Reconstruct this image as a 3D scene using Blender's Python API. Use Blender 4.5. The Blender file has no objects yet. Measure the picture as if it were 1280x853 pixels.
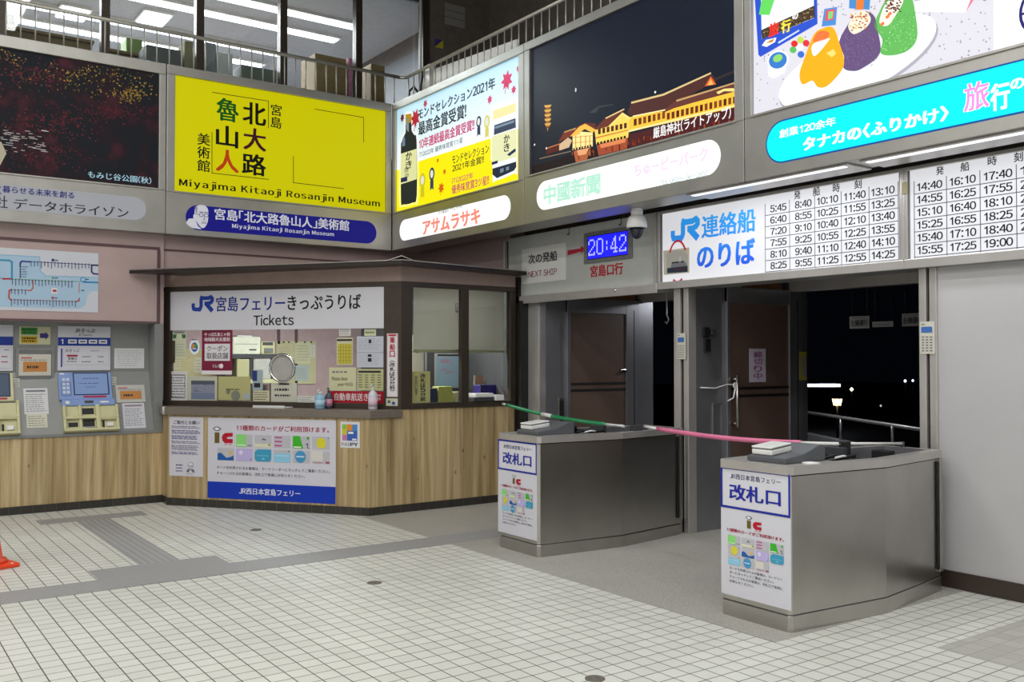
import bpy, bmesh, math, random
from mathutils import Vector, Matrix
random.seed(7)
SC = bpy.context.scene
COL = SC.collection
# ------------------------------------------------------------------ camera, world, exposure
FPX, EYE, YAW, PITCH = 1173.0, 1.65, math.radians(35.595), math.radians(1.08)
cam_d = bpy.data.cameras.new('camera'); cam = bpy.data.objects.new('camera', cam_d); COL.objects.link(cam)
cam_d.sensor_width = 36.0; cam_d.lens = 36.0 * FPX / 1280.0; cam_d.clip_end = 300; cam_d.clip_start = 0.05
cam.location = (0, 0, EYE); cam.rotation_euler = (math.pi / 2 + PITCH, 0, -YAW)
SC.camera = cam
SC.view_settings.view_transform = 'Standard'; SC.view_settings.look = 'None'
SC.view_settings.exposure = 0.10; SC.view_settings.gamma = 1.0; SC.view_settings.use_curve_mapping = False
W = bpy.data.worlds.new('night_sky'); SC.world = W; W.use_nodes = True
W.node_tree.nodes['Background'].inputs[0].default_value = (0.006, 0.008, 0.014, 1)
W.node_tree.nodes['Background'].inputs[1].default_value = 0.12

def area(name, loc, size, power, rot=(0, 0, 0), col=(1, 1, 1), sizey=None):
    l = bpy.data.lights.new(name, 'AREA'); l.energy = power; l.color = col; l.size = size
    if sizey: l.shape = 'RECTANGLE'; l.size_y = sizey
    o = bpy.data.objects.new(name, l); COL.objects.link(o); o.location = loc; o.rotation_euler = rot
    return o
CEIL = 7.6
HALL_LIGHT = 78.0
HALL_SPOTS = [(x, y) for x in (-5.0, -1.4, 2.2) for y in (-4.5, -0.8, 2.9, 6.6)]
for (x, y) in HALL_SPOTS:
    area('hall_light', (x, y, CEIL - 0.13), 0.5, HALL_LIGHT * {-5.0: 1.45, -1.4: 1.15, 2.2: .8}[x], sizey=2.4, col=(1.0, 0.985, 0.955))
for (x, y) in ((3.9, 13.35), (3.9, 14.1), (3.8, 15.3), (3.8, 16.1)):
    area('office_light', (x, y, 6.72), 5.2, 150, sizey=0.6, col=(0.95, 0.97, 1.0))
area('booth_light', (4.75, 10.7, 2.575), 1.3, 95, sizey=0.5, col=(1.0, 0.98, 0.93))
area('booth_light', (5.75, 9.75, 2.575), 0.6, 14, sizey=0.3, col=(1.0, 0.98, 0.93))  # unseen second lamp, added to brighten the compartment behind the side window
area('passage_light', (9.35, 7.4, 2.5), 0.8, 26.0, sizey=0.3, col=(0.95, 0.97, 1.0))

# ------------------------------------------------------------------ view geometry: a photo pixel seen on a real plane
FW = Vector((math.sin(YAW), math.cos(YAW), 0)); RT = Vector((math.cos(YAW), -math.sin(YAW), 0)); UP = Vector((0, 0, 1))
F2 = FW * math.cos(PITCH) + UP * math.sin(PITCH); U2 = UP * math.cos(PITCH) - FW * math.sin(PITCH)
EYEV = Vector((0, 0, EYE))
def ray(u, v): return F2 + RT * ((u - 640) / FPX) + U2 * ((426.5 - v) / FPX)
def on_z(u, v, z):
    d = ray(u, v); return EYEV + d * ((z - EYE) / d.z)
class Frame:
    """A plane with a right, an up and an outward axis."""
    def __init__(s, o, r, u=(0, 0, 1)):
        s.o = Vector(o); s.r = Vector(r).normalized(); s.u = Vector(u).normalized(); s.n = s.r.cross(s.u)
    def at(s, a, b, h=0.0): return s.o + s.r * a + s.u * b + s.n * h
    def uv(s, u, v, h=0.0):
        d = ray(u, v); p = EYEV + d * ((s.o + s.n * h - EYEV).dot(s.n) / d.dot(s.n)) - s.o
        return (p.dot(s.r), p.dot(s.u))
    def box(s, p, q, h=0.0):
        a = s.uv(*p, h); b = s.uv(*q, h); return (a[0], b[1], b[0], a[1])
    def shift(s, h): return Frame(s.o + s.n * h, s.r, s.u)

# ------------------------------------------------------------------ materials
def lin(c):
    if isinstance(c, str):
        c = c.lstrip('#'); c = [int(c[i:i + 2], 16) / 255 for i in (0, 2, 4)]
        return tuple(x / 12.92 if x <= 0.04045 else ((x + 0.055) / 1.055) ** 2.4 for x in c)
    return tuple(c)
MATS = {}
def base_mat(name):
    m = bpy.data.materials.new(name); m.use_nodes = True; nt = m.node_tree
    return m, nt, nt.nodes['Principled BSDF']
def N(nt, t, **kw):
    n = nt.nodes.new(t)
    for k, v in kw.items():
        if k in n.inputs: n.inputs[k].default_value = v
        else: setattr(n, k, v)
    return n
def mat(name, col, rough=0.5, metal=0.0, emit=0.0, var=0.06, scale=9.0, spec=0.5, bump=0.0):
    """Plain stuff with a little procedural unevenness in colour."""
    if name in MATS: return MATS[name]
    m, nt, b = base_mat(name); c = lin(col); L = nt.links.new
    g = N(nt, 'ShaderNodeNewGeometry'); no = N(nt, 'ShaderNodeTexNoise', Scale=scale, Detail=3.0)
    L(g.outputs['Position'], no.inputs['Vector'])
    r = N(nt, 'ShaderNodeValToRGB'); L(no.outputs['Fac'], r.inputs[0])
    r.color_ramp.elements[0].position = .3; r.color_ramp.elements[1].position = .7
    r.color_ramp.elements[0].color = (*[x * (1 - var) for x in c], 1); r.color_ramp.elements[1].color = (*[min(1, x * (1 + var)) for x in c], 1)
    L(r.outputs[0], b.inputs['Base Color'])
    b.inputs['Roughness'].default_value = rough; b.inputs['Metallic'].default_value = metal; b.inputs['Specular IOR Level'].default_value = spec
    if emit: b.inputs['Emission Color'].default_value = (*c, 1); b.inputs['Emission Strength'].default_value = emit
    if bump:
        bp = N(nt, 'ShaderNodeBump', Strength=bump, Distance=0.002); L(no.outputs['Fac'], bp.inputs['Height']); L(bp.outputs[0], b.inputs['Normal'])
    MATS[name] = m; return m
def ink(col, emit=0.0, rough=0.45):
    """Printing ink or paper; emit > 0 for prints that are lit from behind."""
    k = ('ink', col, emit, rough)
    if k in MATS: return MATS[k]
    m, nt, b = base_mat('print_' + str(col).strip('#') + ('_backlit' if emit else '')); c = lin(col)
    b.inputs['Base Color'].default_value = (*c, 1) if not emit else (*[x * .35 for x in c], 1)
    b.inputs['Roughness'].default_value = rough; b.inputs['Specular IOR Level'].default_value = .3 if not emit else .15
    if emit:
        b.inputs['Emission Color'].default_value = (*c, 1); b.inputs['Emission Strength'].default_value = emit
        m.cycles.emission_sampling = 'NONE'
    MATS[k] = m; return m
def steel(name, col, rough, streak=(2.0, 2.0, 0.12), amt=.05, blotch=.05, metal=1.0):
    m, nt, b = base_mat(name); L = nt.links.new; c = lin(col)
    g = N(nt, 'ShaderNodeNewGeometry'); mp = N(nt, 'ShaderNodeMapping'); mp.inputs['Scale'].default_value = [x * 60 for x in streak]
    L(g.outputs['Position'], mp.inputs[0]); n1 = N(nt, 'ShaderNodeTexNoise', Scale=1.0, Detail=4.0); L(mp.outputs[0], n1.inputs['Vector'])
    n2 = N(nt, 'ShaderNodeTexNoise', Scale=3.0, Detail=4.0); L(g.outputs['Position'], n2.inputs['Vector'])
    mr = N(nt, 'ShaderNodeMapRange'); mr.inputs['To Min'].default_value = rough - amt; mr.inputs['To Max'].default_value = rough + amt
    L(n1.outputs['Fac'], mr.inputs[0]); L(mr.outputs[0], b.inputs['Roughness'])
    r = N(nt, 'ShaderNodeValToRGB'); r.color_ramp.elements[0].position = .3; r.color_ramp.elements[1].position = .7
    r.color_ramp.elements[0].color = (*[x * (1 - blotch * 2) for x in c], 1); r.color_ramp.elements[1].color = (*[min(1, x * (1 + blotch)) for x in c], 1)
    L(n2.outputs['Fac'], r.inputs[0]); L(r.outputs[0], b.inputs['Base Color'])
    b.inputs['Metallic'].default_value = metal
    return m
def speck(name, cols, scale, rough=.5, big=2.0):
    m, nt, b = base_mat(name); L = nt.links.new
    g = N(nt, 'ShaderNodeNewGeometry'); n1 = N(nt, 'ShaderNodeTexNoise', Scale=scale, Detail=2.0); L(g.outputs['Position'], n1.inputs['Vector'])
    r = N(nt, 'ShaderNodeValToRGB'); el = r.color_ramp.elements
    el[0].position = .34; el[0].color = (*lin(cols[0]), 1); el[1].position = .62; el[1].color = (*lin(cols[-1]), 1)
    if len(cols) == 3: e = el.new(.48); e.color = (*lin(cols[1]), 1)
    L(n1.outputs['Fac'], r.inputs[0]); n2 = N(nt, 'ShaderNodeTexNoise', Scale=big, Detail=3.0); L(g.outputs['Position'], n2.inputs['Vector'])
    mr = N(nt, 'ShaderNodeMapRange'); mr.inputs['To Min'].default_value = .9; mr.inputs['To Max'].default_value = 1.1; L(n2.outputs['Fac'], mr.inputs[0])
    mx = N(nt, 'ShaderNodeMix'); mx.data_type = 'RGBA'; mx.blend_type = 'MULTIPLY'; mx.inputs[0].default_value = 1
    L(r.outputs[0], mx.inputs[6]); L(mr.outputs[0], mx.inputs[7]); L(mx.outputs[2], b.inputs['Base Color'])
    b.inputs['Roughness'].default_value = rough; return m
def tiles(name, c1, c2, grout, pitch, org, mortar, rough=.42, swap=False, noise=140):
    m, nt, b = base_mat(name); L = nt.links.new
    g = N(nt, 'ShaderNodeNewGeometry'); mp = N(nt, 'ShaderNodeMapping', vector_type='POINT')
    mp.inputs['Scale'].default_value = (1 / pitch[0], 1 / pitch[1], 1)
    mp.inputs['Location'].default_value = (-org[0] / pitch[0] + 400, -org[1] / pitch[1] + 400, 0)
    L(g.outputs['Position'], mp.inputs[0])
    br = N(nt, 'ShaderNodeTexBrick'); br.offset = 0; br.squash = 1
    for k, v in (('Scale', 1.0), ('Mortar Size', mortar), ('Mortar Smooth', .12), ('Bias', 0.0), ('Brick Width', 1.0), ('Row Height', 1.0)): br.inputs[k].default_value = v
    br.inputs['Color1'].default_value = (*lin(c1), 1); br.inputs['Color2'].default_value = (*lin(c2), 1); br.inputs['Mortar'].default_value = (*lin(grout), 1)
    L(mp.outputs[0], br.inputs['Vector'])
    n1 = N(nt, 'ShaderNodeTexNoise', Scale=float(noise), Detail=2.0); L(g.outputs['Position'], n1.inputs['Vector'])
    n2 = N(nt, 'ShaderNodeTexNoise', Scale=.9, Detail=4.0); L(g.outputs['Position'], n2.inputs['Vector'])
    ad = N(nt, 'ShaderNodeMath', operation='ADD'); L(n1.outputs['Fac'], ad.inputs[0]); L(n2.outputs['Fac'], ad.inputs[1])
    mr = N(nt, 'ShaderNodeMapRange'); mr.inputs['From Min'].default_value = .6; mr.inputs['From Max'].default_value = 1.4
    mr.inputs['To Min'].default_value = .9; mr.inputs['To Max'].default_value = 1.08; L(ad.outputs[0], mr.inputs[0])
    mx = N(nt, 'ShaderNodeMix'); mx.data_type = 'RGBA'; mx.blend_type = 'MULTIPLY'; mx.inputs[0].default_value = 1
    L(br.outputs['Color'], mx.inputs[6]); L(mr.outputs[0], mx.inputs[7]); L(mx.outputs[2], b.inputs['Base Color'])
    b.inputs['Roughness'].default_value = rough
    bp = N(nt, 'ShaderNodeBump', Strength=.35, Distance=0.002, invert=True); L(br.outputs['Fac'], bp.inputs['Height']); L(bp.outputs[0], b.inputs['Normal'])
    return m
def wood(name, ca, cb, cc):
    m, nt, b = base_mat(name); L = nt.links.new
    g = N(nt, 'ShaderNodeNewGeometry'); mp = N(nt, 'ShaderNodeMapping'); mp.inputs['Scale'].default_value = (17, 17, .55); L(g.outputs['Position'], mp.inputs[0])
    n1 = N(nt, 'ShaderNodeTexNoise', Scale=1.0, Detail=8.0, Roughness=.62, Distortion=.5); L(mp.outputs[0], n1.inputs['Vector'])
    mp2 = N(nt, 'ShaderNodeMapping'); mp2.inputs['Scale'].default_value = (3.2, 3.2, .25); L(g.outputs['Position'], mp2.inputs[0])
    n2 = N(nt, 'ShaderNodeTexNoise', Scale=1.0, Detail=3.0); L(mp2.outputs[0], n2.inputs['Vector'])
    r = N(nt, 'ShaderNodeValToRGB'); el = r.color_ramp.elements
    el[0].position = .3; el[0].color = (*lin(ca), 1); el[1].position = .7; el[1].color = (*lin(cc), 1); e = el.new(.5); e.color = (*lin(cb), 1)
    L(n1.outputs['Fac'], r.inputs[0]); mr = N(nt, 'ShaderNodeMapRange'); mr.inputs['From Min'].default_value = .3; mr.inputs['From Max'].default_value = .7
    mr.inputs['To Min'].default_value = .78; mr.inputs['To Max'].default_value = 1.15; L(n2.outputs['Fac'], mr.inputs[0])
    mx = N(nt, 'ShaderNodeMix'); mx.data_type = 'RGBA'; mx.blend_type = 'MULTIPLY'; mx.inputs[0].default_value = 1
    L(r.outputs[0], mx.inputs[6]); L(mr.outputs[0], mx.inputs[7])
    # knots
    mp3 = N(nt, 'ShaderNodeMapping'); mp3.inputs['Scale'].default_value = (5.5, 5.5, 3.2); L(g.outputs['Position'], mp3.inputs[0])
    vo = N(nt, 'ShaderNodeTexVoronoi', Scale=1.0); L(mp3.outputs[0], vo.inputs['Vector'])
    kr = N(nt, 'ShaderNodeValToRGB'); kr.color_ramp.elements[0].position = .03; kr.color_ramp.elements[1].position = .10
    kr.color_ramp.elements[0].color = (*lin('#4a3620'), 1); kr.color_ramp.elements[1].color = (1, 1, 1, 1); L(vo.outputs['Distance'], kr.inputs[0])
    m2 = N(nt, 'ShaderNodeMix'); m2.data_type = 'RGBA'; m2.blend_type = 'MULTIPLY'; m2.inputs[0].default_value = .75
    L(mx.outputs[2], m2.inputs[6]); L(kr.outputs[0], m2.inputs[7]); L(m2.outputs[2], b.inputs['Base Color'])
    b.inputs['Roughness'].default_value = .55
    bp = N(nt, 'ShaderNodeBump', Strength=.15, Distance=0.002); L(n1.outputs['Fac'], bp.inputs['Height']); L(bp.outputs[0], b.inputs['Normal'])
    return m
def cloth(name, col):
    m, nt, b = base_mat(name); L = nt.links.new; b.inputs['Base Color'].default_value = (*lin(col), 1); b.inputs['Roughness'].default_value = .8
    t = N(nt, 'ShaderNodeBsdfTranslucent'); t.inputs[0].default_value = (*lin(col), 1); mx = N(nt, 'ShaderNodeMixShader'); mx.inputs[0].default_value = .5
    L(b.outputs[0], mx.inputs[1]); L(t.outputs[0], mx.inputs[2]); L(mx.outputs[0], nt.nodes['Material Output'].inputs[0]); return m
def glass(name, tint='#f4f8f8', refl=.06, blur=0.02):
    m, nt, b = base_mat(name); L = nt.links.new; nt.nodes.remove(b)
    t = N(nt, 'ShaderNodeBsdfTransparent'); t.inputs[0].default_value = (*lin(tint), 1)
    gl = N(nt, 'ShaderNodeBsdfGlossy'); gl.inputs['Roughness'].default_value = blur
    fr = N(nt, 'ShaderNodeFresnel'); fr.inputs[0].default_value = 1.45
    mx = N(nt, 'ShaderNodeMixShader'); L(fr.outputs[0], mx.inputs[0]); L(t.outputs[0], mx.inputs[1]); L(gl.outputs[0], mx.inputs[2])
    L(mx.outputs[0], nt.nodes['Material Output'].inputs[0]); return m
def lamp_mat(name, col, strength):
    m, nt, b = base_mat(name); b.inputs['Base Color'].default_value = (*lin(col), 1)
    b.inputs['Emission Color'].default_value = (*lin(col), 1); b.inputs['Emission Strength'].default_value = strength; return m

# ------------------------------------------------------------------ mesh helpers
WORLD = {}
def link(name, bm, mats, parent=None, smooth=False, origin=None):
    me = bpy.data.meshes.new(name)
    if origin is None:
        if bm.verts:
            lo = [min(v.co[i] for v in bm.verts) for i in range(3)]; hi = [max(v.co[i] for v in bm.verts) for i in range(3)]
            origin = Vector(((lo[0] + hi[0]) / 2, (lo[1] + hi[1]) / 2, lo[2]))
        else: origin = Vector()
    origin = Vector(origin)
    for v in bm.verts: v.co -= origin
    if smooth:
        for f in bm.faces: f.smooth = True
    bm.normal_update(); bm.to_mesh(me); bm.free()
    for m in (mats if isinstance(mats, (list, tuple)) else [mats]): me.materials.append(m)
    o = bpy.data.objects.new(name, me); COL.objects.link(o)
    WORLD[o.name] = origin
    if parent is not None:
        o.parent = parent; o.location = origin - WORLD[parent.name]
    else: o.location = origin
    return o
def tag(o, label=None, cat=None, group=None, kind=None):
    if label: o['label'] = label
    if cat: o['category'] = cat
    if group: o['group'] = group
    if kind: o['kind'] = kind
    return o
def thing(name, label, cat, loc, group=None, kind=None):
    o = bpy.data.objects.new(name, None); COL.objects.link(o); o.location = loc; o.empty_display_size = .1
    WORLD[o.name] = Vector(loc); return tag(o, label, cat, group, kind)
def structure(o): o['kind'] = 'structure'; return o

class Mesh:
    """Collects solids with a material slot each; build() makes ONE mesh object."""
    def __init__(s): s.bm = bmesh.new(); s.mats = []
    def idx(s, m):
        if m not in s.mats: s.mats.append(m)
        return s.mats.index(m)
    def _take(s, b2, m):
        i = s.idx(m)
        mp = {}
        for v in b2.verts: mp[v] = s.bm.verts.new(v.co)
        for f in b2.faces:
            try: nf = s.bm.faces.new([mp[v] for v in f.verts])
            except ValueError: continue
            nf.material_index = i; nf.smooth = f.smooth
        b2.free()
    def hexa(s, c, m, bev=0.0, seg=2):
        b = bmesh.new(); vs = [b.verts.new(Vector(p)) for p in c]
        for q in ((0, 3, 2, 1), (4, 5, 6, 7), (0, 1, 5, 4), (1, 2, 6, 5), (2, 3, 7, 6), (3, 0, 4, 7)): b.faces.new([vs[k] for k in q])
        bmesh.ops.recalc_face_normals(b, faces=b.faces)
        if bev: bmesh.ops.bevel(b, geom=b.edges[:], offset=bev, segments=seg, affect='EDGES', profile=.5)
        s._take(b, m); return s
    def box(s, p, q, m, bev=0.0):
        x0, y0, z0 = [min(a, b) for a, b in zip(p, q)]; x1, y1, z1 = [max(a, b) for a, b in zip(p, q)]
        return s.hexa([(x0, y0, z0), (x1, y0, z0), (x1, y1, z0), (x0, y1, z0), (x0, y0, z1), (x1, y0, z1), (x1, y1, z1), (x0, y1, z1)], m, bev)
    def fbox(s, F, a0, b0, a1, b1, h0, h1, m, bev=0.0):
        c = [F.at(a0, b0, h0), F.at(a1, b0, h0), F.at(a1, b1, h0), F.at(a0, b1, h0), F.at(a0, b0, h1), F.at(a1, b0, h1), F.at(a1, b1, h1), F.at(a0, b1, h1)]
        return s.hexa(c, m, bev)
    def prism(s, poly, z0, z1, m, bev=0.0, F=None):
        b = bmesh.new(); P = (lambda a, c, h: F.at(a, c, h)) if F else (lambda a, c, h: Vector((a, c, h)))
        lo = [b.verts.new(P(x, y, z0)) for x, y in poly]; hi = [b.verts.new(P(x, y, z1)) for x, y in poly]; n = len(poly)
        b.faces.new(lo[::-1]); b.faces.new(hi)
        for i in range(n): b.faces.new([lo[i], lo[(i + 1) % n], hi[(i + 1) % n], hi[i]])
        bmesh.ops.recalc_face_normals(b, faces=b.faces)
        if bev: bmesh.ops.bevel(b, geom=b.edges[:], offset=bev, segments=2, affect='EDGES', profile=.5)
        s._take(b, m); return s
    def tube(s, pts, r, m, seg=10, cap=True):
        b = bmesh.new(); pts = [Vector(p) for p in pts]; rings = []; n = len(pts)
        rr = r if isinstance(r, (list, tuple)) else [r] * n
        for i, p in enumerate(pts):
            d = (pts[min(i + 1, n - 1)] - pts[max(i - 1, 0)]).normalized()
            a = d.cross(Vector((0, 0, 1)))
            if a.length < 1e-3: a = d.cross(Vector((1, 0, 0)))
            a.normalize(); c = d.cross(a)
            rings.append([b.verts.new(p + (a * math.cos(t) + c * math.sin(t)) * rr[i]) for t in [2 * math.pi * k / seg for k in range(seg)]])
        for i in range(n - 1):
            for k in range(seg):
                f = b.faces.new([rings[i][k], rings[i][(k + 1) % seg], rings[i + 1][(k + 1) % seg], rings[i + 1][k]]); f.smooth = True
        if cap: b.faces.new(rings[0][::-1]); b.faces.new(rings[-1])
        bmesh.ops.recalc_face_normals(b, faces=b.faces); s._take(b, m); return s
    def lathe(s, prof, c, m, seg=24, axis=(0, 0, 1)):
        b = bmesh.new(); ax = Vector(axis).normalized(); a = ax.cross(Vector((0, 0, 1)))
        if a.length < 1e-3: a = Vector((1, 0, 0))
        a.normalize(); e = ax.cross(a); c = Vector(c); rings = []
        for r, z in prof:
            rings.append([b.verts.new(c + ax * z + (a * math.cos(t) + e * math.sin(t)) * max(r, 1e-4)) for t in [2 * math.pi * k / seg for k in range(seg)]])
        for i in range(len(prof) - 1):
            for k in range(seg):
                f = b.faces.new([rings[i][k], rings[i][(k + 1) % seg], rings[i + 1][(k + 1) % seg], rings[i + 1][k]]); f.smooth = True
        b.faces.new(rings[0][::-1]); b.faces.new(rings[-1])
        bmesh.ops.recalc_face_normals(b, faces=b.faces); s._take(b, m); return s
    def build(s, name, parent=None, origin=None): return link(name, s.bm, s.mats or [MATS['grey']], parent, origin=origin)
    def struct(s, name): return structure(s.build(name))

# ------------------------------------------------------------------ flat printing on a plane
GLYPH = {}
def glyph(ch):
    if ch == '１': return ([(.215, 0), (.305, 0), (.305, .733), (.235, .733), (.215, .60), (.05, .51), (.05, .595), (.17, .65)], [(0, 1, 2, 3, 4), (5, 4, 3, 7, 6)])
    if ch not in GLYPH:
        c = bpy.data.curves.new('t', 'FONT'); c.body = ch; c.resolution_u = 3
        o = bpy.data.objects.new('t', c); COL.objects.link(o)
        me = bpy.data.meshes.new_from_object(o.evaluated_get(bpy.context.evaluated_depsgraph_get()))
        GLYPH[ch] = ([(v.co.x, v.co.y) for v in me.vertices], [tuple(p.vertices) for p in me.polygons])
        bpy.data.objects.remove(o); bpy.data.curves.remove(c); bpy.data.meshes.remove(me)
    return GLYPH[ch]
SERIF = {'M': ('bl', 'br', 'tl', 'tr'), 'K': ('bl', 'br', 'tl', 'tr'), 'R': ('bl', 'br', 'tl'), 'i': ('bc', 'xl'), 'j': ('xl',), 'm': ('bl', 'bc', 'br', 'xl'), 'n': ('bl', 'br', 'xl'), 'u': ('xl', 'xr', 'br'), 'y': ('xl', 'xr'), 'a': ('br',), 't': (), 's': ()}
def serif_text(body):
    vs, fs, x = [], [], 0.0
    for ch in body:
        if ch == ' ': x += .34; continue
        gv, gf = glyph(chr(ord(ch) + 0xFEE0)); n = len(vs); lo = min(v[0] for v in gv); w = max(v[0] for v in gv) - lo; k = .92; st = .07
        if ch == 'j': x -= .10
        pad = .10 if ch in SERIF and SERIF[ch] else .06
        for dx in (-st * .5, st * .5):
            n = len(vs); vs += [((p[0] - lo) * k + x + pad + dx, p[1]) for p in gv]; fs += [tuple(q + n for q in f) for f in gf]
        for sp in SERIF.get(ch, ()):
            y = 0 if sp[0] == 'b' else (.733 if sp[0] == 't' else .54); cx = x + pad + {'l': .045, 'c': w * k / 2, 'r': w * k - .045}[sp[1]]; h = .10
            y0, y1 = (y, y + .035) if sp[0] == 'b' else (y - .035, y); n = len(vs)
            vs += [(cx - h, y0), (cx + (h if not (sp[0] == 'x') else .04), y0), (cx + (h if not (sp[0] == 'x') else .04), y1), (cx - h, y1)]; fs.append((n, n + 1, n + 2, n + 3))
        x += w * k + pad * 2 + .03 - (.16 if ch == 'j' else 0)
    return vs, fs
def text_mesh(body, spacing=1.0, lines=1.0):
    if lines == 'serif': return serif_text(body)
    """Glyphs set one by one; Latin and figures use the full-width cut, closed up to natural spacing."""
    vs, fs, x = [], [], 0.0
    for ch in body:
        if ch == ' ': x += .27; continue
        latin = 33 <= ord(ch) <= 126
        gv, gf = glyph(chr(ord(ch) + 0xFEE0) if latin else ch); n = len(vs)
        if not gv: continue
        lo = min(v[0] for v in gv); hi = max(v[0] for v in gv)
        if latin:
            w = hi - lo
            if ch in '0123456789': adv = .56; off = x + (adv - w) / 2 - lo
            else:
                adv = w + (.085 if ch not in ':.' else .16); off = x + (adv - w) / 2 - lo
                if ch == 'j': off -= .09; adv -= .10
        elif ch in '〈〉「」': adv = (hi - lo) + .16; off = x + .08 - lo
        else: adv = 1.0; off = x
        vs += [(p[0] + off, p[1]) for p in gv]; fs += [tuple(q + n for q in f) for f in gf]; x += adv * spacing
    return vs, fs
class Art(Mesh):
    LAY = 0.0012
    def __init__(s, F, h=0.0, mesh=None):
        if mesh is None: super().__init__()
        else: s.bm = mesh.bm; s.mats = mesh.mats
        s.F = F; s.h = h
    def slab(s, p, q, m, th=.003, bev=0.0):
        a = s.F.box(p, q); s.fbox(s.F, *a, s.h, s.h + th, m, bev); s.h += th; return a
    def slab2(s, a0, b0, a1, b1, m, th=.003, bev=0.0):
        s.fbox(s.F, a0, b0, a1, b1, s.h, s.h + th, m, bev); s.h += th; return s
    def poly(s, pts, m, lay=1):
        i = s.idx(m)
        vs = [s.bm.verts.new(s.F.at(a, b, s.h + lay * s.LAY)) for a, b in pts]
        try: f = s.bm.faces.new(vs); f.material_index = i
        except ValueError: return s
        f.normal_update()
        if f.normal.dot(s.F.n) < 0: f.normal_flip()
        return s
    def pp(s, pts, m, lay=1): return s.poly([s.F.uv(*p, s.h) for p in pts], m, lay)
    def rect(s, a0, b0, a1, b1, m, lay=1): return s.poly([(a0, b0), (a1, b0), (a1, b1), (a0, b1)], m, lay)
    def pr(s, p, q, m, lay=1):
        a = s.F.box(p, q, s.h); return s.rect(*a, m, lay)
    def line(s, pts, w, m, lay=1):
        for k_, ((x0, y0), (x1, y1)) in enumerate(zip(pts, pts[1:])):
            l = math.hypot(x1 - x0, y1 - y0) or 1; nx, ny = -(y1 - y0) / l * w / 2, (x1 - x0) / l * w / 2; ex, ey = (x1 - x0) / l * w / 2, (y1 - y0) / l * w / 2
            s.poly([(x0 + nx - ex, y0 + ny - ey), (x0 - nx - ex, y0 - ny - ey), (x1 - nx + ex, y1 - ny + ey), (x1 + nx + ex, y1 + ny + ey)], m, lay + (k_ % 16) * .05)
        return s
    def pl(s, pts, w, m, lay=1): return s.line([s.F.uv(*p, s.h) for p in pts], w, m, lay)
    def stroke(s, pts, w, m, lay=1):
        L_, R_ = [], []; n = len(pts)
        for i, (x, y) in enumerate(pts):
            d = []
            for a, b in ((i - 1, i), (i, i + 1)):
                if a < 0 or b >= n: continue
                dx, dy = pts[b][0] - pts[a][0], pts[b][1] - pts[a][1]; l = math.hypot(dx, dy) or 1; d.append((dx / l, dy / l))
            tx, ty = sum(q[0] for q in d), sum(q[1] for q in d); l = math.hypot(tx, ty) or 1; tx, ty = tx / l, ty / l
            c = max(.5, tx * d[0][0] + ty * d[0][1]); k = w / 2 / c
            L_.append((x - ty * k, y + tx * k)); R_.append((x + ty * k, y - tx * k))
        for i in range(n - 1): s.poly([L_[i], R_[i], R_[i + 1], L_[i + 1]], m, lay)
        return s
    def frame(s, a0, b0, a1, b1, w, m, lay=1): return s.line([(a0, b0), (a1, b0), (a1, b1), (a0, b1), (a0, b0)], w, m, lay)
    def disc(s, a, b, r, m, lay=1, ry=None, n=28, a0=0, a1=360):
        ry = ry or r; return s.poly([(a + r * math.cos(math.radians(t)), b + ry * math.sin(math.radians(t))) for t in [a0 + (a1 - a0) * k / n for k in range(n if a1 - a0 >= 360 else n + 1)]], m, lay)
    def stadium(s, a0, b0, a1, b1, m, lay=1, n=16):
        r = (b1 - b0) / 2; y = (b0 + b1) / 2; P = []
        for k in range(n + 1): t = math.radians(-90 + 180 * k / n); P.append((a1 - r + r * math.cos(t), y + r * math.sin(t)))
        for k in range(n + 1): t = math.radians(90 + 180 * k / n); P.append((a0 + r + r * math.cos(t), y + r * math.sin(t)))
        s.poly(P, m, lay); return P
    def text(s, body, a0, b0, a1, b1, m, bold=0.0, lay=2, keep=False, spacing=1.0, lines=1.0, slant=0.0):
        vs, fs = text_mesh(body, spacing, lines)
        if not vs: return s
        x0 = min(v[0] for v in vs); x1 = max(v[0] for v in vs); y0 = min(v[1] for v in vs); y1 = max(v[1] for v in vs)
        # heavier weights: the same outline printed again a hair to each side
        d = bold * .8
        offs = [(0, 0)] if d < .006 else ([(-d, 0), (d, 0)] if d < .014 else [(-d, -d * .5), (d, -d * .5), (-d, d * .5), (d, d * .5)])
        ex = max(abs(o[0]) for o in offs); ey = max(abs(o[1]) for o in offs)
        sx = (a1 - a0) / max(x1 - x0 + 2 * ex, 1e-6); sy = (b1 - b0) / max(y1 - y0 + 2 * ey, 1e-6); ox, oy = a0, b0
        if keep:
            k = min(sx, sy); ox += ((a1 - a0) - k * (x1 - x0)) / 2; oy += ((b1 - b0) - k * (y1 - y0)) / 2; sx = sy = k
        i = s.idx(m)
        for n_, (dx, dy) in enumerate(offs):
            bv = [s.bm.verts.new(s.F.at(ox + (x - x0 + ex + dx) * sx, oy + (y - y0 + ey + dy) * sy, s.h + (lay + n_ * .07) * s.LAY)) for x, y in vs]
            for f in fs:
                try: nf = s.bm.faces.new([bv[q] for q in f])
                except ValueError: continue
                nf.material_index = i; nf.normal_update()
                if nf.normal.dot(s.F.n) < 0: nf.normal_flip()
        return s
    def tx(s, body, p, q, m, bold=0.0, lay=2, **kw):
        a = s.F.box(p, q, s.h); return s.text(body, *a, m, bold, lay, **kw)
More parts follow.
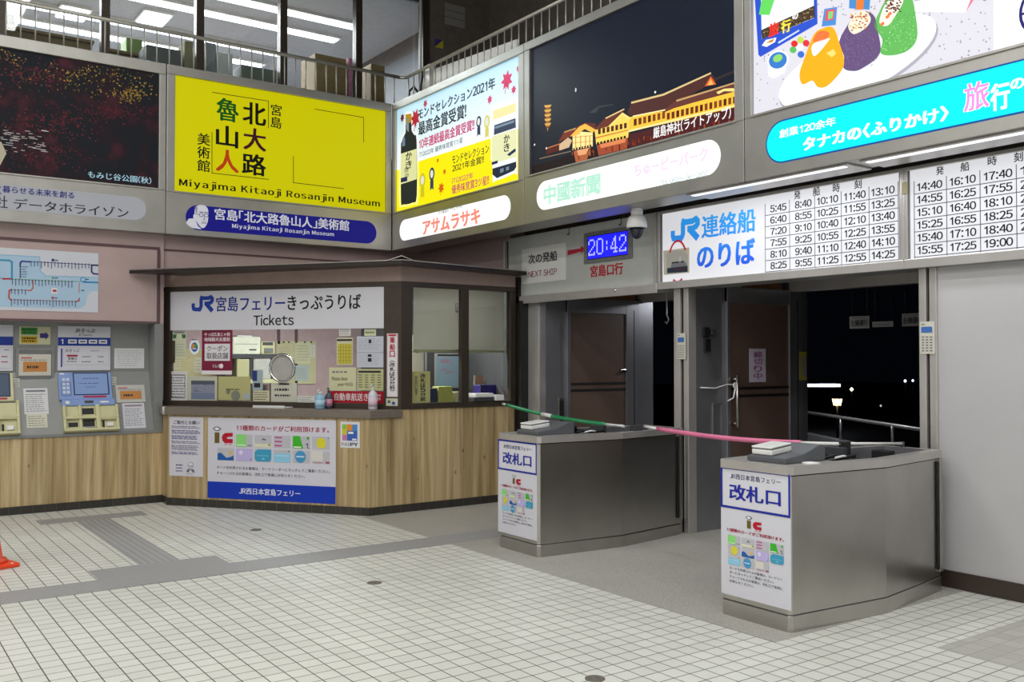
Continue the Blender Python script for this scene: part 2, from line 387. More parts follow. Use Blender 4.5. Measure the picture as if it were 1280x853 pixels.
    def col(s, body, p, q, m, bold=0.0, lay=2):
        """Vertical writing: one glyph under the other."""
        a0, b0, a1, b1 = s.F.box(p, q, s.h); n = len(body); hh = (b1 - b0) / n
        for k, ch in enumerate(body):
            y1 = b1 - k * hh; w = a1 - a0
            sm = ch in '・ー'; par = ch in '()（）'
            if par:
                o = ch in '(（'; yy = y1 - hh * (.75 if o else .25); d = hh * (.28 if o else -.28)
                s.line([(a0 + w * .1, yy - d * .6), (a0 + w * .3, yy), (a0 + w * .7, yy), (a0 + w * .9, yy - d * .6)], w * .08, m, lay)
            else: s.text(ch, a0 + w * .03, y1 - hh * .95, a1 - w * .03, y1 - hh * .05, m, bold, lay)
        return s
    def scribble(s, a0, b0, a1, b1, rows, m, w=.45, lay=2, fill=.8, gap=.12, rnd=random):
        """Rows of print too fine to read: broken dashes."""
        hh = (b1 - b0) / rows
        for r in range(rows):
            y = b1 - (r + .5) * hh; x = a0; end = a0 + (a1 - a0) * rnd.uniform(fill, 1)
            while x < end:
                l = (a1 - a0) * rnd.uniform(.05, .16); s.rect(x, y - hh * w / 2, min(x + l, end), y + hh * w / 2, m, lay); x += l + (a1 - a0) * gap * rnd.uniform(.15, .5)
        return s
    def ps(s, p, q, rows, m, **kw):
        a = s.F.box(p, q, s.h); return s.scribble(*a, rows, m, **kw)
def smooth(pts, k=5):
    P = []; n = len(pts)
    for i in range(n):
        p0, p1, p2, p3 = pts[i - 1], pts[i], pts[(i + 1) % n], pts[(i + 2) % n]
        for j in range(k):
            t = j / k; P.append(tuple(.5 * (2 * p1[c] + (p2[c] - p0[c]) * t + (2 * p0[c] - 5 * p1[c] + 4 * p2[c] - p3[c]) * t * t + (3 * p1[c] - p0[c] - 3 * p2[c] + p3[c]) * t ** 3) for c in (0, 1)))
    return P
def jr(A, a0, b0, a1, b1, m, lay=2):
    """The railway mark: J and R drawn in one stroke."""
    w = a1 - a0; h = b1 - b0; t = w * .15; P = lambda x, y: (a0 + x * w, b0 + y * h)
    s = t / w / 2; v = t / h / 2
    path = [P(s, .54), P(s, .30), P(.10, .17), P(.19, v + .005), P(.28, v + .005), P(.36, .12), P(.41, .24), P(.43, .36), P(.43, .80), P(.45, .90), P(.52, 1 - v), P(.76, 1 - v), P(.87, .94), P(.93, .84), P(.93, .70), P(.87, .58), P(.76, .52), P(.58, .52)]
    A.stroke(path, t, m, lay); A.stroke([P(.66, .50), P(.94, .01)], t * 1.15, m, lay + .3)
def ic_logo(A, a0, b0, a1, b1, lay=2):
    w = a1 - a0; h = b1 - b0; P = lambda x, y: (a0 + x * w, b0 + y * h); ol = ink('#6b5b2a'); rd = ink('#b8152f'); wh = ink('#eeeef2')
    A.poly([P(.1, 0.06), P(.34, .06), P(.34, .64), P(.1, .64)], ol, lay)
    A.poly([P(0, .84), P(.1, .93), P(.22, .97), P(.34, .93), P(.44, .84), P(.34, .75), P(.22, .71), P(.1, .75)], ink('#5a5a58'), lay)
    A.poly([P(.06, .84), P(.22, .93), P(.38, .84), P(.22, .75)], wh, lay + 1)
    A.poly([P(.46, .36), P(.5, .52), P(.62, .62), P(1, .64), P(1, .44), P(.74, .40), P(.70, .36), P(.74, .30), P(1, .30), P(1, .08), P(.6, .08), P(.5, .18)], rd, lay)
    for x in (.66, .88): A.disc(*P(x, .04), w * .06, rd, lay + 1, n=12); A.disc(*P(x, .04), w * .03, wh, lay + 2, n=10)
def serif(A, body, p, q, m, lay=2): A.tx(body, p, q, m, 0, lay, lines='serif')
def cards(A, a0, b0, a1, b1, cols, lay=2, n=11, right_align_last=False):
    rows = math.ceil(n / cols); cw = (a1 - a0) / cols; ch = (b1 - b0) / rows; base = ink('#bdbdc4')
    order = [0, 1, 2, 3, 4, 5, 6, 7, 8, 9, 10]
    for k in range(n):
        i = k
        if cols == 6: r, c = (0, k + 1) if k < 5 else (1, k - 5)
        else: r, c = divmod(k, cols)
        x = a0 + c * cw; y = b1 - (r + 1) * ch; w = cw * .88; h = ch * .86
        Q = lambda u, v: (x + u * w, y + v * h)
        A.rect(x, y, x + w, y + h, base, lay)
        R = lambda u0, v0, u1, v1, cc, l=1: A.rect(x + u0 * w, y + v0 * h, x + u1 * w, y + v1 * h, ink(cc), lay + l)
        if i == 0: R(0, 0, .62, 1, '#8bd87a'); R(.05, .05, .6, .2, '#b8ecaa', 2); R(.7, .05, .95, .2, '#9a9aa2')
        elif i == 1: R(0, 0, 1, .3, '#dcdcc0'); A.disc(*Q(.88, .2), w * .06, ink('#7aa82a'), lay + 2, n=10); A.line([Q(.45, .6), Q(.52, .72), Q(.62, .6), Q(.66, .66)], w * .04, ink('#45454a'), lay + 2)
        elif i == 2:
            for v in (.12, .45, .78): R(.06, v, .5, v + .12, '#c0509a')
        elif i == 3: A.poly([Q(0, 0), Q(.62, 0), Q(.42, 1), Q(0, 1)], ink('#3fb52a'), lay + 1); R(.05, .05, .5, .16, '#e8f4e0', 2); R(.82, .75, .95, .95, '#3fa52a'); A.line([Q(.78, .35), Q(.88, .4), Q(.86, .12), Q(.95, .02)], w * .035, ink('#3a3a48'), lay + 2)
        elif i == 4: A.disc(*Q(.52, .48), w * .28, ink('#dcd23a'), lay + 1, n=20); R(.9, .85, .97, .95, '#8a8a92')
        elif i == 5: A.poly([Q(0, 0), Q(1, 0), Q(1, .42), Q(.8, .28), Q(.55, .2), Q(.4, .38), Q(.25, .58), Q(.08, .6), Q(0, .52)], ink('#1f5fa8'), lay + 1); A.disc(*Q(.78, .6), w * .09, ink('#e8b84a'), lay + 1, n=12)
        elif i == 6: R(0, 0, 1, 1, '#bdb2e2'); A.disc(*Q(.3, .68), w * .13, ink('#dcd8f0'), lay + 2, n=14); R(.88, .06, .96, .22, '#8a80c0', 2)
        elif i == 7: A.poly([Q(.14, 0), Q(.88, 0), Q(1, .2), Q(1, 1), Q(.2, 1), Q(0, .75), Q(0, .2)], ink('#3c9cc0'), lay + 1); R(.15, .45, .85, .5, '#8ccbe0', 2); R(.45, .2, .6, .26, '#c8e8f0', 2)
        elif i == 8: R(0, 0, 1, .72, '#8fcbe6'); R(.1, .5, .9, .55, '#c8e6f4', 2); R(.85, .85, .95, .95, '#7a7a82')
        elif i == 9: A.disc(*Q(.45, .5), w * .32, ink('#4a96c8'), lay + 1, n=22); R(.22, .46, .68, .56, '#cfe6f2', 2); R(.88, .3, .94, .6, '#cfc8b0')
        else: R(0, .2, .62, 1, '#d8d4cc'); R(.78, .02, 1, .18, '#b05070'); A.disc(*Q(.85, .5), w * .14, ink('#c0bcc0'), lay + 1, n=14); R(.1, .04, .6, .1, '#c87a8a')
# ================================================================== MATERIALS OF THE PLACE
M_TILE = tiles('white_floor_tile', '#dcddd6', '#d3d4cd', '#55524c', (0.1144, 0.1144), (3.062, 3.937), .03)
M_GRAN = speck('grey_granite', ['#7c7a75', '#a4a29c', '#bfbdb6'], 260, .5)
M_SPECK = tiles('speckled_tile', '#b9b8b2', '#adaca6', '#8f8e88', (0.1144, 0.1144), (3.062, 3.937), .02, noise=320)
def tactile(name, axis):
    m, nt, b = base_mat(name); L = nt.links.new
    g = N(nt, 'ShaderNodeNewGeometry'); sp = N(nt, 'ShaderNodeSeparateXYZ'); L(g.outputs['Position'], sp.inputs[0])
    def wave(o):
        a = N(nt, 'ShaderNodeMath', operation='MULTIPLY'); a.inputs[1].default_value = 2 * math.pi / .0572; L(sp.outputs[o], a.inputs[0])
        c = N(nt, 'ShaderNodeMath', operation='SINE'); L(a.outputs[0], c.inputs[0]); return c
    if axis == 'dots':
        x, y = wave(0), wave(1); c = N(nt, 'ShaderNodeMath', operation='MULTIPLY'); L(x.outputs[0], c.inputs[0]); L(y.outputs[0], c.inputs[1])
    else: c = wave(axis)
    r = N(nt, 'ShaderNodeValToRGB'); r.color_ramp.elements[0].position = .1; r.color_ramp.elements[1].position = .7
    r.color_ramp.elements[0].color = (*lin('#969697'), 1); r.color_ramp.elements[1].color = (*lin('#a6a6a7'), 1)
    L(c.outputs[0], r.inputs[0]); L(r.outputs[0], b.inputs['Base Color']); b.inputs['Roughness'].default_value = .5
    bp = N(nt, 'ShaderNodeBump', Strength=.5, Distance=.004); L(c.outputs[0], bp.inputs['Height']); L(bp.outputs[0], b.inputs['Normal'])
    return m
M_TX, M_TY, M_TD = tactile('tactile_bars_across', 1), tactile('tactile_bars_along', 0), tactile('tactile_dots', 'dots')
M_WOOD = wood('knotty_wood_panel', '#86704a', '#b39c71', '#cfba92')
M_PINK = mat('dusty_pink_wall', '#b39d9b', .6, var=.05, scale=3)
M_PINKD = mat('dark_pink_trim', '#5d4648', .6)
M_WHITE = mat('white_wall_paint', '#b7b6b8', .55, var=.03, scale=2)
M_CEIL = mat('white_ceiling_board', '#d8d8d6', .8, var=.02)
M_DARKWALL = mat('dark_brown_wall', '#6b635d', .7, var=.12)
M_BROWN = mat('bronze_window_frame', '#463d35', .4, var=.08, metal=.35)
M_BLACK = mat('black_rubber', '#141414', .55)
M_CHAR = mat('charcoal_plastic', '#3a3c40', .45)
M_GREY = mat('grey', '#8f9090', .5)
M_BASE = tiles('black_base_tile', '#37342f', '#302d29', '#55524c', (0.1144, 0.1144), (3.062, 3.937), .02, rough=.35)
M_BASEB = mat('dark_brown_baseboard', '#3a3029', .4)
M_STEEL = steel('brushed_stainless', (.50, .485, .455), .30)
M_STEELD = steel('dark_stainless', (.33, .33, .355), .32, metal=.72)
M_POST = steel('post_stainless', (.56, .54, .52), .34, metal=.6)
M_FRAME = steel('aluminium_sign_frame', (.49, .48, .45), .47, amt=.06)
M_CHROME = mat('polished_chrome', '#cfd0d2', .12, 1.0, var=.02)
M_RAIL = mat('grey_painted_rail', '#b9b6ae', .35, .6)
M_GLASS = glass('clear_glass')
M_GRP = mat('grey_metal_panel', '#8b8d8c', .42, .35, var=.04)
M_GRPD = mat('dark_grey_panel', '#77797a', .42, .3)
M_CREAM = mat('cream_plastic', '#c9c69a', .4)
M_FLUO = lamp_mat('fluorescent_tube', '#f6f8ff', 14)
M_STONE = speck('granite_counter', ['#3f3a35', '#6d645b', '#958a7d'], 330, .35)
M_FASCIA = mat('brown_pink_fascia', '#a48e85', .55, var=.05)
M_ROOF = mat('dark_brown_roof_metal', '#2f2825', .35, .3)
M_ORANGE = mat('orange_cone_plastic', '#e8451a', .45)
M_WPL = mat('white_plastic', '#e4e4e2', .35)
M_CARD = mat('brown_cardboard', '#705a34', .7)
M_DARKPANEL = mat('dark_brown_door_panel', '#66534a', .38, var=.10, scale=2)
PAPER = ink('#e6e5e6'); PAPERY = ink('#dcdcae'); INKD = ink('#2b2b30'); INKG = ink('#7c7c84'); INKB = ink('#20208a'); INKR = ink('#b5183a')

# ================================================================== THE SETTING
XW, XB, YB, XR, YW = 6.52, 6.45, 11.0, 5.92, 11.15     # door wall, sign band, left billboards, right billboards, pink wall
Mesh().box((-6.5, -8, -.12), (XW, 11.3, 0), M_TILE).struct('floor')
Mesh().prism([(4.438, 3.57), (XW, 3.57), (XW, 3.76), (8.2, 3.76), (8.2, 8.9), (4.45, 8.9)], -.1, .0015, M_GRAN).struct('floor_granite')
Mesh().box((5.10, -1.0, -.02), (XW, 2.97, .0012), M_SPECK).struct('floor_speckled')
Mesh().box((-6, 7.145, -.02), (6.4, 7.50, .003), M_TX).struct('tactile_paving')
Mesh().box((1.96, 7.86, -.02), (2.28, 10.31, .003), M_TY).struct('tactile_paving')
Mesh().box((1.585, 7.15, -.02), (2.572, 7.86, .0036), M_TD).struct('tactile_paving')
Mesh().box((1.635, 10.31, -.02), (2.66, 10.61, .0036), M_TD).struct('tactile_paving')
# hall shell
Mesh().box((-6.7, -8.2, CEIL), (6.0, 11.0, CEIL + .2), M_CEIL).struct('ceiling')
Mesh().box((-6.7, -8.2, 0), (6.8, -8, CEIL), M_WHITE).struct('wall_back')
Mesh().box((-6.7, -8, 0), (-6.5, 12, CEIL), M_WHITE).struct('wall_far_left')
Mesh().box((XW, -8, 0), (XW + .24, 3.76, 2.36), M_WHITE).struct('wall_right')
Mesh().box((XW - .012, -8, 0), (XW, 3.765, .125), M_BASEB).struct('baseboard_right')
Mesh().box((6.5, 9.125, 2.55), (6.75, 11.3, 3.2), M_PINK).struct('wall_right_upper')
Mesh().box((6.72, -8, 2.36), (6.8, 9.12, 3.2), M_DARKWALL).struct('wall_behind_signs')
# left wall: pink upper part, recessed grey band for the ticket machines, wood below
Mesh().box((-6.5, YW, 2.055), (3.03, YW + .12, 3.3), M_PINK).struct('wall_left')
Mesh().box((3.03, 11.19, 2.645), (6.5, 11.3, 3.3), M_PINK).struct('wall_left_over_booth')
Mesh().box((-6.5, 11.42, .8), (3.03, 11.5, 2.06), M_GRP).struct('wall_left_recess')
Mesh().box((-6.5, YW + .12, 2.055), (3.03, 11.5, 2.12), M_GRP).struct('trim_17')
FP = Frame((0, YW, 0), (1, 0, 0))
Mesh().fbox(FP, -6.4, 2.905, 2.985, 2.935, 0, .008, M_PINKD).fbox(FP, 2.955, 2.07, 2.99, 2.905, 0, .008, M_PINKD).fbox(FP, -6.4, 2.055, 2.99, 2.075, 0, .01, M_PINKD).struct('trim_1')
FU = Frame((0, 11.19, 0), (1, 0, 0))
Mesh().fbox(FU, 3.03, 2.905, 6.45, 2.925, 0, .008, M_PINKD).struct('trim_2')
Mesh().box((-6.5, YW, .085), (3.03, YW + .3, .80), M_WOOD).struct('wall_left_lower')
Mesh().box((-6.5, YW - .012, 0), (3.03, YW + .3, .085), M_BASE).struct('baseboard_left')
Mesh().box((-6.5, YW - .012, .80), (3.03, 11.42, .835), M_GRP, .004).struct('trim_3')
Mesh().box((2.935, YW, .835), (3.03, 11.42, 2.055), M_GRP, .004).struct('trim_4')
# upper floor behind the billboards
Mesh().box((-6.5, 11.28, 4.15), (8.2, 18.2, 4.35), M_DARKWALL).box((6.3, -8, 4.15), (8.2, 11.28, 4.35), M_DARKWALL).struct('floor_upper')
Mesh().box((-6.5, 18, 4.35), (8.2, 18.2, 7.4), mat('office_wall_paint', '#c9d2de', .7)).struct('wall_office_back')
Mesh().box((-6.5, 12.0, 6.9), (7.5, 18.2, 7.0), mat('office_ceiling_board', '#c2c4ca', .8)).struct('ceiling_office')
Mesh().box((7.5, 12.3, 6.62), (7.62, 18.0, 7.0), M_DARKWALL).box((7.5, 12.3, 4.35), (7.62, 18.0, 6.62), mat('grey_office_partition', '#6d7073', .5)).struct('wall_office_right')
Mesh().box((7.02, 11.95, 4.35), (8.2, 12.15, 7.6), M_DARKWALL).struct('wall_upper_left')
Mesh().box((8.12, -8, 4.35), (8.3, 11.95, 7.6), M_DARKWALL).struct('wall_upper_right')
Mesh().box((6.0, -8, 7.3), (8.3, 12.15, 7.5), mat('dark_upper_ceiling', '#3a3937', .7)).struct('ceiling_upper')
Mesh().box((-6.5, 11.9, 7.0), (7.1, 12.1, 7.6), M_BROWN).struct('trim_5')
MUL = [.40, 1.44, 2.551, 3.679, 4.79, 5.902]
win = Mesh()
for x in [-.6] + MUL: win.box((x - .05, 11.94, 4.35), (x + .05, 12.06, 7.0), M_BROWN, .006)
win.box((6.93, 11.93, 4.35), (7.04, 12.07, 7.3), M_BROWN, .006).box((-.7, 11.95, 4.35), (7.0, 12.05, 4.45), M_BROWN).box((-.7, 11.96, 6.93), (7.0, 12.04, 7.0), M_BROWN)
wf = structure(win.build('window_1'))
xs = [-.6] + MUL + [6.98]
for a, b in zip(xs, xs[1:]):
    p = Mesh().box((a + .05, 11.995, 4.45), (b - .05, 12.005, 6.93), M_GLASS).build('pane', wf)
for (x, y, L_) in ((1.2, 13.35, 5.4), (1.2, 14.1, 5.4), (1.5, 15.3, 4.6), (1.5, 16.1, 4.6)):
    t = thing('ceiling_light', 'x', 'light', (x + L_ / 2, y, 6.84), 'fluorescent strips on the office ceiling')
    Mesh().box((x, y - .13, 6.86), (x + L_, y + .13, 6.90), M_WPL, .004).build('housing', t)
    Mesh().box((x + .05, y - .10, 6.845), (x + L_ - .05, y + .10, 6.86), lamp_mat('office_tube', '#f4f7ff', 4.5), .003).build('diffuser', t)
    t['label'] = {13.35: 'long white fluorescent strip on office ceiling, nearest the hall windows', 14.1: 'second white fluorescent strip behind the office windows', 15.3: 'third fluorescent strip deeper in the upstairs office', 16.1: 'farthest fluorescent strip on upstairs office ceiling'}[y]
for x, y0_, y1_, lb in ((2.8, 15.0, 15.6, 'short bright ceiling panel joining the office light strips, left'), (3.85, 14.5, 15.1, 'short bright ceiling panel joining the office light strips, right')):
    t = thing('ceiling_light', lb, 'light', (x, (y0_ + y1_) / 2, 6.84), 'fluorescent strips on the office ceiling')
    Mesh().box((x - .22, y0_, 6.86), (x + .22, y1_, 6.90), M_WPL, .004).build('housing', t); Mesh().box((x - .19, y0_ + .03, 6.845), (x + .19, y1_ - .03, 6.86), lamp_mat('office_tube', '#f4f7ff', 4.5), .003).build('diffuser', t)
# vestibule behind the door wall
FL1, FL2 = Frame((0, 8.45, 0), (1, 0, 0)), Frame((0, 6.24, 0), (1, 0, 0))
Mesh().box((XW, 8.45, 0), (8.2, 8.62, 2.36), M_STEELD).struct('wall_passage_left')
Mesh().box((6.53, 6.24, 0), (8.3, 6.40, 2.36), M_STEELD).struct('wall_passage_middle')
Mesh().box((XW + .25, 3.66, 0), (8.3, 3.78, 2.36), M_DARKPANEL).struct('wall_passage_right')
Mesh().box((6.6, 3.7, 2.46), (8.2, 8.7, 2.55), mat('passage_ceiling', '#8a8484', .7)).struct('ceiling_passage')
Mesh().box((8.0, 6.4, 2.345), (8.12, 8.62, 2.55), M_POST, .004).struct('trim_6')
Mesh().box((8.0, 3.8, 2.345), (8.12, 6.24, 2.55), M_POST, .004).struct('trim_7')
Mesh().box((7.45, 6.30, 2.36), (7.95, 6.40, 2.47), mat('bare_timber', '#8b5a34', .6)).box((7.35, 8.5, 2.36), (7.95, 8.6, 2.47), mat('bare_timber', '#8b5a34', .6)).struct('trim_8')
def post(n, y0, y1, x0=XW - .02, x1=XW + .16, gap=True):
    m = Mesh()
    if gap:
        k = (y0 + y1) / 2; g = .012
        m.box((x0, y0, 0), (x1, k - g, 2.32), M_POST, .006).box((x0, k + g, 0), (x1, y1, 2.32), M_POST, .006).box((x0 + .03, k - g - .002, 0), (x1, k + g + .002, 2.32), M_BLACK)
    else: m.box((x0, y0, 0), (x1, y1, 2.32), M_POST, .006)
    return m.struct('trim_%d' % n)
post(9, 8.56, 8.76, gap=False)
Mesh().box((XW - .02, 6.33, 0), (XW + .12, 6.415, 2.32), M_POST, .004).box((XW + .01, 6.30, 0), (XW + .12, 6.33, 2.32), M_BLACK).box((XW - .01, 6.235, 0), (6.62, 6.30, 2.32), M_POST, .006).struct('trim_10')
post(11, 3.76, 3.90)
Mesh().box((6.40, 8.76, 0), (6.70, 8.80, 2.32), M_BLACK).box((6.46, 8.80, 0), (6.70, 8.84, 2.32), M_BROWN).box((6.43, 8.84, 0), (6.70, 8.905, 2.6), M_BLACK).struct('trim_12')
def door(n, F, a0, a1, a2, zt, y_label, handle=False):
    """A door leaf folded back against the side wall of the passage: steel rails around a dark panel."""
    m = Mesh(); m.fbox(F, a0, .03, a0 + .05, zt, 0, .035, M_STEELD, .004).fbox(F, a1 - .03, .03, a2, zt, 0, .04, M_STEELD, .004)
    m.fbox(F, a0, zt - .15, a1, zt, 0, .037, M_STEELD, .004).fbox(F, a0, .03, a1, .16, 0, .036, M_STEELD, .004)
    m.fbox(F, a0 + .05, .16, a1 - .03, zt - .15, 0, .02, M_DARKPANEL).fbox(F, a0 + .05, 1.27, a1 - .03, 1.295, .02, .028, M_BLACK).fbox(F, a0 + .05, 1.345, a1 - .03, 1.37, .02, .028, M_BLACK)
    m.fbox(F, (a1 + a2) / 2, .03, (a1 + a2) / 2 + .012, zt - .1, .04, .042, M_BLACK)
    o = structure(m.build('door_%d' % n)); return o
d1 = door(1, FL1, 6.81, 7.75, 7.93, 2.335, '')
d2 = door(2, FL2, 7.02, 7.99, 8.17, 2.35, '')
hm = Mesh().tube([FL2.at(7.085, .98, .10), FL2.at(7.085, 1.49, .10)], .016, M_STEEL)
for z in (1.02, 1.45): hm.tube([FL2.at(7.085, z, .03), FL2.at(7.085, z, .10)], .012, M_STEEL)
hm.build('door_handle', d2)
Mesh().fbox(FL2, 6.86, .92, 6.96, 1.20, 0, .004, M_STEELD).fbox(FL2, 6.84, .90, 6.98, .92, 0, .014, M_STEELD).fbox(FL2, 6.84, 1.20, 6.98, 1.22, 0, .014, M_STEELD).fbox(FL2, 6.84, .92, 6.86, 1.20, 0, .014, M_STEELD).fbox(FL2, 6.96, .92, 6.98, 1.20, 0, .014, M_STEELD).build('recessed_handle', d2)
Mesh().fbox(FL2, 6.70, 1.86, 6.78, 1.95, 0, .03, M_BLACK, .005).fbox(FL2, 6.72, 1.72, 6.80, 1.84, 0, .025, M_BLACK, .005).fbox(FL2, 6.80, 1.88, 6.86, 1.93, 0, .04, M_CHAR, .005).build('lock_box', d2)
Mesh().tube([FL2.at(6.66, 1.375, .02), FL2.at(6.85, 1.365, .03), FL2.at(6.99, 1.40, .05), FL2.at(7.05, 1.40, .09)], .006, M_WPL, 6).lathe([(.03, 0), (.03, .015)], FL2.at(7.06, 1.39, .09), M_WPL, axis=(0, -1, 0)).tube([FL2.at(7.06, 1.38, .10), FL2.at(7.04, 1.27, .09), FL2.at(6.99, 1.24, .06)], .008, M_WPL, 6).build('door_cord', d2)
Mesh().fbox(FL1, 7.62, 1.49, 7.7, 1.52, .02, .06, M_CHROME, .004).build('door_handle', d1)
Mesh().fbox(FL1, 6.70, .85, 6.78, 1.2, 0, .012, M_STEEL, .004).fbox(FL1, 6.715, .88, 6.765, 1.17, .012, .013, M_BLACK).build('recessed_handle', d1)
# outside: dark quay, low wall, canopy
Mesh().box((8.2, -6, -.15), (60, 45, -.02), mat('dark_asphalt', '#1b1b1d', .7)).struct('ground_outside')
FQ = Frame((9.0, 5.02, 0), (1.74, 2.8, 0))
Mesh().fbox(FQ, -2.5, -.05, 7.0, .62, -.12, 0, mat('dark_concrete', '#77777a', .7)).struct('wall_quay')
Mesh().box((8.2, 2.0, 2.62), (11.5, 10.0, 2.75), mat('dark_soffit', '#3a3a3a', .7)).struct('ceiling_canopy')
# ================================================================== BILLBOARDS
FBL, FBR = Frame((0, YB, 0), (1, 0, 0)), Frame((XR, 0, 0), (0, -1, 0))
ZB0, ZB1 = 3.08, 5.03
def casing(F, a0, a1, face, t, plate_h=True):
    """Sign box: closed back, raised rim round the poster, flat panel under it."""
    f0, g0, f1, g1 = face; m = Mesh(); D = -.03
    m.fbox(F, a0, ZB0, a1, ZB1, -.34, D, M_FRAME)
    m.fbox(F, a0 + .004, ZB0, a1 - .004, g0 - .015, D, 0, M_FRAME, .004)
    m.fbox(F, a0 + .004, g1, a1 - .004, ZB1, D, .004, M_FRAME, .006)
    m.fbox(F, a0 + .004, g0 - .015, f0, g1, D, .002, M_FRAME, .006); m.fbox(F, f1, g0 - .015, a1 - .004, g1, D, .002, M_FRAME, .006)
    m.fbox(F, f0 - .01, g0 - .02, f1 + .01, g0, D, .012, M_FRAME, .004)
    m.fbox(F, a0 - .002, ZB0, a0 + .004, ZB1, D, -.012, M_BLACK)
    return m.build('sign_case', t)
def billboard(label, F, a0, a1, face, loc, cat='billboard'):
    t = thing('billboard', label, cat, loc, 'illuminated billboards round the balcony'); casing(F, a0, a1, face, t)
    return t
D0 = -.03
def fbL(p, q): a = FBL.uv(*p, D0); b = FBL.uv(*q, D0); return (a[0], b[1], b[0], a[1])
SEAM0, SEAM1 = FBL.uv(208.5, 80)[0], 5.915
W_B = SEAM1 - SEAM0
rnd = random.Random(3)
# --- autumn leaves by night
face = (.30, fbL((0, 58), (198, 236))[1], FBL.uv(198, 160, D0)[0], 4.905)
t = billboard('dark autumn maple photo billboard at far left of the wall', FBL, SEAM0 - W_B, SEAM0, face, (1.55, YB, ZB0))
A = Art(FBL, D0)
E1 = .62
m, nt, b = base_mat('dark_night_foliage_print'); L = nt.links.new
g = N(nt, 'ShaderNodeNewGeometry'); n1 = N(nt, 'ShaderNodeTexNoise', Scale=4.5, Detail=8.0); L(g.outputs['Position'], n1.inputs['Vector'])
r = N(nt, 'ShaderNodeValToRGB'); el = r.color_ramp.elements; el[0].position = .42; el[0].color = (*lin('#1a1d22'), 1); el[1].position = .74; el[1].color = (*lin('#43202a'), 1)
e = el.new(.55); e.color = (*lin('#221b20'), 1)
L(n1.outputs['Fac'], r.inputs[0]); L(r.outputs[0], b.inputs['Base Color']); L(r.outputs[0], b.inputs['Emission Color']); b.inputs['Emission Strength'].default_value = .38; b.inputs['Roughness'].default_value = .6; b.inputs['Specular IOR Level'].default_value = .12
A.rect(*face, m)
LEAF = [ink(c, E1) for c in ('#5e2430', '#4a1c26', '#6c2e33', '#8c7030', '#6a6030', '#a08438', '#552a2a', '#3f3c24')]
def U(u, v): return FBL.uv(u, v, D0)
for (cu, cv, su, sv, n, cols) in ((60, 155, 55, 22, 330, (0, 1, 2, 6)), (120, 95, 70, 18, 260, (3, 4, 7, 5)), (165, 117, 22, 10, 130, (3, 5)), (40, 92, 45, 14, 200, (0, 6, 2)), (55, 195, 45, 14, 180, (0, 1, 6)), (150, 140, 45, 10, 180, (1, 0, 6)), (10, 70, 25, 12, 60, (3, 5, 2)), (-60, 130, 60, 45, 300, (0, 1, 2, 3))):
    for _ in range(n):
        a, bb = U(rnd.gauss(cu, su * .6), rnd.gauss(cv, sv * .6)); s_ = rnd.uniform(.006, .017); th = rnd.uniform(0, 3.1)
        if not (face[0] + .02 < a < face[2] - .02 and face[1] + .02 < bb < face[3] - .02): continue
        c_, d_ = math.cos(th) * s_, math.sin(th) * s_
        A.poly([(a - c_, bb - d_), (a - d_ * .5, bb + c_ * .5), (a + c_, bb + d_), (a + d_ * .5, bb - c_ * .5)], LEAF[rnd.choice(cols)], 2)
for _ in range(42):
    a, bb = U(rnd.uniform(0, 60), rnd.uniform(163, 190)); A.rect(a, bb, a + rnd.uniform(.02, .09), bb + .006, ink('#b9b4b2', E1), 2)
A.poly([U(-20, 205), U(-14, 172), U(2, 178), U(8, 192), U(0, 207)], ink('#b0a890', .6), 2)
A.tx('もみじ谷公園(秋)', (110, 213.5), (189, 230.5), ink('#9fc4d6', .8), .012, 3)
A.build('poster', t)
def plate(F, t, pts, col, emit, name='name_plate', edge=None, h0=0.0):
    """Lit rounded name plate; pts = left end, right end, a top point and a bottom point."""
    A = Art(F, h0); (l, r_, tp, bt) = [F.uv(*p, h0) for p in pts]
    if edge: A.stadium(l[0] - .008, bt[1] - .008, r_[0] + .008, tp[1] + .008, edge, 1)
    P = A.stadium(l[0], bt[1], r_[0], tp[1], col, 2)
    return A, (l[0], bt[1], r_[0], tp[1])
A, bx = plate(FBL, t, [(-140, 240), (182.5, 268), (150, 244.5), (150, 274)], ink('#c3c6ce', .32), 0)
A.tx('と', (-7, 231), (1.5, 243), ink('#27277a'), .03, 3); A.tx('暮らせる未来を創る', (3, 232), (92.5, 248.7), ink('#27277a'), .03, 3)
A.tx('社', (-5, 244), (9.5, 261), ink('#26262c'), .016, 3); A.tx('株式会', (-60, 239), (-7, 260), ink('#26262c'), .016, 3); A.tx('データホライゾン', (17, 247.5), (160.5, 272.8), ink('#26262c'), .016, 3)
A.build('name_plate', t)
# --- yellow museum board
face = fbL((218.3, 94), (481.3, 265.9)); face = (face[0], FBL.uv(217.5, 239, D0)[1], face[2], FBL.uv(218, 94, D0)[1])
t = billboard('bright yellow museum billboard with large black and coloured characters', FBL, SEAM0, SEAM1, face, (4.45, YB, ZB0))
A = Art(FBL, D0); Ey = .62
A.rect(*face, ink('#d6d000', Ey))
bk, pu, gr, re = ink('#26261c', .1), ink('#6a2438', .1), ink('#1d7a28', .2), ink('#d6481a', .4)
for ch, p, q, c in (('魯', (270.6, 121.1), (298.4, 154.1), gr), ('山', (269.8, 155.5), (297.7, 186), bk), ('人', (269.8, 185.5), (298.4, 217), re), ('北', (303.3, 126.2), (332.5, 158.5), bk), ('大', (304.1, 158.5), (332.5, 190.2), pu), ('路', (302.3, 190.7), (332.5, 221.1), bk)): A.tx(ch, p, q, c, .03)
A.col('宮島', (338.1, 128.8), (352.3, 162.3), bk, .02); A.col('美術館', (246.1, 164.9), (262.8, 216.5), bk, .02)
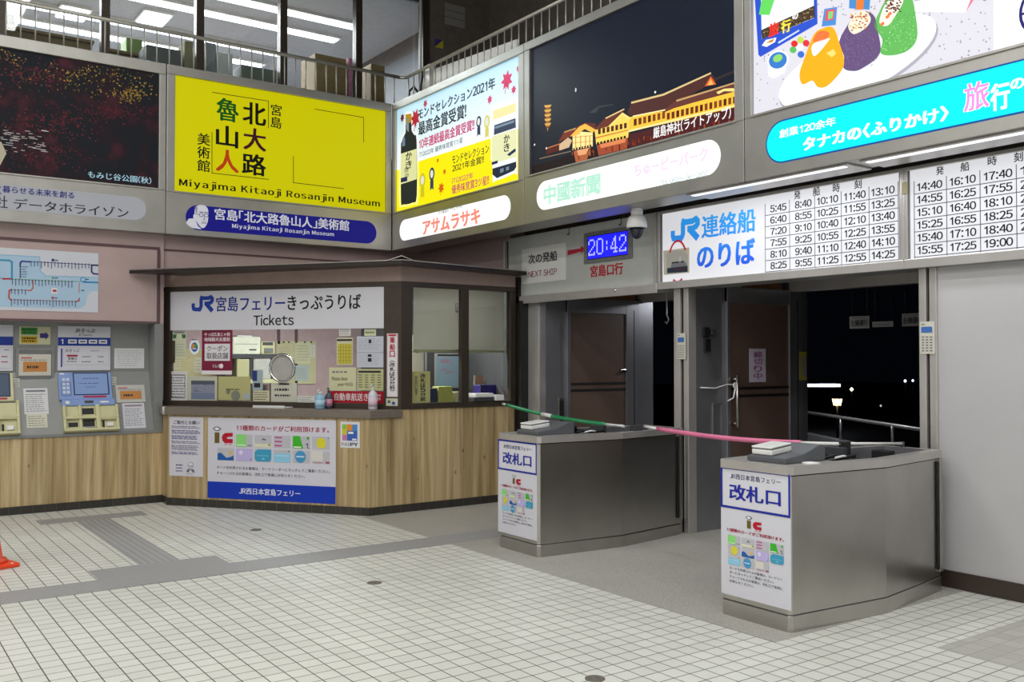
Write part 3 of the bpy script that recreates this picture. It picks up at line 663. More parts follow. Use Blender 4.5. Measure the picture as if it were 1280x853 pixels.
for pts in ([(265.5, 115.5), (335.5, 126.5), (335.5, 160)], [(264.9, 165.5), (264.9, 216.5), (335.5, 224.4)], [(393.5, 136.5), (454.4, 147), (454.4, 178)], [(366.7, 195.5), (366.7, 228.5), (429.6, 236)]): A.pl(pts, .008, bk, 2)
serif(A, 'Miyajima Kitaoji Rosanjin Museum', (223.4, 222.9), (475, 260.8), bk)
A.build('poster', t)
A, bx = plate(FBL, t, [(232, 269.5), (470.5, 291), (350, 266.5), (350, 296)], ink('#1c1c86', .55), 0)
wh = ink('#dcdce6', .5)
a, bb = FBL.uv(250, 268); w = .26; cy = (bx[1] + bx[3]) / 2; dkb = ink('#2c2c74', .25); gyb = ink('#a2a2bc', .4)
A.poly([(a - w * .62, cy - .07), (a - w * .5, cy - .02), (a - w * .22, cy - .01), (a - w * .1, bx[1] + .05), (a + .02, bx[1] + .012), (a - w * .35, bx[1] + .02), (a - w * .55, bx[1] + .05)], wh, 3)
A.poly(smooth([(a - .06, cy + .10), (a - .02, cy + .145), (a + .05, cy + .15), (a + .09, cy + .11), (a + .095, cy + .03), (a + .085, cy - .05), (a + .05, cy - .11), (a + .01, cy - .11), (a - .03, cy - .06), (a - .06, cy + .0)]), wh, 4)
A.disc(a - .062, cy + .01, .018, wh, 5, .03); A.poly([(a - .06, cy + .13), (a - .05, cy + .05), (a - .035, cy + .05), (a - .03, cy + .12)], gyb, 5)
for dx in (.012, .07): A.line([(a + dx + .024 * math.cos(t_ * .785), cy + .035 + .02 * math.sin(t_ * .785)) for t_ in range(9)], .006, dkb, 6); A.line([(a + dx - .02, cy + .068), (a + dx + .022, cy + .07)], .008, dkb, 6)
A.line([(a - .055, cy + .04), (a - .01, cy + .038)], .005, dkb, 6); A.poly([(a + .045, cy + .03), (a + .058, cy - .02), (a + .036, cy - .022)], gyb, 6); A.line([(a + .018, cy - .058), (a + .07, cy - .055)], .008, dkb, 6); A.line([(a + .022, cy - .035), (a + .066, cy - .034)], .006, gyb, 6)
A.tx('宮島「北大路魯山人」美術館', (268, 260.3), (436.3, 289.2), wh, .03, 3); serif(A, 'Miyajima Kitaoji Rosanjin Museum', (289.9, 279.6), (417.5, 296.9), wh, 3)
A.build('name_plate', t)
# --- soy sauce board
def VR(u, v, h=D0): return FBR.uv(u, v, h)
S0, S1, S2 = VR(489.7, 200, 0)[0], VR(655, 200, 0)[0], VR(930, 100, 0)[0]
S3 = S2 + (S2 - S1)
face = (VR(496.3, 200)[0], VR(496.3, 265.8)[1], VR(650.5, 150)[0], VR(496.3, 137.9)[1])
t = billboard('soy sauce advert with dark bottle, pale label jar and red maple leaves', FBR, S0, S1, face, (XR, 9.5, ZB0))
A = Art(FBR, D0); E3 = .95
m, nt, b = base_mat('sky_blue_to_white_print'); L = nt.links.new
g = N(nt, 'ShaderNodeNewGeometry'); sp = N(nt, 'ShaderNodeSeparateXYZ'); L(g.outputs['Position'], sp.inputs[0])
mr = N(nt, 'ShaderNodeMapRange'); mr.inputs['From Min'].default_value = 4.0; mr.inputs['From Max'].default_value = 4.95; L(sp.outputs[2], mr.inputs[0])
r = N(nt, 'ShaderNodeValToRGB'); r.color_ramp.elements[0].color = (*lin('#e4ebf0'), 1); r.color_ramp.elements[1].color = (*lin('#a4c9de'), 1); L(mr.outputs[0], r.inputs[0])
L(r.outputs[0], b.inputs['Emission Color']); L(r.outputs[0], b.inputs['Base Color']); b.inputs['Emission Strength'].default_value = .78; b.inputs['Base Color'].default_value = (.3, .3, .3, 1)
A.rect(*face, m)
ye = ink('#ecdf12', E3)
c0 = lambda x, y: (485 + x / 3.412, 60 + y / 3.412)
A.pp([c0(38, 522), c0(62, 515), c0(128, 485), c0(440, 385), c0(440, 480), c0(548, 455), c0(548, 350), c0(565, 338), c0(565, 565), c0(38, 703)], ye, 2)
dk, pk = ink('#2a3044', .15), ink('#c0306a', .8)
A.tx('モンドセレクション2021年', c0(130, 262), c0(458, 172), dk, .034, 3); A.tx('最高金賞受賞!', c0(130, 318), c0(335, 297), dk, .034, 3)
A.tx('10年連続最高金賞受賞!!', c0(133, 390), c0(370, 350), pk, .034, 3); A.tx('iTi2022年 優秀味覚賞1ツ星', c0(133, 446), c0(320, 404), ink('#5a5f6a', .3), .008, 3)
A.tx('モンドセレクション', c0(275, 460), c0(432, 447), dk, .018, 3); A.tx('2021年金賞!!', c0(275, 500), c0(410, 490), dk, .018, 3)
A.tx('iTi2022年', c0(273, 556), c0(365, 556), pk, .015, 3); A.tx('優秀味覚賞3ツ星!!', c0(273, 587), c0(432, 582), pk, .02, 3)
def maple(cx, cy, rad, m, rot=0):
    a, bb = VR(*c0(cx, cy)); rr = rad / 3.412 * .0105; P = []
    for k in range(14):
        th = rot + math.pi * 2 * k / 14; P.append((a + (rr if k % 2 == 0 else rr * .55) * math.sin(th) * (1.0 if k % 4 == 0 or True else .7), bb + (rr if k % 2 == 0 else rr * .55) * math.cos(th)))
    for k in range(0, 14, 2):
        A.poly([(a, bb), P[k - 1], P[k], P[(k + 1) % 14]], m, 3)
    A.line([(a, bb), (a - rr * .3, bb - rr * 1.2)], rr * .1, m, 3)
lr, lp, lo = ink('#b81f34', .7), ink('#d23a6a', .8), ink('#d6621a', .8)
for (x, y, q, mm, ro) in ((62, 298, 20, ink('#8a2434', .4), .2), (118, 300, 42, lr, .4), (160, 237, 18, lr, .1), (508, 138, 38, lp, .2), (537, 178, 17, lp, .6), (557, 88, 14, lp, 0), (435, 220, 18, lp, .5), (228, 597, 24, lo, .2), (242, 528, 13, lo, .7), (213, 480, 10, lo, .2)): maple(x, y, q, mm, ro)
def bp(pts, m, lay=3): A.pp([c0(*p) for p in pts], m, lay)
# bottle
bp(smooth([(48, 655), (48, 430), (50, 400), (60, 375), (70, 352), (72, 280), (106, 276), (108, 345), (120, 365), (130, 388), (132, 640), (112, 668), (62, 678)], 3), ink('#f4f6f8', .8), 2)
bp(smooth([(56, 650), (56, 430), (58, 405), (66, 382), (76, 360), (78, 320), (100, 318), (102, 352), (113, 372), (123, 395), (124, 630), (106, 660), (66, 668)], 3), ink('#2c3a4c', .2), 3)
bp([(76, 322), (76, 284), (102, 280), (102, 318)], ink('#c09a20', .6), 4); bp([(80, 300), (80, 345), (86, 358), (90, 357), (90, 300)], ink('#9ab0c8', .5), 4)
bp([(62, 420), (62, 395), (70, 380), (74, 382), (74, 418)], ink('#7f96c0', .5), 4)
bp([(56, 582), (56, 452), (124, 430), (124, 560)], ink('#dfe0a8', .8), 4); bp([(56, 575), (56, 556), (84, 548), (84, 568)], ink('#26307a', .3), 5)
A.col('かき', c0(76, 447), c0(104, 512), dk, .03, 5); A.col('醤油', c0(70, 512), c0(90, 550), ink('#6d7850', .4), .0, 5)
# jar
bp(smooth([(447, 548), (447, 270), (449, 262), (549, 228), (552, 235), (552, 520), (540, 535), (462, 566)], 3), ink('#eef4f8', .85), 3)
bp([(449, 308), (449, 268), (547, 234), (547, 272)], ink('#e8dfa0', .9), 4); bp([(453, 372), (455, 330), (545, 300), (547, 340)], ink('#46587a', .3), 4); bp([(458, 336), (540, 308), (540, 318), (458, 346)], ink('#8fa8c4', .5), 5)
bp([(445, 495), (445, 378), (550, 345), (550, 465)], ink('#e2e4b4', .85), 5); bp([(447, 540), (447, 515), (548, 485), (549, 508), (538, 524), (466, 556)], ink('#2c3c5c', .25), 4)
bp([(480, 535), (495, 528), (495, 512), (480, 517)], ink('#8ea6c0', .4), 5); bp([(505, 525), (518, 520), (518, 505), (505, 509)], ink('#8ea6c0', .4), 5)
A.col('かき', c0(495, 372), c0(522, 440), dk, .03, 6); bp([(445, 500), (445, 488), (470, 480), (470, 492)], ink('#26307a', .3), 6); bp([(510, 455), (545, 428), (548, 440), (520, 462)], ink('#26407a', .3), 6)
for (x, y) in ((470, 385), (482, 392), (535, 380)): maple(x, y, 8, lr)
# medals
for (x, y, q, mm) in ((388, 315, 13, ink('#3a4a6a', .4)), (423, 315, 15, ink('#d8cf6a', .8)), (148, 565, 18, ink('#cfc22a', .8)), (188, 538, 16, ink('#44507a', .4))):
    a, bb = VR(*c0(x, y)); rr = q / 3.412 * .0145; A.disc(a, bb, rr * .95, mm, 3, rr * 1.2); A.disc(a, bb, rr * .55, ink('#eef0e6', .7), 4, rr * .75)
    A.poly([(a - rr * .6, bb - rr * 1.1), (a + rr * .6, bb - rr * 1.1), (a + rr * .6, bb - rr * 3), (a, bb - rr * 2.6), (a - rr * .6, bb - rr * 3)], mm, 3)
A.build('poster', t)
A, bx = plate(FBR, t, [(499.7, 286), (638.3, 250), (570, 259), (570, 287.5)], ink('#ffffff', .86), 0)
A.tx('アサムラサキ', c0(148, 738), c0(395, 748), ink('#ee8a78', .85), .06, 3); A.tx('かき醤油のアサムラサキ', c0(215, 692), c0(318, 686), ink('#8c9a86', .6), .02, 3)
A.build('name_plate', t)
# --- shrine at night
c1 = lambda x, y: (660 + x / 4.063, 60 + y / 4.063)
face = (VR(664.4, 200)[0], VR(664.4, 219.5)[1], VR(920.8, 100)[0], VR(664.4, 62.5)[1])
t = billboard('night photo billboard of lit waterside shrine halls under dark sky', FBR, S1, S2, face, (XR, 6.6, ZB0))
A = Art(FBR, D0)
A.rect(*face, ink('#232938', .5, .3))
def sp_(pts, c, e=.9, lay=3): A.pp([c1(*p) for p in pts], ink(c, e), lay)
sp_([(20, 650), (20, 600), (230, 540), (510, 465), (1060, 340), (1060, 378)], '#22161c', .6, 2)
sp_([(232, 525), (320, 505), (300, 570), (245, 584)], '#b0603c', .8, 3); sp_([(350, 495), (510, 455), (505, 512), (360, 548)], '#a04a30', .8, 3); sp_([(515, 440), (1060, 300), (1060, 370), (515, 508)], '#4c1c1e', .8, 3); sp_([(250, 520), (312, 508), (296, 540), (258, 548)], '#e0a070', .9, 4); sp_([(365, 490), (500, 457), (495, 480), (372, 510)], '#d88050', .9, 4)
for _ in range(70):
    x = rnd.uniform(220, 1050); y0 = 560 - (x - 100) * .22 + rnd.uniform(-6, 14); l = rnd.uniform(8, 34); w_ = rnd.uniform(2, 7)
    yb = 640 - (x - 20) * .262
    if y0 + 4 < yb: sp_([(x, y0), (x + w_, y0 - 1), (x + w_, min(y0 + l, yb - 2)), (x, min(y0 + l, yb))], rnd.choice(['#7a2a20', '#a0482a', '#5a1c22', '#c0703a', '#8a3a28']), .8, 3)
for k in range(5):
    y = 296 + k * 23; w_ = 19 - k * .6; sp_([(102 - w_, y - 4), (102 + w_, y - 8), (102 + w_ * .7, y + 4), (102 - w_ * .7, y + 7)], '#e0b050', .8); sp_([(102 - w_ * .55, y + 7), (102 + w_ * .55, y + 4), (102 + w_ * .55, y + 14), (102 - w_ * .55, y + 16)], '#a8602a', .8)
sp_([(98, 408), (106, 406), (100, 425)], '#c8a060', .6)
# far shore hall
sp_([(95, 512), (160, 490), (160, 520), (95, 545)], '#5a2220', .7); sp_([(95, 508), (165, 484), (165, 490), (95, 514)], '#c87a40', .8); sp_([(60, 560), (220, 522), (220, 528), (60, 566)], '#8a7860', .6)
sp_([(160, 490), (205, 455), (225, 470), (210, 505), (160, 522)], '#d8b890', .8); sp_([(155, 480), (185, 425), (245, 405), (290, 380), (262, 440), (205, 455)], '#7a3224', .8); sp_([(185, 425), (245, 405), (245, 412), (185, 432)], '#e0c080', .8)
# first gabled hall
sp_([(228, 520), (228, 448), (262, 425), (330, 430), (330, 500)], '#f0d890', 1.0); sp_([(215, 450), (262, 400), (292, 385), (345, 415), (330, 432), (290, 412), (245, 445)], '#e8b048', 1.0, 4); sp_([(262, 400), (292, 380), (345, 385), (345, 415)], '#6a3026', .7, 3)
for x in (243, 268, 293, 314): sp_([(x, 446), (x + 4, 445), (x + 4, 510), (x, 512)], '#b8803a', .9, 5)
for y in (450, 478): sp_([(230, y + 4), (330, y - 6), (330, y - 3), (230, y + 7)], '#c89a50', .9, 5)
for x in range(232, 326, 14): sp_([(x, 522 - (x - 232) * .2), (x + 8, 520 - (x - 232) * .2), (x + 8, 508 - (x - 232) * .2), (x, 510 - (x - 232) * .2)], '#1c1614', .2, 5)
# second gabled hall
sp_([(335, 415), (395, 355), (490, 310), (480, 330), (425, 395), (340, 418)], '#6e3428', .7); sp_([(395, 355), (490, 308), (492, 314), (397, 361)], '#e0c488', .9, 4)
sp_([(348, 490), (340, 418), (425, 395), (480, 335), (520, 360), (510, 455)], '#f0c858', 1.0); sp_([(410, 398), (482, 328), (528, 358), (516, 366), (482, 342), (425, 398)], '#f0d078', 1.0, 5)
for k in range(7): x = 358 + k * 22; sp_([(x, 440 - k * 5), (x + 14, 437 - k * 5), (x + 14, 410 - k * 5), (x, 413 - k * 5)], '#5a2a1c', .6, 5)
sp_([(345, 455), (512, 415), (512, 420), (345, 461)], '#c86a2a', .9, 5)
for k in range(9): x = 352 + k * 17; sp_([(x, 494 - k * 4.1), (x + 11, 491 - k * 4.1), (x + 11, 478 - k * 4.1), (x, 481 - k * 4.1)], '#181210', .2, 5)
# long main roof
sp_([(505, 330), (530, 268), (690, 235), (930, 128), (960, 165), (915, 190), (690, 320), (520, 345)], '#54302c', .7); sp_([(525, 275), (690, 232), (930, 124), (932, 132), (692, 242), (527, 284)], '#d6bc84', .9, 4)
sp_([(900, 195), (930, 145), (958, 185)], '#d8622a', 1.0, 4); sp_([(915, 190), (930, 160), (945, 186)], '#f0b060', 1.0, 5); sp_([(1060, 108), (1060, 122), (960, 165), (945, 155)], '#3c3234', .5, 3)
sp_([(685, 320), (760, 262), (1060, 175), (1060, 220), (760, 300), (690, 330)], '#6a3c34', .7, 5); sp_([(755, 265), (1060, 172), (1060, 180), (758, 274)], '#c8a06a', .8, 6)
sp_([(515, 425), (515, 352), (690, 322), (1060, 215), (1060, 300), (760, 372)], '#f0b83a', 1.0, 4)
for k in range(22):
    x = 540 + k * 24; yt = 362 - (x - 520) * .245 + (4 if x < 700 else 14)
    sp_([(x, yt + 36), (x + 15, yt + 32), (x + 15, yt - 2), (x, yt + 2)], rnd.choice(['#5a2416', '#74341c', '#8a4a22']), .6, 6)
sp_([(515, 418), (1060, 288), (1060, 296), (515, 428)], '#f0d898', 1.0, 6); sp_([(535, 345), (700, 312), (700, 318), (535, 352)], '#f8e0a0', 1.0, 6); sp_([(960, 225), (1000, 208), (1045, 205), (1060, 212), (1060, 222), (1000, 220), (970, 236)], '#f0d080', 1.0, 7)
sp_([(310, 330), (360, 296), (435, 285), (438, 290), (362, 304), (345, 330), (338, 330)], '#4a4c54', .5, 3)
for (x, y) in ((35, 492), (95, 510), (648, 225)): A.disc(*VR(*c1(x, y)), .012, ink('#e8e8e0', .8), 4, n=10)
A.disc(*VR(720, 112.5), .012, ink('#dfe4ee', .7), 3, .022, n=12)
A.tx('厳島神社(ライトアップ)', c1(640, 405), c1(1035, 357), ink('#f2f2f2', .9), .02, 9)
A.build('poster', t)
A, bx = plate(FBR, t, [(671, 247), (901, 193), (788, 199.5), (788, 240)], ink('#ffffff', .88), 0)
A.tx('中國新聞', c1(80, 702), c1(370, 738), ink('#b4e8d2', .8), .06, 3); A.tx('ちゅーピーパーク', c1(540, 592), c1(915, 575), ink('#ecd4ea', .85), .05, 3); A.tx('TEL 0829-56-2855', c1(668, 674), c1(918, 648), ink('#a9c4c2', .7), .01, 3)
A.build('name_plate', t)
# --- rice ball advert
c2 = lambda x, y: (930 + x / 5.685, y / 5.685); c3 = lambda x, y: (960 + x / 4, y / 4)
face = (VR(942, 80)[0], VR(942, 145.2)[1], S3 - .12, 4.93)
t = billboard('food advert with orange, purple and green rice balls on white plate', FBR, S2, S3, face, (XR, 3.6, ZB0))
A = Art(FBR, D0); E5 = 1.0
A.rect(*face, ink('#dad9e2', .86))
def q(pts, c, e=E5, lay=3, f=c2): A.pp([f(*p) for p in pts], ink(c, e), lay)
pl0 = VR(*c2(640, 500))
for k in range(520):
    u, v = rnd.uniform(945, 1240), rnd.uniform(-120, 140); a, bb = VR(u, v)
    if face[0] < a < face[2] - .1 and face[1] < bb < face[3]: A.disc(a, bb, rnd.uniform(.005, .009), ink('#b4b3bf', .65), 2, n=6)
# plate: an ellipse seen on the print
ell = lambda cx, cy, ax, ay, rot, n=40: [(cx + ax * math.cos(2 * math.pi * k / n) * math.cos(rot) - ay * math.sin(2 * math.pi * k / n) * math.sin(rot), cy + ax * math.cos(2 * math.pi * k / n) * math.sin(rot) + ay * math.sin(2 * math.pi * k / n) * math.cos(rot)) for k in range(n)]
q(ell(455, 322, 440, 152, -.47), '#b9b8c4', .7, 3.5, c3); q(ell(450, 308, 435, 150, -.47), '#f8fafc', 1.0, 4, c3); q(ell(452, 292, 375, 108, -.47), '#e6eaee', .9, 5, c3)
# rice balls
q(smooth([(400, 520), (440, 400), (500, 250), (560, 205), (640, 200), (690, 330), (715, 420), (700, 500), (600, 610), (530, 620), (490, 575), (420, 600)]), '#f5a51a', 1.0, 7)
q(smooth([(485, 340), (520, 300), (600, 275), (608, 290), (510, 400)]), '#efe6e0', 1.0, 8); q(smooth([(500, 300), (520, 240), (560, 220), (610, 235), (590, 280)]), '#e8703a', 1.0, 8); q([(590, 380), (640, 350), (660, 380), (630, 410)], '#ffd070', 1.0, 8)
q(smooth([(680, 300), (740, 180), (790, 110), (860, 80), (925, 110), (950, 200), (970, 380), (840, 490), (760, 505), (710, 480), (715, 400)]), '#6a5480', .8, 6)
for _ in range(160):
    x, y = rnd.uniform(720, 950), rnd.uniform(230, 470); q([(x, y), (x + 6, y + 2), (x + 4, y + 7), (x - 2, y + 5)], rnd.choice(['#8a74a0', '#57436c', '#7a6494']), .8, 7)
q(smooth([(745, 190), (790, 110), (860, 80), (905, 130), (880, 190), (790, 245)]), '#e6dcc8', 1.0, 7)
for _ in range(60):
    x, y = rnd.uniform(760, 890), rnd.uniform(85, 215); q([(x, y), (x + 12, y + 4), (x + 8, y + 12), (x - 4, y + 8)], rnd.choice(['#b04a3a', '#d8a84a', '#8a3a4a', '#f0e0b0']), 1.0, 8)
q(smooth([(535, 130), (560, 60), (600, -10), (660, -40), (715, -20), (740, 70), (748, 190), (700, 255), (620, 278), (565, 265), (575, 200)]), '#63b45a', .9, 6, c3)
for _ in range(130):
    x, y = rnd.uniform(565, 735), rnd.uniform(60, 250); q([(x, y), (x + 5, y + 2), (x + 3, y + 6), (x - 2, y + 4)], rnd.choice(['#86cc78', '#4a9a48', '#a4dc90']), .9, 7, c3)
q(smooth([(560, 110), (600, 10), (680, 0), (640, 80), (600, 130)]), '#e8e2d4', 1.0, 7, c3)
for _ in range(50):
    x, y = rnd.uniform(590, 665), rnd.uniform(-10, 60); q([(x, y), (x + 9, y + 3), (x + 6, y + 9), (x - 3, y + 6)], rnd.choice(['#4a2a2c', '#6a4038', '#8a5a48']), .8, 8, c3)
for (x, y) in ((600, 85), (575, 120), (612, 70)): q([(x - 10, y), (x + 6, y - 12), (x + 12, y + 2), (x - 4, y + 12)], '#e8703a', 1.0, 8, c3)
# blue seasoning packet
q([(70, -160), (105, 390), (120, 405), (525, 170), (520, -160)], '#2a4fc4', .95, 4); q([(120, -160), (130, 280), (500, 130), (500, -160)], '#dfe6ee', 1.0, 5)
q([(110, 105), (140, -60), (240, -60), (185, 108)], '#5fca5a', 1.0, 6); q([(128, 215), (505, 40), (508, 125), (132, 280)], '#4a3c30', .7, 6)
for _ in range(320):
    x = rnd.uniform(140, 495); y = rnd.uniform(60, 265); lo_ = 215 - (x - 128) * .464; hi_ = 280 - (x - 132) * .41
    if lo_ < y < hi_: q([(x, y), (x + 9, y + 2), (x + 7, y + 9), (x - 2, y + 7)], rnd.choice(['#7a6a3a', '#a08a4a', '#4a3c24', '#6a4a34', '#c8b070']), .8, 7)
A.tx('タナカの', c2(135, 150), c2(235, 150), ink('#f4f4f4', 1), .03, 9); A.tx('旅', c2(180, 175), c2(255, 245), ink('#e0302a', 1), .05, 9); A.tx('行', c2(270, 155), c2(340, 222), ink('#f0d84a', 1), .05, 9); A.tx('の', c2(350, 100), c2(390, 132), ink('#f4f4f4', 1), .05, 9)
q([(130, 325), (160, 285), (235, 268), (225, 300), (165, 335)], '#e8e4dc', 1, 6); q([(160, 308), (195, 285), (222, 278), (205, 302)], '#c8843a', .9, 7); q([(245, 300), (395, 212), (398, 222), (250, 312)], '#c8d4f0', .9, 6)
# small packets and tub
q([(555, 190), (575, 65), (665, 50), (655, 178)], '#4a8ad0', .9, 5); q([(580, 150), (590, 75), (650, 65), (640, 140)], '#e84a5a', .9, 6); q([(600, 140), (605, 85), (640, 80), (634, 130)], '#7ad07a', .9, 7)
q(ell(245, 430, 76, 66, -.5), '#f0f2f4', 1.0, 5); q(ell(245, 430, 66, 57, -.5), '#3a78c8', .9, 6); q(ell(245, 415, 36, 26, -.5), '#8ad06a', .9, 7); q([(172, 470), (176, 540), (215, 560), (290, 520), (315, 430), (300, 470), (230, 505)], '#e4e6ea', 1.0, 5)
for (x, y, c_) in ((362, 312, '#d82a2a'), (405, 285, '#b8d04a'), (445, 308, '#d83040'), (352, 355, '#58b45a'), (408, 388, '#3a6ac8'), (400, 335, '#e8ecf0')): q(ell(x, y, 24, 24, 0, 12), c_, .95, 5)
q([(750, 60), (755, -120), (905, -120), (895, 70)], '#4a88c8', .9, 5); q([(800, 70), (805, -20), (860, -20), (850, 70)], '#e87a2a', .9, 6)
q([(735, 60), (735, -120), (1060, -120), (990, 62)], '#f0eef0', 1.0, 4, c3); q([(990, 62), (1060, -120), (1100, -120), (1030, 0)], '#e07a94', .9, 4, c3); q([(735, 8), (735, -2), (790, -12), (790, -2)], '#b8b8c0', .8, 5, c3)
q([(1130, 256), (1130, -200), (1500, -300), (1500, 166)], '#fbfdff', .9, 3, c3)
a, bb = VR(*c3(1252, 78)); a += .165; A.disc(a, bb, .16, ink('#2a2a7a', .6), 4, .17); A.disc(a, bb, .14, ink('#fbfdff', 1.1), 5, .15)
A.line([(a - .14, bb), (a + .14, bb)], .016, ink('#2a2a7a', .6), 6); A.line([(a - .1, bb + .1), (a + .02, bb), (a - .1, bb - .1)], .016, ink('#2a2a7a', .6), 6)
A.build('poster', t)
A = Art(FBR, 0); cl = VR(958.8, 178, 0)[0]; tp = VR(*c3(100, 600), 0)[1]; bt = VR(*c3(60, 810), 0)[1]
A.stadium(cl - .012, bt - .012, S3 - .03, tp + .012, ink('#1a58a8', .6), 1); A.stadium(cl, bt, S3 - .05, tp, ink('#08e2ee', .95), 2)
wt = ink('#f6feff', 1.0)
A.tx('創業120余年', c3(58, 650), c3(340, 627), wt, .03, 3); A.tx('タナカの〈ふりかけ〉', c3(175, 690), c3(905, 602), wt, .06, 3)
A.tx('旅', c3(976, 425), c3(1112, 537), wt, .07, 3); A.tx('旅', c3(980, 425), c3(1108, 535), ink('#f08ad0', 1.0), .02, 4); A.tx('行', c3(1112, 425), c3(1212, 540), wt, .05, 3); A.tx('の', c3(1212, 400), c3(1285, 437), wt, .05, 3)
A.build('name_plate', t)
# ================================================================== BALCONY
bars = [1.377 + .1395 * k for k in range(-14, 34)]
t = thing('balcony_railing', 'grey metal railing with thin upright bars above the left billboards', 'railing', (2.8, 11.06, ZB1))
Mesh().tube([(-.7, 11.06, 5.425), (6.06, 11.06, 5.425)], .022, M_RAIL).build('handrail', t)
proto = None
for x in bars:
    if not -.65 < x < 6.02: continue
    if proto is None:
        proto = Mesh().tube([(x, 11.06, ZB1), (x, 11.06, 5.415)], .0085, M_RAIL, 8).build('baluster', t); px0 = proto.location.copy(); x0 = x
    else:
        c = proto.copy(); COL.objects.link(c); c.parent = t; c.location = (px0.x + x - x0, px0.y, px0.z)
t = thing('balcony_railing', 'grey metal railing rising toward the right above the right billboards', 'railing', (6.14, 7.0, ZB1))
Mesh().tube([(6.06, 11.06, 5.425), (6.11, 11.045, 5.425), (6.14, 11.0, 5.425), (6.14, 2.4, 5.425)], .022, M_RAIL).build('handrail', t)
FRR = Frame((6.14, 0, 0), (0, -1, 0)); ya, yb = -FRR.uv(544.3, 90)[0], -FRR.uv(751.3, 5)[0]; st = (ya - yb) / 23
proto = None
for k in range(-9, 46):
    y = ya - st * k
    if not 2.45 < y < 10.98: continue
    if proto is None:
        proto = Mesh().tube([(6.14, y, ZB1), (6.14, y, 5.415)], .0085, M_RAIL, 8).build('baluster', t); py0 = proto.location.copy(); y0 = y
    else:
        c = proto.copy(); COL.objects.link(c); c.parent = t; c.location = (py0.x, py0.y + y - y0, py0.z)
FW2 = Frame((6.22, 0, 0), (0, -1, 0)); A_ = FW2.uv(541, 87); B_ = FW2.uv(646, 49)
m = Mesh(); m.prism([(A_[0], ZB1), (B_[0], ZB1), (B_[0], B_[1]), (A_[0], A_[1])], -.02, 0, mat('white_banner_board', '#f2f2f0', .5), F=FW2)
tag(m.build('banner'), 'long plain white board standing behind the right balcony railing', 'banner')
m = Mesh(); a = FW2.uv(531.5, 84); b_ = FW2.uv(539.7, 107); m.fbox(FW2, a[0], ZB1, b_[0], a[1], -.04, .03, M_WPL, .006)
m.tube([FW2.at(a[0] - .02, ZB1, .04), FW2.at(a[0] - .08, ZB1 + .12, .05), FW2.at(a[0] - .2, ZB1 + .24, .06), FW2.at(a[0] - .32, ZB1 + .2, .06), FW2.at(a[0] - .30, ZB1 + .02, .05)], .016, M_BLACK, 8)
m.tube([FW2.at(a[0] + .05, a[1] - .08, .07), FW2.at(a[0] + .09, a[1] - .16, .09), FW2.at(a[0] + .03, a[1] - .26, .08), FW2.at(a[0] - .02, ZB1, .05)], .014, M_BLACK, 8)
tag(m.build('junction_box'), 'small white junction box with looped black cable at balcony corner', 'junction box')
tag(Mesh().tube([(6.87, 11.90, 4.35), (6.87, 11.90, 7.3)], .02, M_WPL, 8).build('conduit'), 'thin pale pipe standing at the dark end of the office windows', 'pipe')
FUW = Frame((0, 11.95, 0), (1, 0, 0))
A = Art(FUW); A.slab((556, 3), (581, 36), ink('#8f8f8c')); bx = FUW.box((556, 3), (581, 36), .003)
for f in (.36, .68): A.line([(bx[0], bx[1] + (bx[3] - bx[1]) * f), (bx[2], bx[1] + (bx[3] - bx[1]) * f)], .01, ink('#5c5c5a'))
tag(A.build('wall_sheet'), 'grey folded sheet pinned high on the dark upper wall', 'notice')
A = Art(FUW); A.slab((543.5, 48), (553.8, 61), ink('#4a3a80')); bx = FUW.box((543.5, 48), (553.8, 61), .003); A.poly([(bx[0], bx[1]), (bx[2], bx[1]), (bx[2], bx[3])], ink('#b8b82a')); tag(A.build('wall_emblem'), 'small purple and yellow square emblem on dark upper wall', 'sign')
tag(Mesh().box((7.35, 10.6, 7.26), (8.0, 11.5, 7.3), M_GRP, .004).box((7.4, 10.7, 7.25), (7.95, 11.4, 7.262), M_GRPD).build('ceiling_vent'), 'pale grey vent panel in the dark upper ceiling', 'vent')
# office furniture seen through the windows
def desk(x0, x1, y, label, h=.98):
    t = thing('office_counter', label, 'counter', ((x0 + x1) / 2, y, 4.35), 'brown counters in the upstairs office')
    Mesh().box((x0, y - .25, 4.35), (x1, y + .25, 4.35 + h), M_CARD, .01).build('counter_body', t); Mesh().box((x0 - .03, y - .29, 4.35 + h), (x1 + .03, y + .29, 4.39 + h), M_CARD, .006).build('counter_top', t)
desk(-.5, 2.55, 13.0, 'brown office counter behind the leftmost windows', 1.30); desk(2.72, 3.75, 13.0, 'brown office counter behind the second window', 1.24)
FO = Frame((0, 12.25, 0), (1, 0, 0)); FO2 = Frame((0, 12.85, 0), (1, 0, 0))
def obox(p, q, dep, m, name, label, cat, group=None, bev=.012, F=None, z0=4.35):
    F = F or FO; a = F.box(p, q); return tag(Mesh().fbox(F, a[0], z0, a[2], a[3], -dep, 0, m, bev).build(name), label, cat, group)
obox((394, 66), (433, 130), .5, M_CARD, 'cardboard_box', 'large brown cardboard box leaning inside the fourth office window', 'box', 'cardboard boxes in the office')
obox((464, 79), (481, 132), .4, M_CARD, 'cardboard_box', 'narrow brown cardboard box right of the dark window post', 'box', 'cardboard boxes in the office')
obox((436, 72), (446, 130), .3, mat('dusty_red_fabric', '#9a6070', .8), 'fabric_bundle', 'dusty red bundle beside the large cardboard box upstairs', 'bundle')
obox((231, 50), (243.5, 95), .3, mat('olive_fabric', '#6a6444', .8), 'chair_back', 'olive chair back behind the office window post', 'chair')
obox((183, 55), (228, 90), .4, mat('dark_grey_cabinet', '#3e4040', .6), 'office_cabinet', 'dark grey low cabinet behind the second office window', 'cabinet')
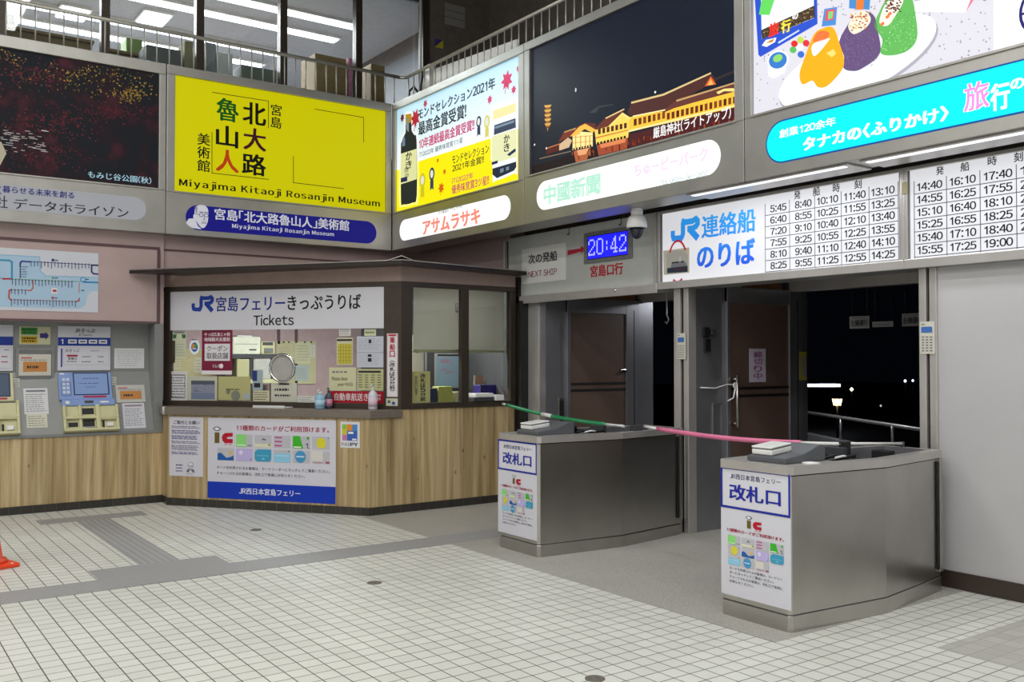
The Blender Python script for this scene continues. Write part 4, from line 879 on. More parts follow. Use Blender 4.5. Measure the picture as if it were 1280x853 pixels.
obox((257, 52), (270, 98), .4, mat('grey_fabric', '#6c6e6e', .8), 'chair_back', 'grey chair back right of the second window post', 'chair')
obox((271, 64), (291, 100), .4, mat('pale_grey_cabinet', '#9c9d98', .6), 'office_cabinet', 'pale grey cabinet behind the third office window', 'cabinet')
obox((302, 80), (346, 112), .35, mat('dark_green_cabinet', '#4b5248', .6), 'office_cabinet', 'dark green low cabinet left of the cardboard boxes', 'cabinet')
obox((9, 17), (19, 60), .25, mat('black_monitor', '#2b2e33', .4), 'monitor', 'dark monitor on the counter at far left window', 'monitor', F=FO2, z0=5.69)
obox((158, 46), (178, 80), .3, mat('green_file_box', '#6f8a48', .6), 'file_box', 'light green file box on the upstairs counter', 'box', F=FO2, z0=5.63)
# ================================================================== TICKET BOOTH
KB, KC = Vector((3.02, 10.9, 0)), Vector((4.53, 8.9, 0))
FD = Frame(KB, KC - KB)                                    # diagonal counter front
FS = Frame((0, 8.9, 0), (1, 0, 0))                         # side of the booth, parallel to the left wall
LD = (KC - KB).length
FDU = Frame(Vector((4.9, 8.9, 0)) - FD.r * 2.84, FD.r); LU = 2.84      # glazed diagonal, set back behind the counter
booth = thing('ticket_booth', 'corner ticket booth with knotty wood front and bronze framed windows', 'ticket booth', (4.4, 9.6, 0))
foot = [(3.03, 11.14), (3.02, 10.9), (4.53, 8.9), (6.40, 8.9), (6.40, 9.06), (4.62, 9.06), (3.2, 11.14)]
Mesh().prism(foot, .085, 1.02, M_WOOD).prism([(4.92, 8.9), (6.40, 8.9), (6.40, 9.06), (4.92, 9.06)], 1.02, 1.105, M_WOOD).build('wood_panel', booth)
Mesh().prism([(3.03, 11.13), (3.008, 10.895), (4.525, 8.888), (6.40, 8.888), (6.40, 9.06), (4.62, 9.06), (3.2, 11.13)], 0, .085, M_BASE).build('tile_plinth', booth)
Mesh().prism([(2.985, 11.13), (2.975, 10.885), (4.518, 8.868), (4.905, 8.868), (4.98, 8.99), (3.22, 11.3), (3.05, 11.3), (3.04, 11.13)], 1.02, 1.105, M_STONE, .006).build('counter_slab', booth)
Mesh().tube([FD.at(-.03, 1.02, .03), FD.at(-.03, 1.11, .03)], .02, mat('clear_tape', '#c9c7bd', .3), 8).build('corner_guard', booth)
# glazed diagonal: frame, glass, head, fascia, roof
W0 = FDU.uv(213, 450)[0]; W1 = FDU.uv(480, 450)[0]
m = Mesh()
m.fbox(FDU, W0 - .2, 1.105, W0, 2.49, -.06, .01, M_BROWN, .004).fbox(FDU, W1, 1.105, LU + .012, 2.48, -.08, .012, M_BROWN, .004)
m.fbox(FDU, W0 - .1, 1.105, W1, 1.165, -.06, .02, M_BROWN, .004).fbox(FDU, W0 - .1, 2.43, LU + .01, 2.485, -.06, .014, M_BROWN, .004)
m.fbox(FDU, W0, 1.60, W0 + .05, 1.86, -.02, .02, M_BROWN, .004)
wf_ = m.build('window_frame', booth)
Mesh().fbox(FDU, W0, 1.165, W1, 2.43, -.03, -.022, M_GLASS).build('pane', wf_)
Mesh().fbox(FDU, W0 - .12, 2.485, LU, 2.645, -.1, .0, M_FASCIA).fbox(FS, 4.9, 2.485, 6.42, 2.645, -.1, 0, M_FASCIA).build('fascia', booth)
m = Mesh(); S_ = lambda p, h=0: FS.uv(*p, h)[0]
m.fbox(FS, 4.9, 1.105, 5.036, 2.485, -.08, .012, M_BROWN, .004).fbox(FS, 5.03, 1.105, 6.40, 1.165, -.06, .02, M_BROWN, .004).fbox(FS, 4.9, 2.43, 6.42, 2.485, -.06, .014, M_BROWN, .004)
m.fbox(FS, 5.665, 1.165, 5.765, 2.43, -.05, .012, M_BROWN, .004).fbox(FS, 6.345, 1.105, 6.42, 2.43, -.06, .008, M_BROWN, .004)
m.fbox(FS, 5.60, 2.17, 5.63, 2.27, -.02, .0, M_CHROME, .004)
sf_ = m.build('side_window_frame', booth)
Mesh().fbox(FS, 5.036, 1.165, 5.665, 2.43, -.03, -.022, M_GLASS).build('pane', sf_)
Mesh().fbox(FS, 5.765, 1.3, 6.345, 2.43, -.045, -.037, M_GLASS).build('pane', sf_)
ov = .17
rt = [(FDU.at(-.28, 0, ov)), FDU.at(LU + .045, 0, ov), Vector((6.44, 8.9 - ov, 0)), Vector((6.44, 11.18, 0)), Vector((3.02, 11.14, 0)), FDU.at(-.28, 0, .02)]
rc = FDU.at(LU, 0, 0)
d1_ = FDU.r; k_ = ov / 1.0
# corner of the two eaves
A1 = FDU.at(0, 0, ov); tt = (8.9 - ov - A1.y) / d1_.y; corner = A1 + d1_ * tt
corner = Vector((4.775, 8.66, 0)); RZ = 2.645
rp = [(2.64, 11.10, -.036), (corner.x, corner.y, 0), (6.42, 8.68, -.03), (6.42, 11.14, 0), (3.2, 11.145, -.01)]
b = bmesh.new(); lo_ = [b.verts.new((x, y, RZ + z)) for x, y, z in rp]; hi_ = [b.verts.new((x, y, RZ + .04 + z)) for x, y, z in rp]
b.faces.new(lo_[::-1]); b.faces.new(hi_)
for k in range(5): b.faces.new([lo_[k], lo_[(k + 1) % 5], hi_[(k + 1) % 5], hi_[k]])
bmesh.ops.recalc_face_normals(b, faces=b.faces); m = Mesh(); m._take(b, M_ROOF)
# low ridge over the corner and raised back edge
m.prism([(corner.x - .10, corner.y + .13), (corner.x, corner.y), (corner.x + .16, corner.y), (corner.x + .1, corner.y + .1)], 2.685, 2.692, M_RAIL)
b = bmesh.new(); P_ = [b.verts.new(p) for p in ((corner.x - .11, corner.y + .145, 2.686), (corner.x + .17, corner.y, 2.686), (corner.x + .005, corner.y + .005, 2.735), (corner.x + .2, corner.y + .3, 2.74))]
for f in ((0, 2, 3), (2, 1, 3), (0, 1, 2)): b.faces.new([P_[k] for k in f])
bmesh.ops.recalc_face_normals(b, faces=b.faces); m._take(b, M_ROOF)
rf_ = m.build('roof', booth)
ed = Mesh().tube([Vector((2.64, 11.1, 2.65)), Vector((corner.x - .1, corner.y + .115, 2.685)), Vector((corner.x, corner.y, 2.73)), Vector((corner.x + .15, corner.y, 2.685)), Vector((6.42, 8.68, 2.656))], .006, M_RAIL, 6); ed.build('roof_edge_strip', rf_)
# inside of the booth
Mesh().box((3.05, 12.9, .0), (6.5, 13.0, 2.64), mat('booth_pink_wall', '#c4a9ac', .6)).struct('wall_booth_back')
Mesh().box((3.0, 11.3, 0), (3.08, 13, 2.64), mat('booth_pink_wall', '#c4a9ac', .6)).struct('wall_booth_left')
Mesh().box((6.42, 8.95, 0), (6.5, 12.95, 2.6), mat('booth_grey_wall', '#5b5a5d', .6)).struct('wall_booth_right')
Mesh().prism([(3.2, 11.32), (4.98, 9.0), (6.42, 9.0), (6.42, 12.95), (3.1, 12.95)], 2.60, 2.64, M_WHITE).struct('ceiling_booth')
Mesh().prism([(3.2, 11.32), (4.7, 9.2), (6.42, 9.2), (6.42, 12.95), (3.1, 12.95)], 0, .04, M_GRAN).struct('floor_booth')
FB = Frame((0, 12.9, 0), (1, 0, 0))
m = Mesh()
for u in (348, 370): a = FB.uv(u, 420)[0]; m.fbox(FB, a - .02, 0, a + .02, 2.6, 0, .02, M_PINKD)
m.struct('trim_13')
# counters and equipment inside
Mesh().prism([(3.3, 11.36), (4.98, 9.12), (4.98, 9.55), (3.75, 11.36)], 1.0, 1.06, M_GRP, .004).prism([(3.4, 11.30), (4.95, 9.25), (4.95, 9.3), (3.5, 11.33)], .04, 1.0, M_GRP).struct('trim_14')
Mesh().box((5.05, 9.07, .98), (6.38, 9.55, 1.04), M_GRP, .004).box((5.05, 9.1, .04), (6.38, 9.14, .98), M_GRP).struct('trim_15')
def at(F, p, q): return F.box(p, q)
FI = Frame((0, 12.35, 0), (1, 0, 0))
t = thing('back_shelf', 'shelf with trays along the back of the ticket booth', 'shelf', (4.3, 12.5, .04))
a = FI.box((283, 443), (345, 448)); Mesh().fbox(FI, a[0], a[1], a[2] + .1, a[3], -.4, 0, M_CHAR).build('shelf_board', t)
b_ = FI.box((283, 475), (345, 479)); Mesh().fbox(FI, a[0], b_[1], a[2] + .1, b_[3], -.4, 0, M_CREAM).build('shelf_board', t)
m = Mesh()
for x in (a[0], a[0] + .33, a[2] + .07): m.fbox(FI, x, .04, x + .03, a[3], -.4, -.02, M_CHAR)
m.build('shelf_frame', t)
def item(F, p, q, dep, mm, name, label, cat, bev=.012, z0=None, more=None):
    a = F.box(p, q); z = a[1] if z0 is None else z0
    t = Mesh(); t.fbox(F, a[0], z, a[2], a[3], -dep, 0, mm, bev)
    if more: more(t, a)
    return tag(t.build(name), label, cat)
zsh = a[3]
def printer(t, a):
    t.fbox(FI, a[0] + .03, a[3] - .10, a[2] - .04, a[3] - .095, 0, .004, M_GRPD); t.fbox(FI, a[2] - .16, a[1] + .05, a[2] - .06, a[1] + .07, 0, .004, M_CHAR); t.fbox(FI, a[0] + .08, a[3], a[2] - .1, a[3] + .02, -.3, -.05, M_WPL, .006)
item(FI, (291, 421), (325.8, 443), .38, mat('beige_printer', '#dddfcc', .4), 'printer', 'big beige printer on the shelf behind the booth window', 'printer', z0=zsh, more=printer)
def pos(t, a):
    t.fbox(FI, a[0] + .02, a[1] + .12, a[2] - .03, a[3] - .01, 0, .006, M_CHAR); t.fbox(FI, a[0] + .04, a[1] + .02, a[2] - .03, a[1] + .08, 0, .02, M_GRPD)
item(FI, (326.6, 427), (343.5, 442.8), .2, M_CREAM, 'card_terminal', 'cream desk terminal with dark screen beside the printer', 'terminal', z0=zsh, more=pos)
item(FI, (317, 449), (339, 456.5), .2, mat('grey_white_plastic', '#b4b4ae', .5), 'paper_tray', 'white tray of papers under the dark shelf', 'tray', z0=b_[3])
item(FI, (296, 449), (312, 456), .25, ink('#b9b68c'), 'paper_stack', 'yellowed stack of papers under the dark shelf', 'papers', z0=b_[3])
A = Art(FB, 0); bx = A.slab((344.5, 426.4), (394.5, 480), ink('#cfc9a0'), .02)
for (p, q_, c) in (((369, 428), (388, 455), '#d8d6b4'), ((388, 431), (394, 447), '#dad9cc'), ((347, 430), (365, 452), '#d2cda6'), ((350, 456), (366, 474), '#c6cbc8'), ((369, 457), (386, 476), '#b9c6c6')):
    A.pr(p, q_, ink(c), 2); A.ps((p[0] + 2, p[1] + 3), (q_[0] - 2, q_[1] - 3), 6, ink('#a5a083'), w=.25, lay=3)
for u in (354.5, 361, 370, 381, 389): A.disc(*FB.uv(u, 428, .02), .014, INKD, 4, n=10)
tag(A.build('notice_board'), 'cream notice board pinned with papers on booth back wall', 'notice board')
A = Art(FB, 0); A.slab((212, 436), (300, 478), ink('#cfc697'), .02)
for (p, q_, c) in (((216, 446), (226, 462), '#d9d5b6'), ((230, 441), (240, 452), '#d8c9a0'), ((243, 447), (252, 466), '#dcdac6'), ((292, 450), (298, 466), '#d6d2b0')): A.pr(p, q_, ink(c), 2); A.ps((p[0] + 1, p[1] + 2), (q_[0] - 1, q_[1] - 2), 4, ink('#a79f78'), w=.25, lay=3)
tag(A.build('notice_board'), 'yellowish paper board low on the booth back wall, behind maroon poster', 'notice board')
# printed things fixed to the diagonal glass (on its outer face)
FG = FDU.shift(-.022); FGF = FDU.shift(.0)
def notice(F, p, q_, paper, label, name='notice', cat='notice', rows=0, mm=None, fn=None, th=.003, group=None, head=None):
    A = Art(F); bx = A.slab(p, q_, paper, th)
    if head: A.rect(bx[0] + (bx[2] - bx[0]) * .1, bx[3] - (bx[3] - bx[1]) * .14, bx[2] - (bx[2] - bx[0]) * .1, bx[3] - (bx[3] - bx[1]) * .07, head, 2)
    if rows: w = bx[2] - bx[0]; h = bx[3] - bx[1]; A.scribble(bx[0] + w * .08, bx[1] + h * .08, bx[2] - w * .08, bx[3] - h * (.2 if head else .08), rows, mm or INKG, w=.3)
    if fn: fn(A, bx)
    return tag(A.build(name), label, cat, group)
sg = Art(FGF, 0); bx = sg.slab((213.3, 362.4), (480, 410.5), ink('#cfcfd6'), .006)
sg2 = sg
jr(sg, *FGF.box((239.7, 370.9), (267.3, 389.2), .006), ink('#1c3f9a'), 2)
sg.tx('宮島フェリー', (270.3, 371.2), (356.5, 388.3), ink('#1c2f86'), .022); sg.tx('きっぷうりば', (359.5, 369.6), (451.3, 386.2), ink('#17171b'), .022); sg.tx('Tickets', (317, 393.8), (367.3, 406.6), ink('#17171b'), .02)
tag(sg.build('ticket_sign'), 'wide white sign across top of booth window, blue and black writing', 'sign')
def coupon(A, b):
    w = ink('#e8e0e2'); A.rect(b[0], b[1], b[2], b[1] + (b[3] - b[1]) * .085, w, 2)
    A.tx('やっぱ広島じゃ割', (255.6, 416), (287.5, 420.4), w, .02, 3); A.tx('地域観光支援割', (255.6, 422), (287.5, 427), w, .02, 3); A.pr((256, 430), (287.5, 451.3), ink('#dcdade'), 2)
    A.tx('クーポン', (258.9, 432.2), (284.7, 439.3), ink('#2a2226'), .012, 3); A.tx('取扱店舗', (258.5, 441), (285.2, 448.9), ink('#2a2226'), .012, 3); A.tx('ぐんぐ', (266, 455.5), (274.5, 460), w, .02, 3); A.disc(*FG.uv(276.7, 457.8, .003), .028, w, 3, n=16)
notice(FG, (252.7, 412.6), (290.3, 468.4), ink('#7c1f3f'), 'maroon coupon shop poster on the booth window', 'poster', 'poster', fn=coupon)
def greentop(A, b):
    w, h = b[2] - b[0], b[3] - b[1]; A.rect(b[0] + w * .03, b[1] + h * .72, b[2] - w * .03, b[1] + h * .86, ink('#3f6b48'), 2); A.disc(b[0] + w * .5, b[1] + h * .77, w * .22, ink('#c9cfae'), 3, n=18)
    A.scribble(b[0] + w * .1, b[1] + h * .05, b[2] - w * .1, b[1] + h * .55, 5, INKG, w=.15); A.rect(b[0] + w * .1, b[1] + h * .9, b[2] - w * .1, b[1] + h * .95, INKG, 2)
notice(FG, (216, 413.5), (232.7, 447.7), ink('#c6cbb0'), 'pale notice with green band at left of the booth window', fn=greentop)
A = Art(FG, 0); c = FG.uv(243.3, 433.5); A.disc(*c, .07, ink('#e9edf0'), 1, .092); A.disc(c[0], c[1] - .006, .045, ink('#2f5ea8'), 2, .055); A.disc(c[0] - .014, c[1] + .004, .02, ink('#d8843a'), 3, .03); A.disc(c[0] + .018, c[1] + .012, .02, ink('#3f9a5a'), 3, .026); A.rect(c[0] - .04, c[1] + .075, c[0] + .03, c[1] + .085, INKD, 3); A.rect(c[0] - .025, c[1] - .03, c[0] + .025, c[1] - .02, ink('#e9edf0'), 4)
A.fbox(FG, c[0] - .05, c[1] - .06, c[0] + .05, c[1] + .06, 0, .001, ink('#e9edf0')); tag(A.build('window_sticker'), 'white round sticker with blue emblem beside the maroon poster', 'sticker')
notice(FG, (212.8, 464.5), (233.6, 501), ink('#d6d6d8'), 'white bordered notice at lower left corner of booth window', rows=9, mm=ink('#4c4c54'), fn=lambda A, b: A.frame(b[0] + .025, b[1] + .03, b[2] - .025, b[3] - .04, .006, INKD, 2), head=None)
def sea(A, b):
    w, h = b[2] - b[0], b[3] - b[1]; A.rect(b[0] + w * .13, b[1] + h * .05, b[2] - w * .08, b[1] + h * .82, ink('#8a8ea4'), 2); A.rect(b[0] + w * .13, b[1] + h * .05, b[2] - w * .08, b[1] + h * .3, ink('#76829e'), 3); A.rect(b[0] + w * .13, b[1] + h * .66, b[2] - w * .08, b[1] + h * .82, ink('#565a68'), 3)
    for k in range(14): x = b[0] + w * random.uniform(.15, .8); y = b[1] + h * random.uniform(.36, .66); A.rect(x, y, x + w * .1, y + h * .02, ink(random.choice(['#6c6f80', '#a8a6b4', '#95808c'])), 4)
notice(FG, (234.6, 470.5), (271.6, 501), ink('#bfc2ae'), 'framed photo of floating sea view in the booth window', 'photo_print', 'photo', fn=sea)
def folder(A, b):
    w, h = b[2] - b[0], b[3] - b[1]; A.scribble(b[0] + w * .25, b[1] + h * .42, b[0] + w * .75, b[1] + h * .5, 1, INKD, w=.5); A.disc(b[0] + w * .32, b[1] + h * .36, .03, ink('#7c8070'), 2, n=10); A.disc(b[0] + w * .55, b[1] + h * .2, .06, ink('#808676'), 2, n=12); A.rect(b[0] + w * .78, b[1] + h * .05, b[0] + w * .98, b[1] + h * .3, ink('#a8b6b8'), 2)
notice(FG, (273, 470.8), (313, 501), ink('#b7b47e'), 'wide olive yellow poster low in the booth window', 'poster', 'poster', fn=folder)
notice(FG, (316.7, 488.3), (336.7, 502), ink('#cbc9a6'), 'small cream card low in window left of the round speaking ring', rows=4, mm=INKD)
notice(FG, (316, 462.5), (328.5, 488), ink('#9fb0b4'), 'blue and grey leaflet standing in the booth window', 'leaflet', 'leaflet', fn=lambda A, b: (A.rect(b[0], b[1] + (b[3] - b[1]) * .45, b[0] + (b[2] - b[0]) * .45, b[3] - .01, ink('#2c3c78'), 2), A.rect(b[0] + .02, b[1] + .03, b[2] - .03, b[1] + .08, INKD, 2)))
def clipped(A, b):
    w = b[2] - b[0]; A.rect(b[0] + w * .3, b[3] - .02, b[0] + w * .7, b[3] - .004, INKD, 3); A.scribble(b[0] + w * .15, b[3] - .10, b[2] - w * .2, b[3] - .05, 1, INKD, w=.5); A.scribble(b[0] + w * .15, b[3] - .16, b[2] - w * .2, b[3] - .12, 1, INKD, w=.5); A.scribble(b[0] + w * .15, b[1] + .06, b[2] - w * .2, b[3] - .17, 2, INKG, w=.2)
notice(FG, (338.9, 478.8), (371.3, 504), ink('#c4c3b4'), 'cream paper hung with a clip under the round speaking ring', fn=clipped)
notice(FG.shift(.03), (371.8, 495), (393.2, 503.6), ink('#d9dcd2'), 'small white card beside the blue sanitizer bottle', rows=3, mm=INKG)
notice(FG, (424, 410), (438.4, 420), ink('#d6d2cc'), 'tiny paper tag at top of window, left one of two', rows=3)
notice(FG, (455.6, 411.8), (470, 420), ink('#c9cfae'), 'tiny green framed tag at top right of the booth window', rows=1, mm=ink('#6b7a50'))
def cal(A, b):
    w, h = b[2] - b[0], b[3] - b[1]; A.rect(b[0] + w * .08, b[1] + h * .04, b[2] - w * .05, b[1] + h * .78, ink('#c3b648'), 2); A.rect(b[0] + w * .02, b[3] - h * .12, b[2] - w * .04, b[3] - h * .05, INKD, 2)
    for k in range(1, 5): A.line([(b[0] + w * (.08 + .174 * k), b[1] + h * .04), (b[0] + w * (.08 + .174 * k), b[1] + h * .78)], .004, ink('#8c8238'), 3)
    for k in range(1, 6): A.line([(b[0] + w * .08, b[1] + h * (.04 + .123 * k)), (b[2] - w * .05, b[1] + h * (.04 + .123 * k))], .004, ink('#8c8238'), 3)
notice(FG, (421, 422.5), (441, 456.5), ink('#c9c6a2'), 'yellow gridded calendar sheet on the booth window', 'calendar', 'calendar', fn=cal)
def doc(A, b):
    w, h = b[2] - b[0], b[3] - b[1]; A.scribble(b[0] + w * .06, b[1] + h * .55, b[2] - w * .05, b[3] - h * .05, 9, ink('#9a9fb0'), w=.25); A.line([(b[0], b[1] + h * .48), (b[2], b[1] + h * .48)], .006, ink('#8d92a4'), 2)
    A.rect(b[0] + w * .45, b[1] + h * .78, b[0] + w * .55, b[1] + h * .9, INKD, 4); A.rect(b[0] + w * .42, b[1] + h * .34, b[0] + w * .56, b[1] + h * .42, INKD, 3); A.rect(b[0] + w * .42, b[1] + h * .18, b[0] + w * .56, b[1] + h * .3, INKD, 3); A.scribble(b[0] + w * .06, b[1] + h * .04, b[2] - w * .05, b[1] + h * .44, 7, ink('#a4a8b6'), w=.2)
notice(FG, (446.3, 420.8), (479.4, 459.5), ink('#c3c7d2'), 'pale blue printed sheet at right end of the booth window', fn=doc)
notice(FG, (411.5, 459.5), (445, 488.6), ink('#cbcba4'), 'yellow paper asking to show a pass, above red banner', fn=lambda A, b: (A.tx('Please show', (415, 471), (434.5, 476), INKD, .01), A.tx('your PASS', (422, 478.5), (441, 484), INKD, .01), A.scribble(b[0] + .04, b[3] - .07, b[2] - .05, b[3] - .03, 1, INKG)))
def table(A, b):
    w, h = b[2] - b[0], b[3] - b[1]; A.rect(b[0] + w * .04, b[3] - h * .17, b[2] - w * .1, b[3] - h * .08, INKD, 2)
    for c in range(4): A.scribble(b[0] + w * (.05 + .24 * c), b[1] + h * .1, b[0] + w * (.2 + .24 * c), b[3] - h * .22, 6, ink('#55573c'), w=.35)
notice(FG, (447, 461.5), (479.4, 488.6), ink('#bcbc8c'), 'olive timetable sheet above right part of the red banner', fn=table)
A = Art(FG, 0); A.slab((413.3, 488.9), (480, 504.8), ink('#a8142a'), .003); A.tx('自動車航送きっぷ', (418, 491.3), (476, 501.8), ink('#e2d6d8'), .02); tag(A.build('banner'), 'red banner with white writing along bottom of booth window', 'banner')
# speaking ring
c = FG.uv(354.5, 460.3); m = Mesh(); rr = .152; P_ = []
for k in range(33): th = 2 * math.pi * k / 32; P_.append(FG.at(c[0] + rr * math.cos(th), c[1] + rr * 1.0 * math.sin(th), .03))
t = thing('speaking_ring', 'round chrome speaking ring in middle of the booth window', 'speaking ring', FG.at(c[0], c[1] - rr, .02))
m.tube(P_, .016, M_CHROME, 10, cap=False).build('ring', t); Mesh().lathe([(rr, 0), (rr, .008)], FG.at(*c, .015), mat('frosted_plate', '#a9a8a2', .3), 32, axis=FG.n).build('speaking_plate', t)
Mesh().lathe([(.02, .0), (.02, .02)], FG.at(*c, .0), M_CHROME, 12, axis=FG.n).build('mount', t)
zc = 1.105
p = FDU.at(FDU.uv(349, 505)[0], 0, .13); tr = Mesh().prism([(p.x + FDU.r.x * a_ + FDU.n.x * b_, p.y + FDU.r.y * a_ + FDU.n.y * b_) for a_, b_ in ((-.2, -.09), (.2, -.09), (.2, .09), (-.2, .09))], zc, zc + .012, M_WPL, .004); tr.prism([(p.x + FDU.r.x * a_ + FDU.n.x * b_, p.y + FDU.r.y * a_ + FDU.n.y * b_) for a_, b_ in ((-.2, .08), (.2, .08), (.2, .09), (-.2, .09))], zc + .012, zc + .03, M_WPL, .002); tag(tr.build('money_tray'), 'white flat money tray on granite counter under the clipped paper', 'tray')
def bottle(pt, body, h, r, label, colr, pump_col, lab=None):
    t = thing('sanitizer_bottle', label, 'bottle', pt); z = pt[2]
    bb_ = Mesh().lathe([(r * .9, 0), (r, .01), (r, h * .55), (r * .9, h * .64), (r * .4, h * .74), (r * .35, h * .78)], pt, body, 20).build('bottle_body', t)
    v = Vector(pt); Mesh().lathe([(r * .38, h * .77), (r * .38, h * .86), (r * .12, h * .87), (r * .12, h * .95)], pt, pump_col, 14).tube([v + Vector((0, 0, h * .96)), v + FDU.n * r * .3 + Vector((0, 0, h * .97)), v + FDU.n * r * 1.0 + Vector((0, 0, h * .93))], r * .14, pump_col, 8).build('pump', t)
    if lab: Mesh().lathe([(r * 1.01, h * .12), (r * 1.01, h * .46)], pt, lab, 20).build('bottle_label', bb_)
    return t
def ctr(u, v, h): q_ = FDU.uv(u, v, h); p = FDU.at(q_[0], 0, h); return (p.x, p.y, zc)
bottle(ctr(400, 505, .16), mat('blue_clear_plastic', '#8fbcd8', .25), .215, .055, 'clear blue sanitizer bottle on the granite counter', None, M_WPL, ink('#a9cfe4'))
bottle(ctr(411, 503, .07), mat('smoky_bottle', '#3f4a58', .3), .23, .04, 'dark pump bottle with pink label behind blue bottle', None, M_CHAR, ink('#c890a8'))
bottle(ctr(466, 508, .12), mat('milky_clear_plastic', '#cfd0da', .25), .275, .05, 'clear pump bottle with pinkish label at counter right end', None, M_WPL, ink('#ddc4d4'))
# vertical sign on the corner post and things round it
FPO = FDU.shift(.012)
def vs(A, b):
    A.frame(b[0] + .006, b[1] + .006, b[2] - .006, b[3] - .006, .003, ink('#c06070'), 2); w = b[2] - b[0]; A.rect(b[0] + w * .15, b[3] - .028, b[2] - w * .15, b[3] - .012, INKR, 3)
    A.col('乗船口', (487, 421), (494, 447), INKR, .03, 3); A.col('(改札は5分前)', (487, 447.5), (494, 493), INKD, .02, 3)
notice(FPO, (483.8, 417.1), (497.3, 496.6), ink('#dcdadc'), 'tall narrow boarding sign on the booth corner post', 'post_sign', 'sign', fn=vs)
notice(FPO.shift(.0), (483.2, 498.2), (497.6, 507.8), ink('#c3c6b4'), 'small pale box sticker at foot of the booth corner post', 'sticker', 'sticker', fn=lambda A, b: (A.rect(b[0] + .02, b[3] - .05, b[0] + .05, b[3] - .02, ink('#55603a'), 2), A.disc((b[0] + b[2]) / 2 + .02, (b[1] + b[3]) / 2 - .01, .018, ink('#3a4a9a'), 2, n=14)), th=.012)
# side window
FSG = FS.shift(-.035); FI2 = Frame((0, 9.95, 0), (1, 0, 0)); FI3 = Frame((6.42, 0, 0), (0, -1, 0))
notice(FS.shift(-.022), (515.2, 464.5), (537.5, 503.4), ink('#a9a871'), 'olive upright sign in the lower left of side window', 'window_sign', 'sign', fn=lambda A, b: (A.col('改札は5分前', (525, 467), (532, 502), INKD, .03, 2), A.col('から行います', (518, 470), (522.5, 494), INKD, .01, 2)))
t = thing('roller_blind', 'cream roller blind half drawn inside the side window', 'blind', (5.9, 9.1, 1.9)); FBL2 = Frame((0, 9.1, 0), (1, 0, 0)); zb_ = FBL2.uv(560, 437.6)[1]
Mesh().fbox(FBL2, 5.17, zb_, 6.40, 2.5, -.004, 0, cloth('cream_blind_cloth', '#d0cdc4')).build('blind_cloth', t); Mesh().fbox(FBL2, 5.16, zb_ - .03, 6.40, zb_, -.012, .012, M_CREAM, .004).build('bottom_bar', t); Mesh().tube([FBL2.at(5.16, 2.48, 0), FBL2.at(6.40, 2.48, 0)], .03, M_CREAM, 12).build('roller', t)
t['label'] = 'cream roller blind half drawn inside the side window'
FMP = Frame((0, 9.95, 0), (1, 0, 0))
Mesh().box((5.84, 9.95, .04), (6.42, 10.0, 2.6), mat('booth_grey_wall', '#5b5a5d', .6)).struct('wall_booth_divider')
def mapp(A, b):
    w, h = b[2] - b[0], b[3] - b[1]; A.rect(b[0] + w * .06, b[1] + h * .04, b[2] - w * .06, b[3] - h * .1, ink('#a9c6dc'), 2); A.rect(b[0] + w * .1, b[3] - h * .07, b[2] - w * .1, b[3] - h * .03, INKD, 2)
    rn = random.Random(5)
    for k in range(12): A.disc(b[0] + w * rn.uniform(.2, .62), b[1] + h * rn.uniform(.42, .82), w * rn.uniform(.04, .12), ink(rn.choice(['#c9a8be', '#b8aecb', '#c6c0d0'])), 2.5 + k * .06, h * rn.uniform(.02, .06), 12)
notice(FMP, (543, 441.8), (577.5, 485), ink('#cdcdd4'), 'blue and pink area map inside the side window', 'map_poster', 'map', fn=mapp)
FCL = Frame((0, 11.0, 0), (1, 0, 0))
Mesh().box((5.95, 11.0, .04), (6.42, 11.04, 2.6), mat('booth_grey_wall', '#5b5a5d', .6)).struct('wall_booth_inner')
notice(FCL, (515.5, 419), (529.5, 466), ink('#cdc6ae'), 'picture calendar hanging behind the left side window', 'calendar', 'calendar', fn=lambda A, b: (A.disc((b[0] * .6 + b[2] * .4), b[3] - .14, .06, ink('#5a4440'), 2, .10), A.disc((b[0] * .6 + b[2] * .4) + .01, b[3] - .15, .035, ink('#d2b49c'), 3, .05), A.disc((b[0] + b[2]) / 2, b[1] + .35, .06, ink('#d2bc70'), 2, .05), A.rect(b[0] + .1, b[1] + .28, b[2] - .02, b[1] + .31, ink('#b87a4a'), 2)))
FE = Frame((0, 9.3, 0), (1, 0, 0)); zt = 1.04
def eb(p, q_, dep, mm, name, label, cat, bev=.01, h=0.0, z0=zt):
    a = FE.box(p, q_); return tag(Mesh().fbox(FE, a[0], z0, a[2], max(a[3], z0 + .03), -dep + h, h, mm, bev).build(name), label, cat)
eb((600, 481.5), (621, 497), .15, mat('violet_blue_plastic', '#3a2f86', .4), 'ink_box', 'violet blue box on the desk inside side window', 'box')
eb((548.5, 483.5), (566, 505), .15, mat('yellow_green_paper', '#c0c268', .6), 'file_holder', 'yellow green file holder inside the left side window', 'file holder')
eb((569, 490), (586, 505), .1, PAPERY, 'paper_pad', 'cream paper pad behind the side window mullion', 'paper')
eb((538, 486), (547, 505), .12, mat('navy_fabric', '#33385a', .8), 'desk_organizer', 'navy desk organizer beside the olive window sign', 'organizer')
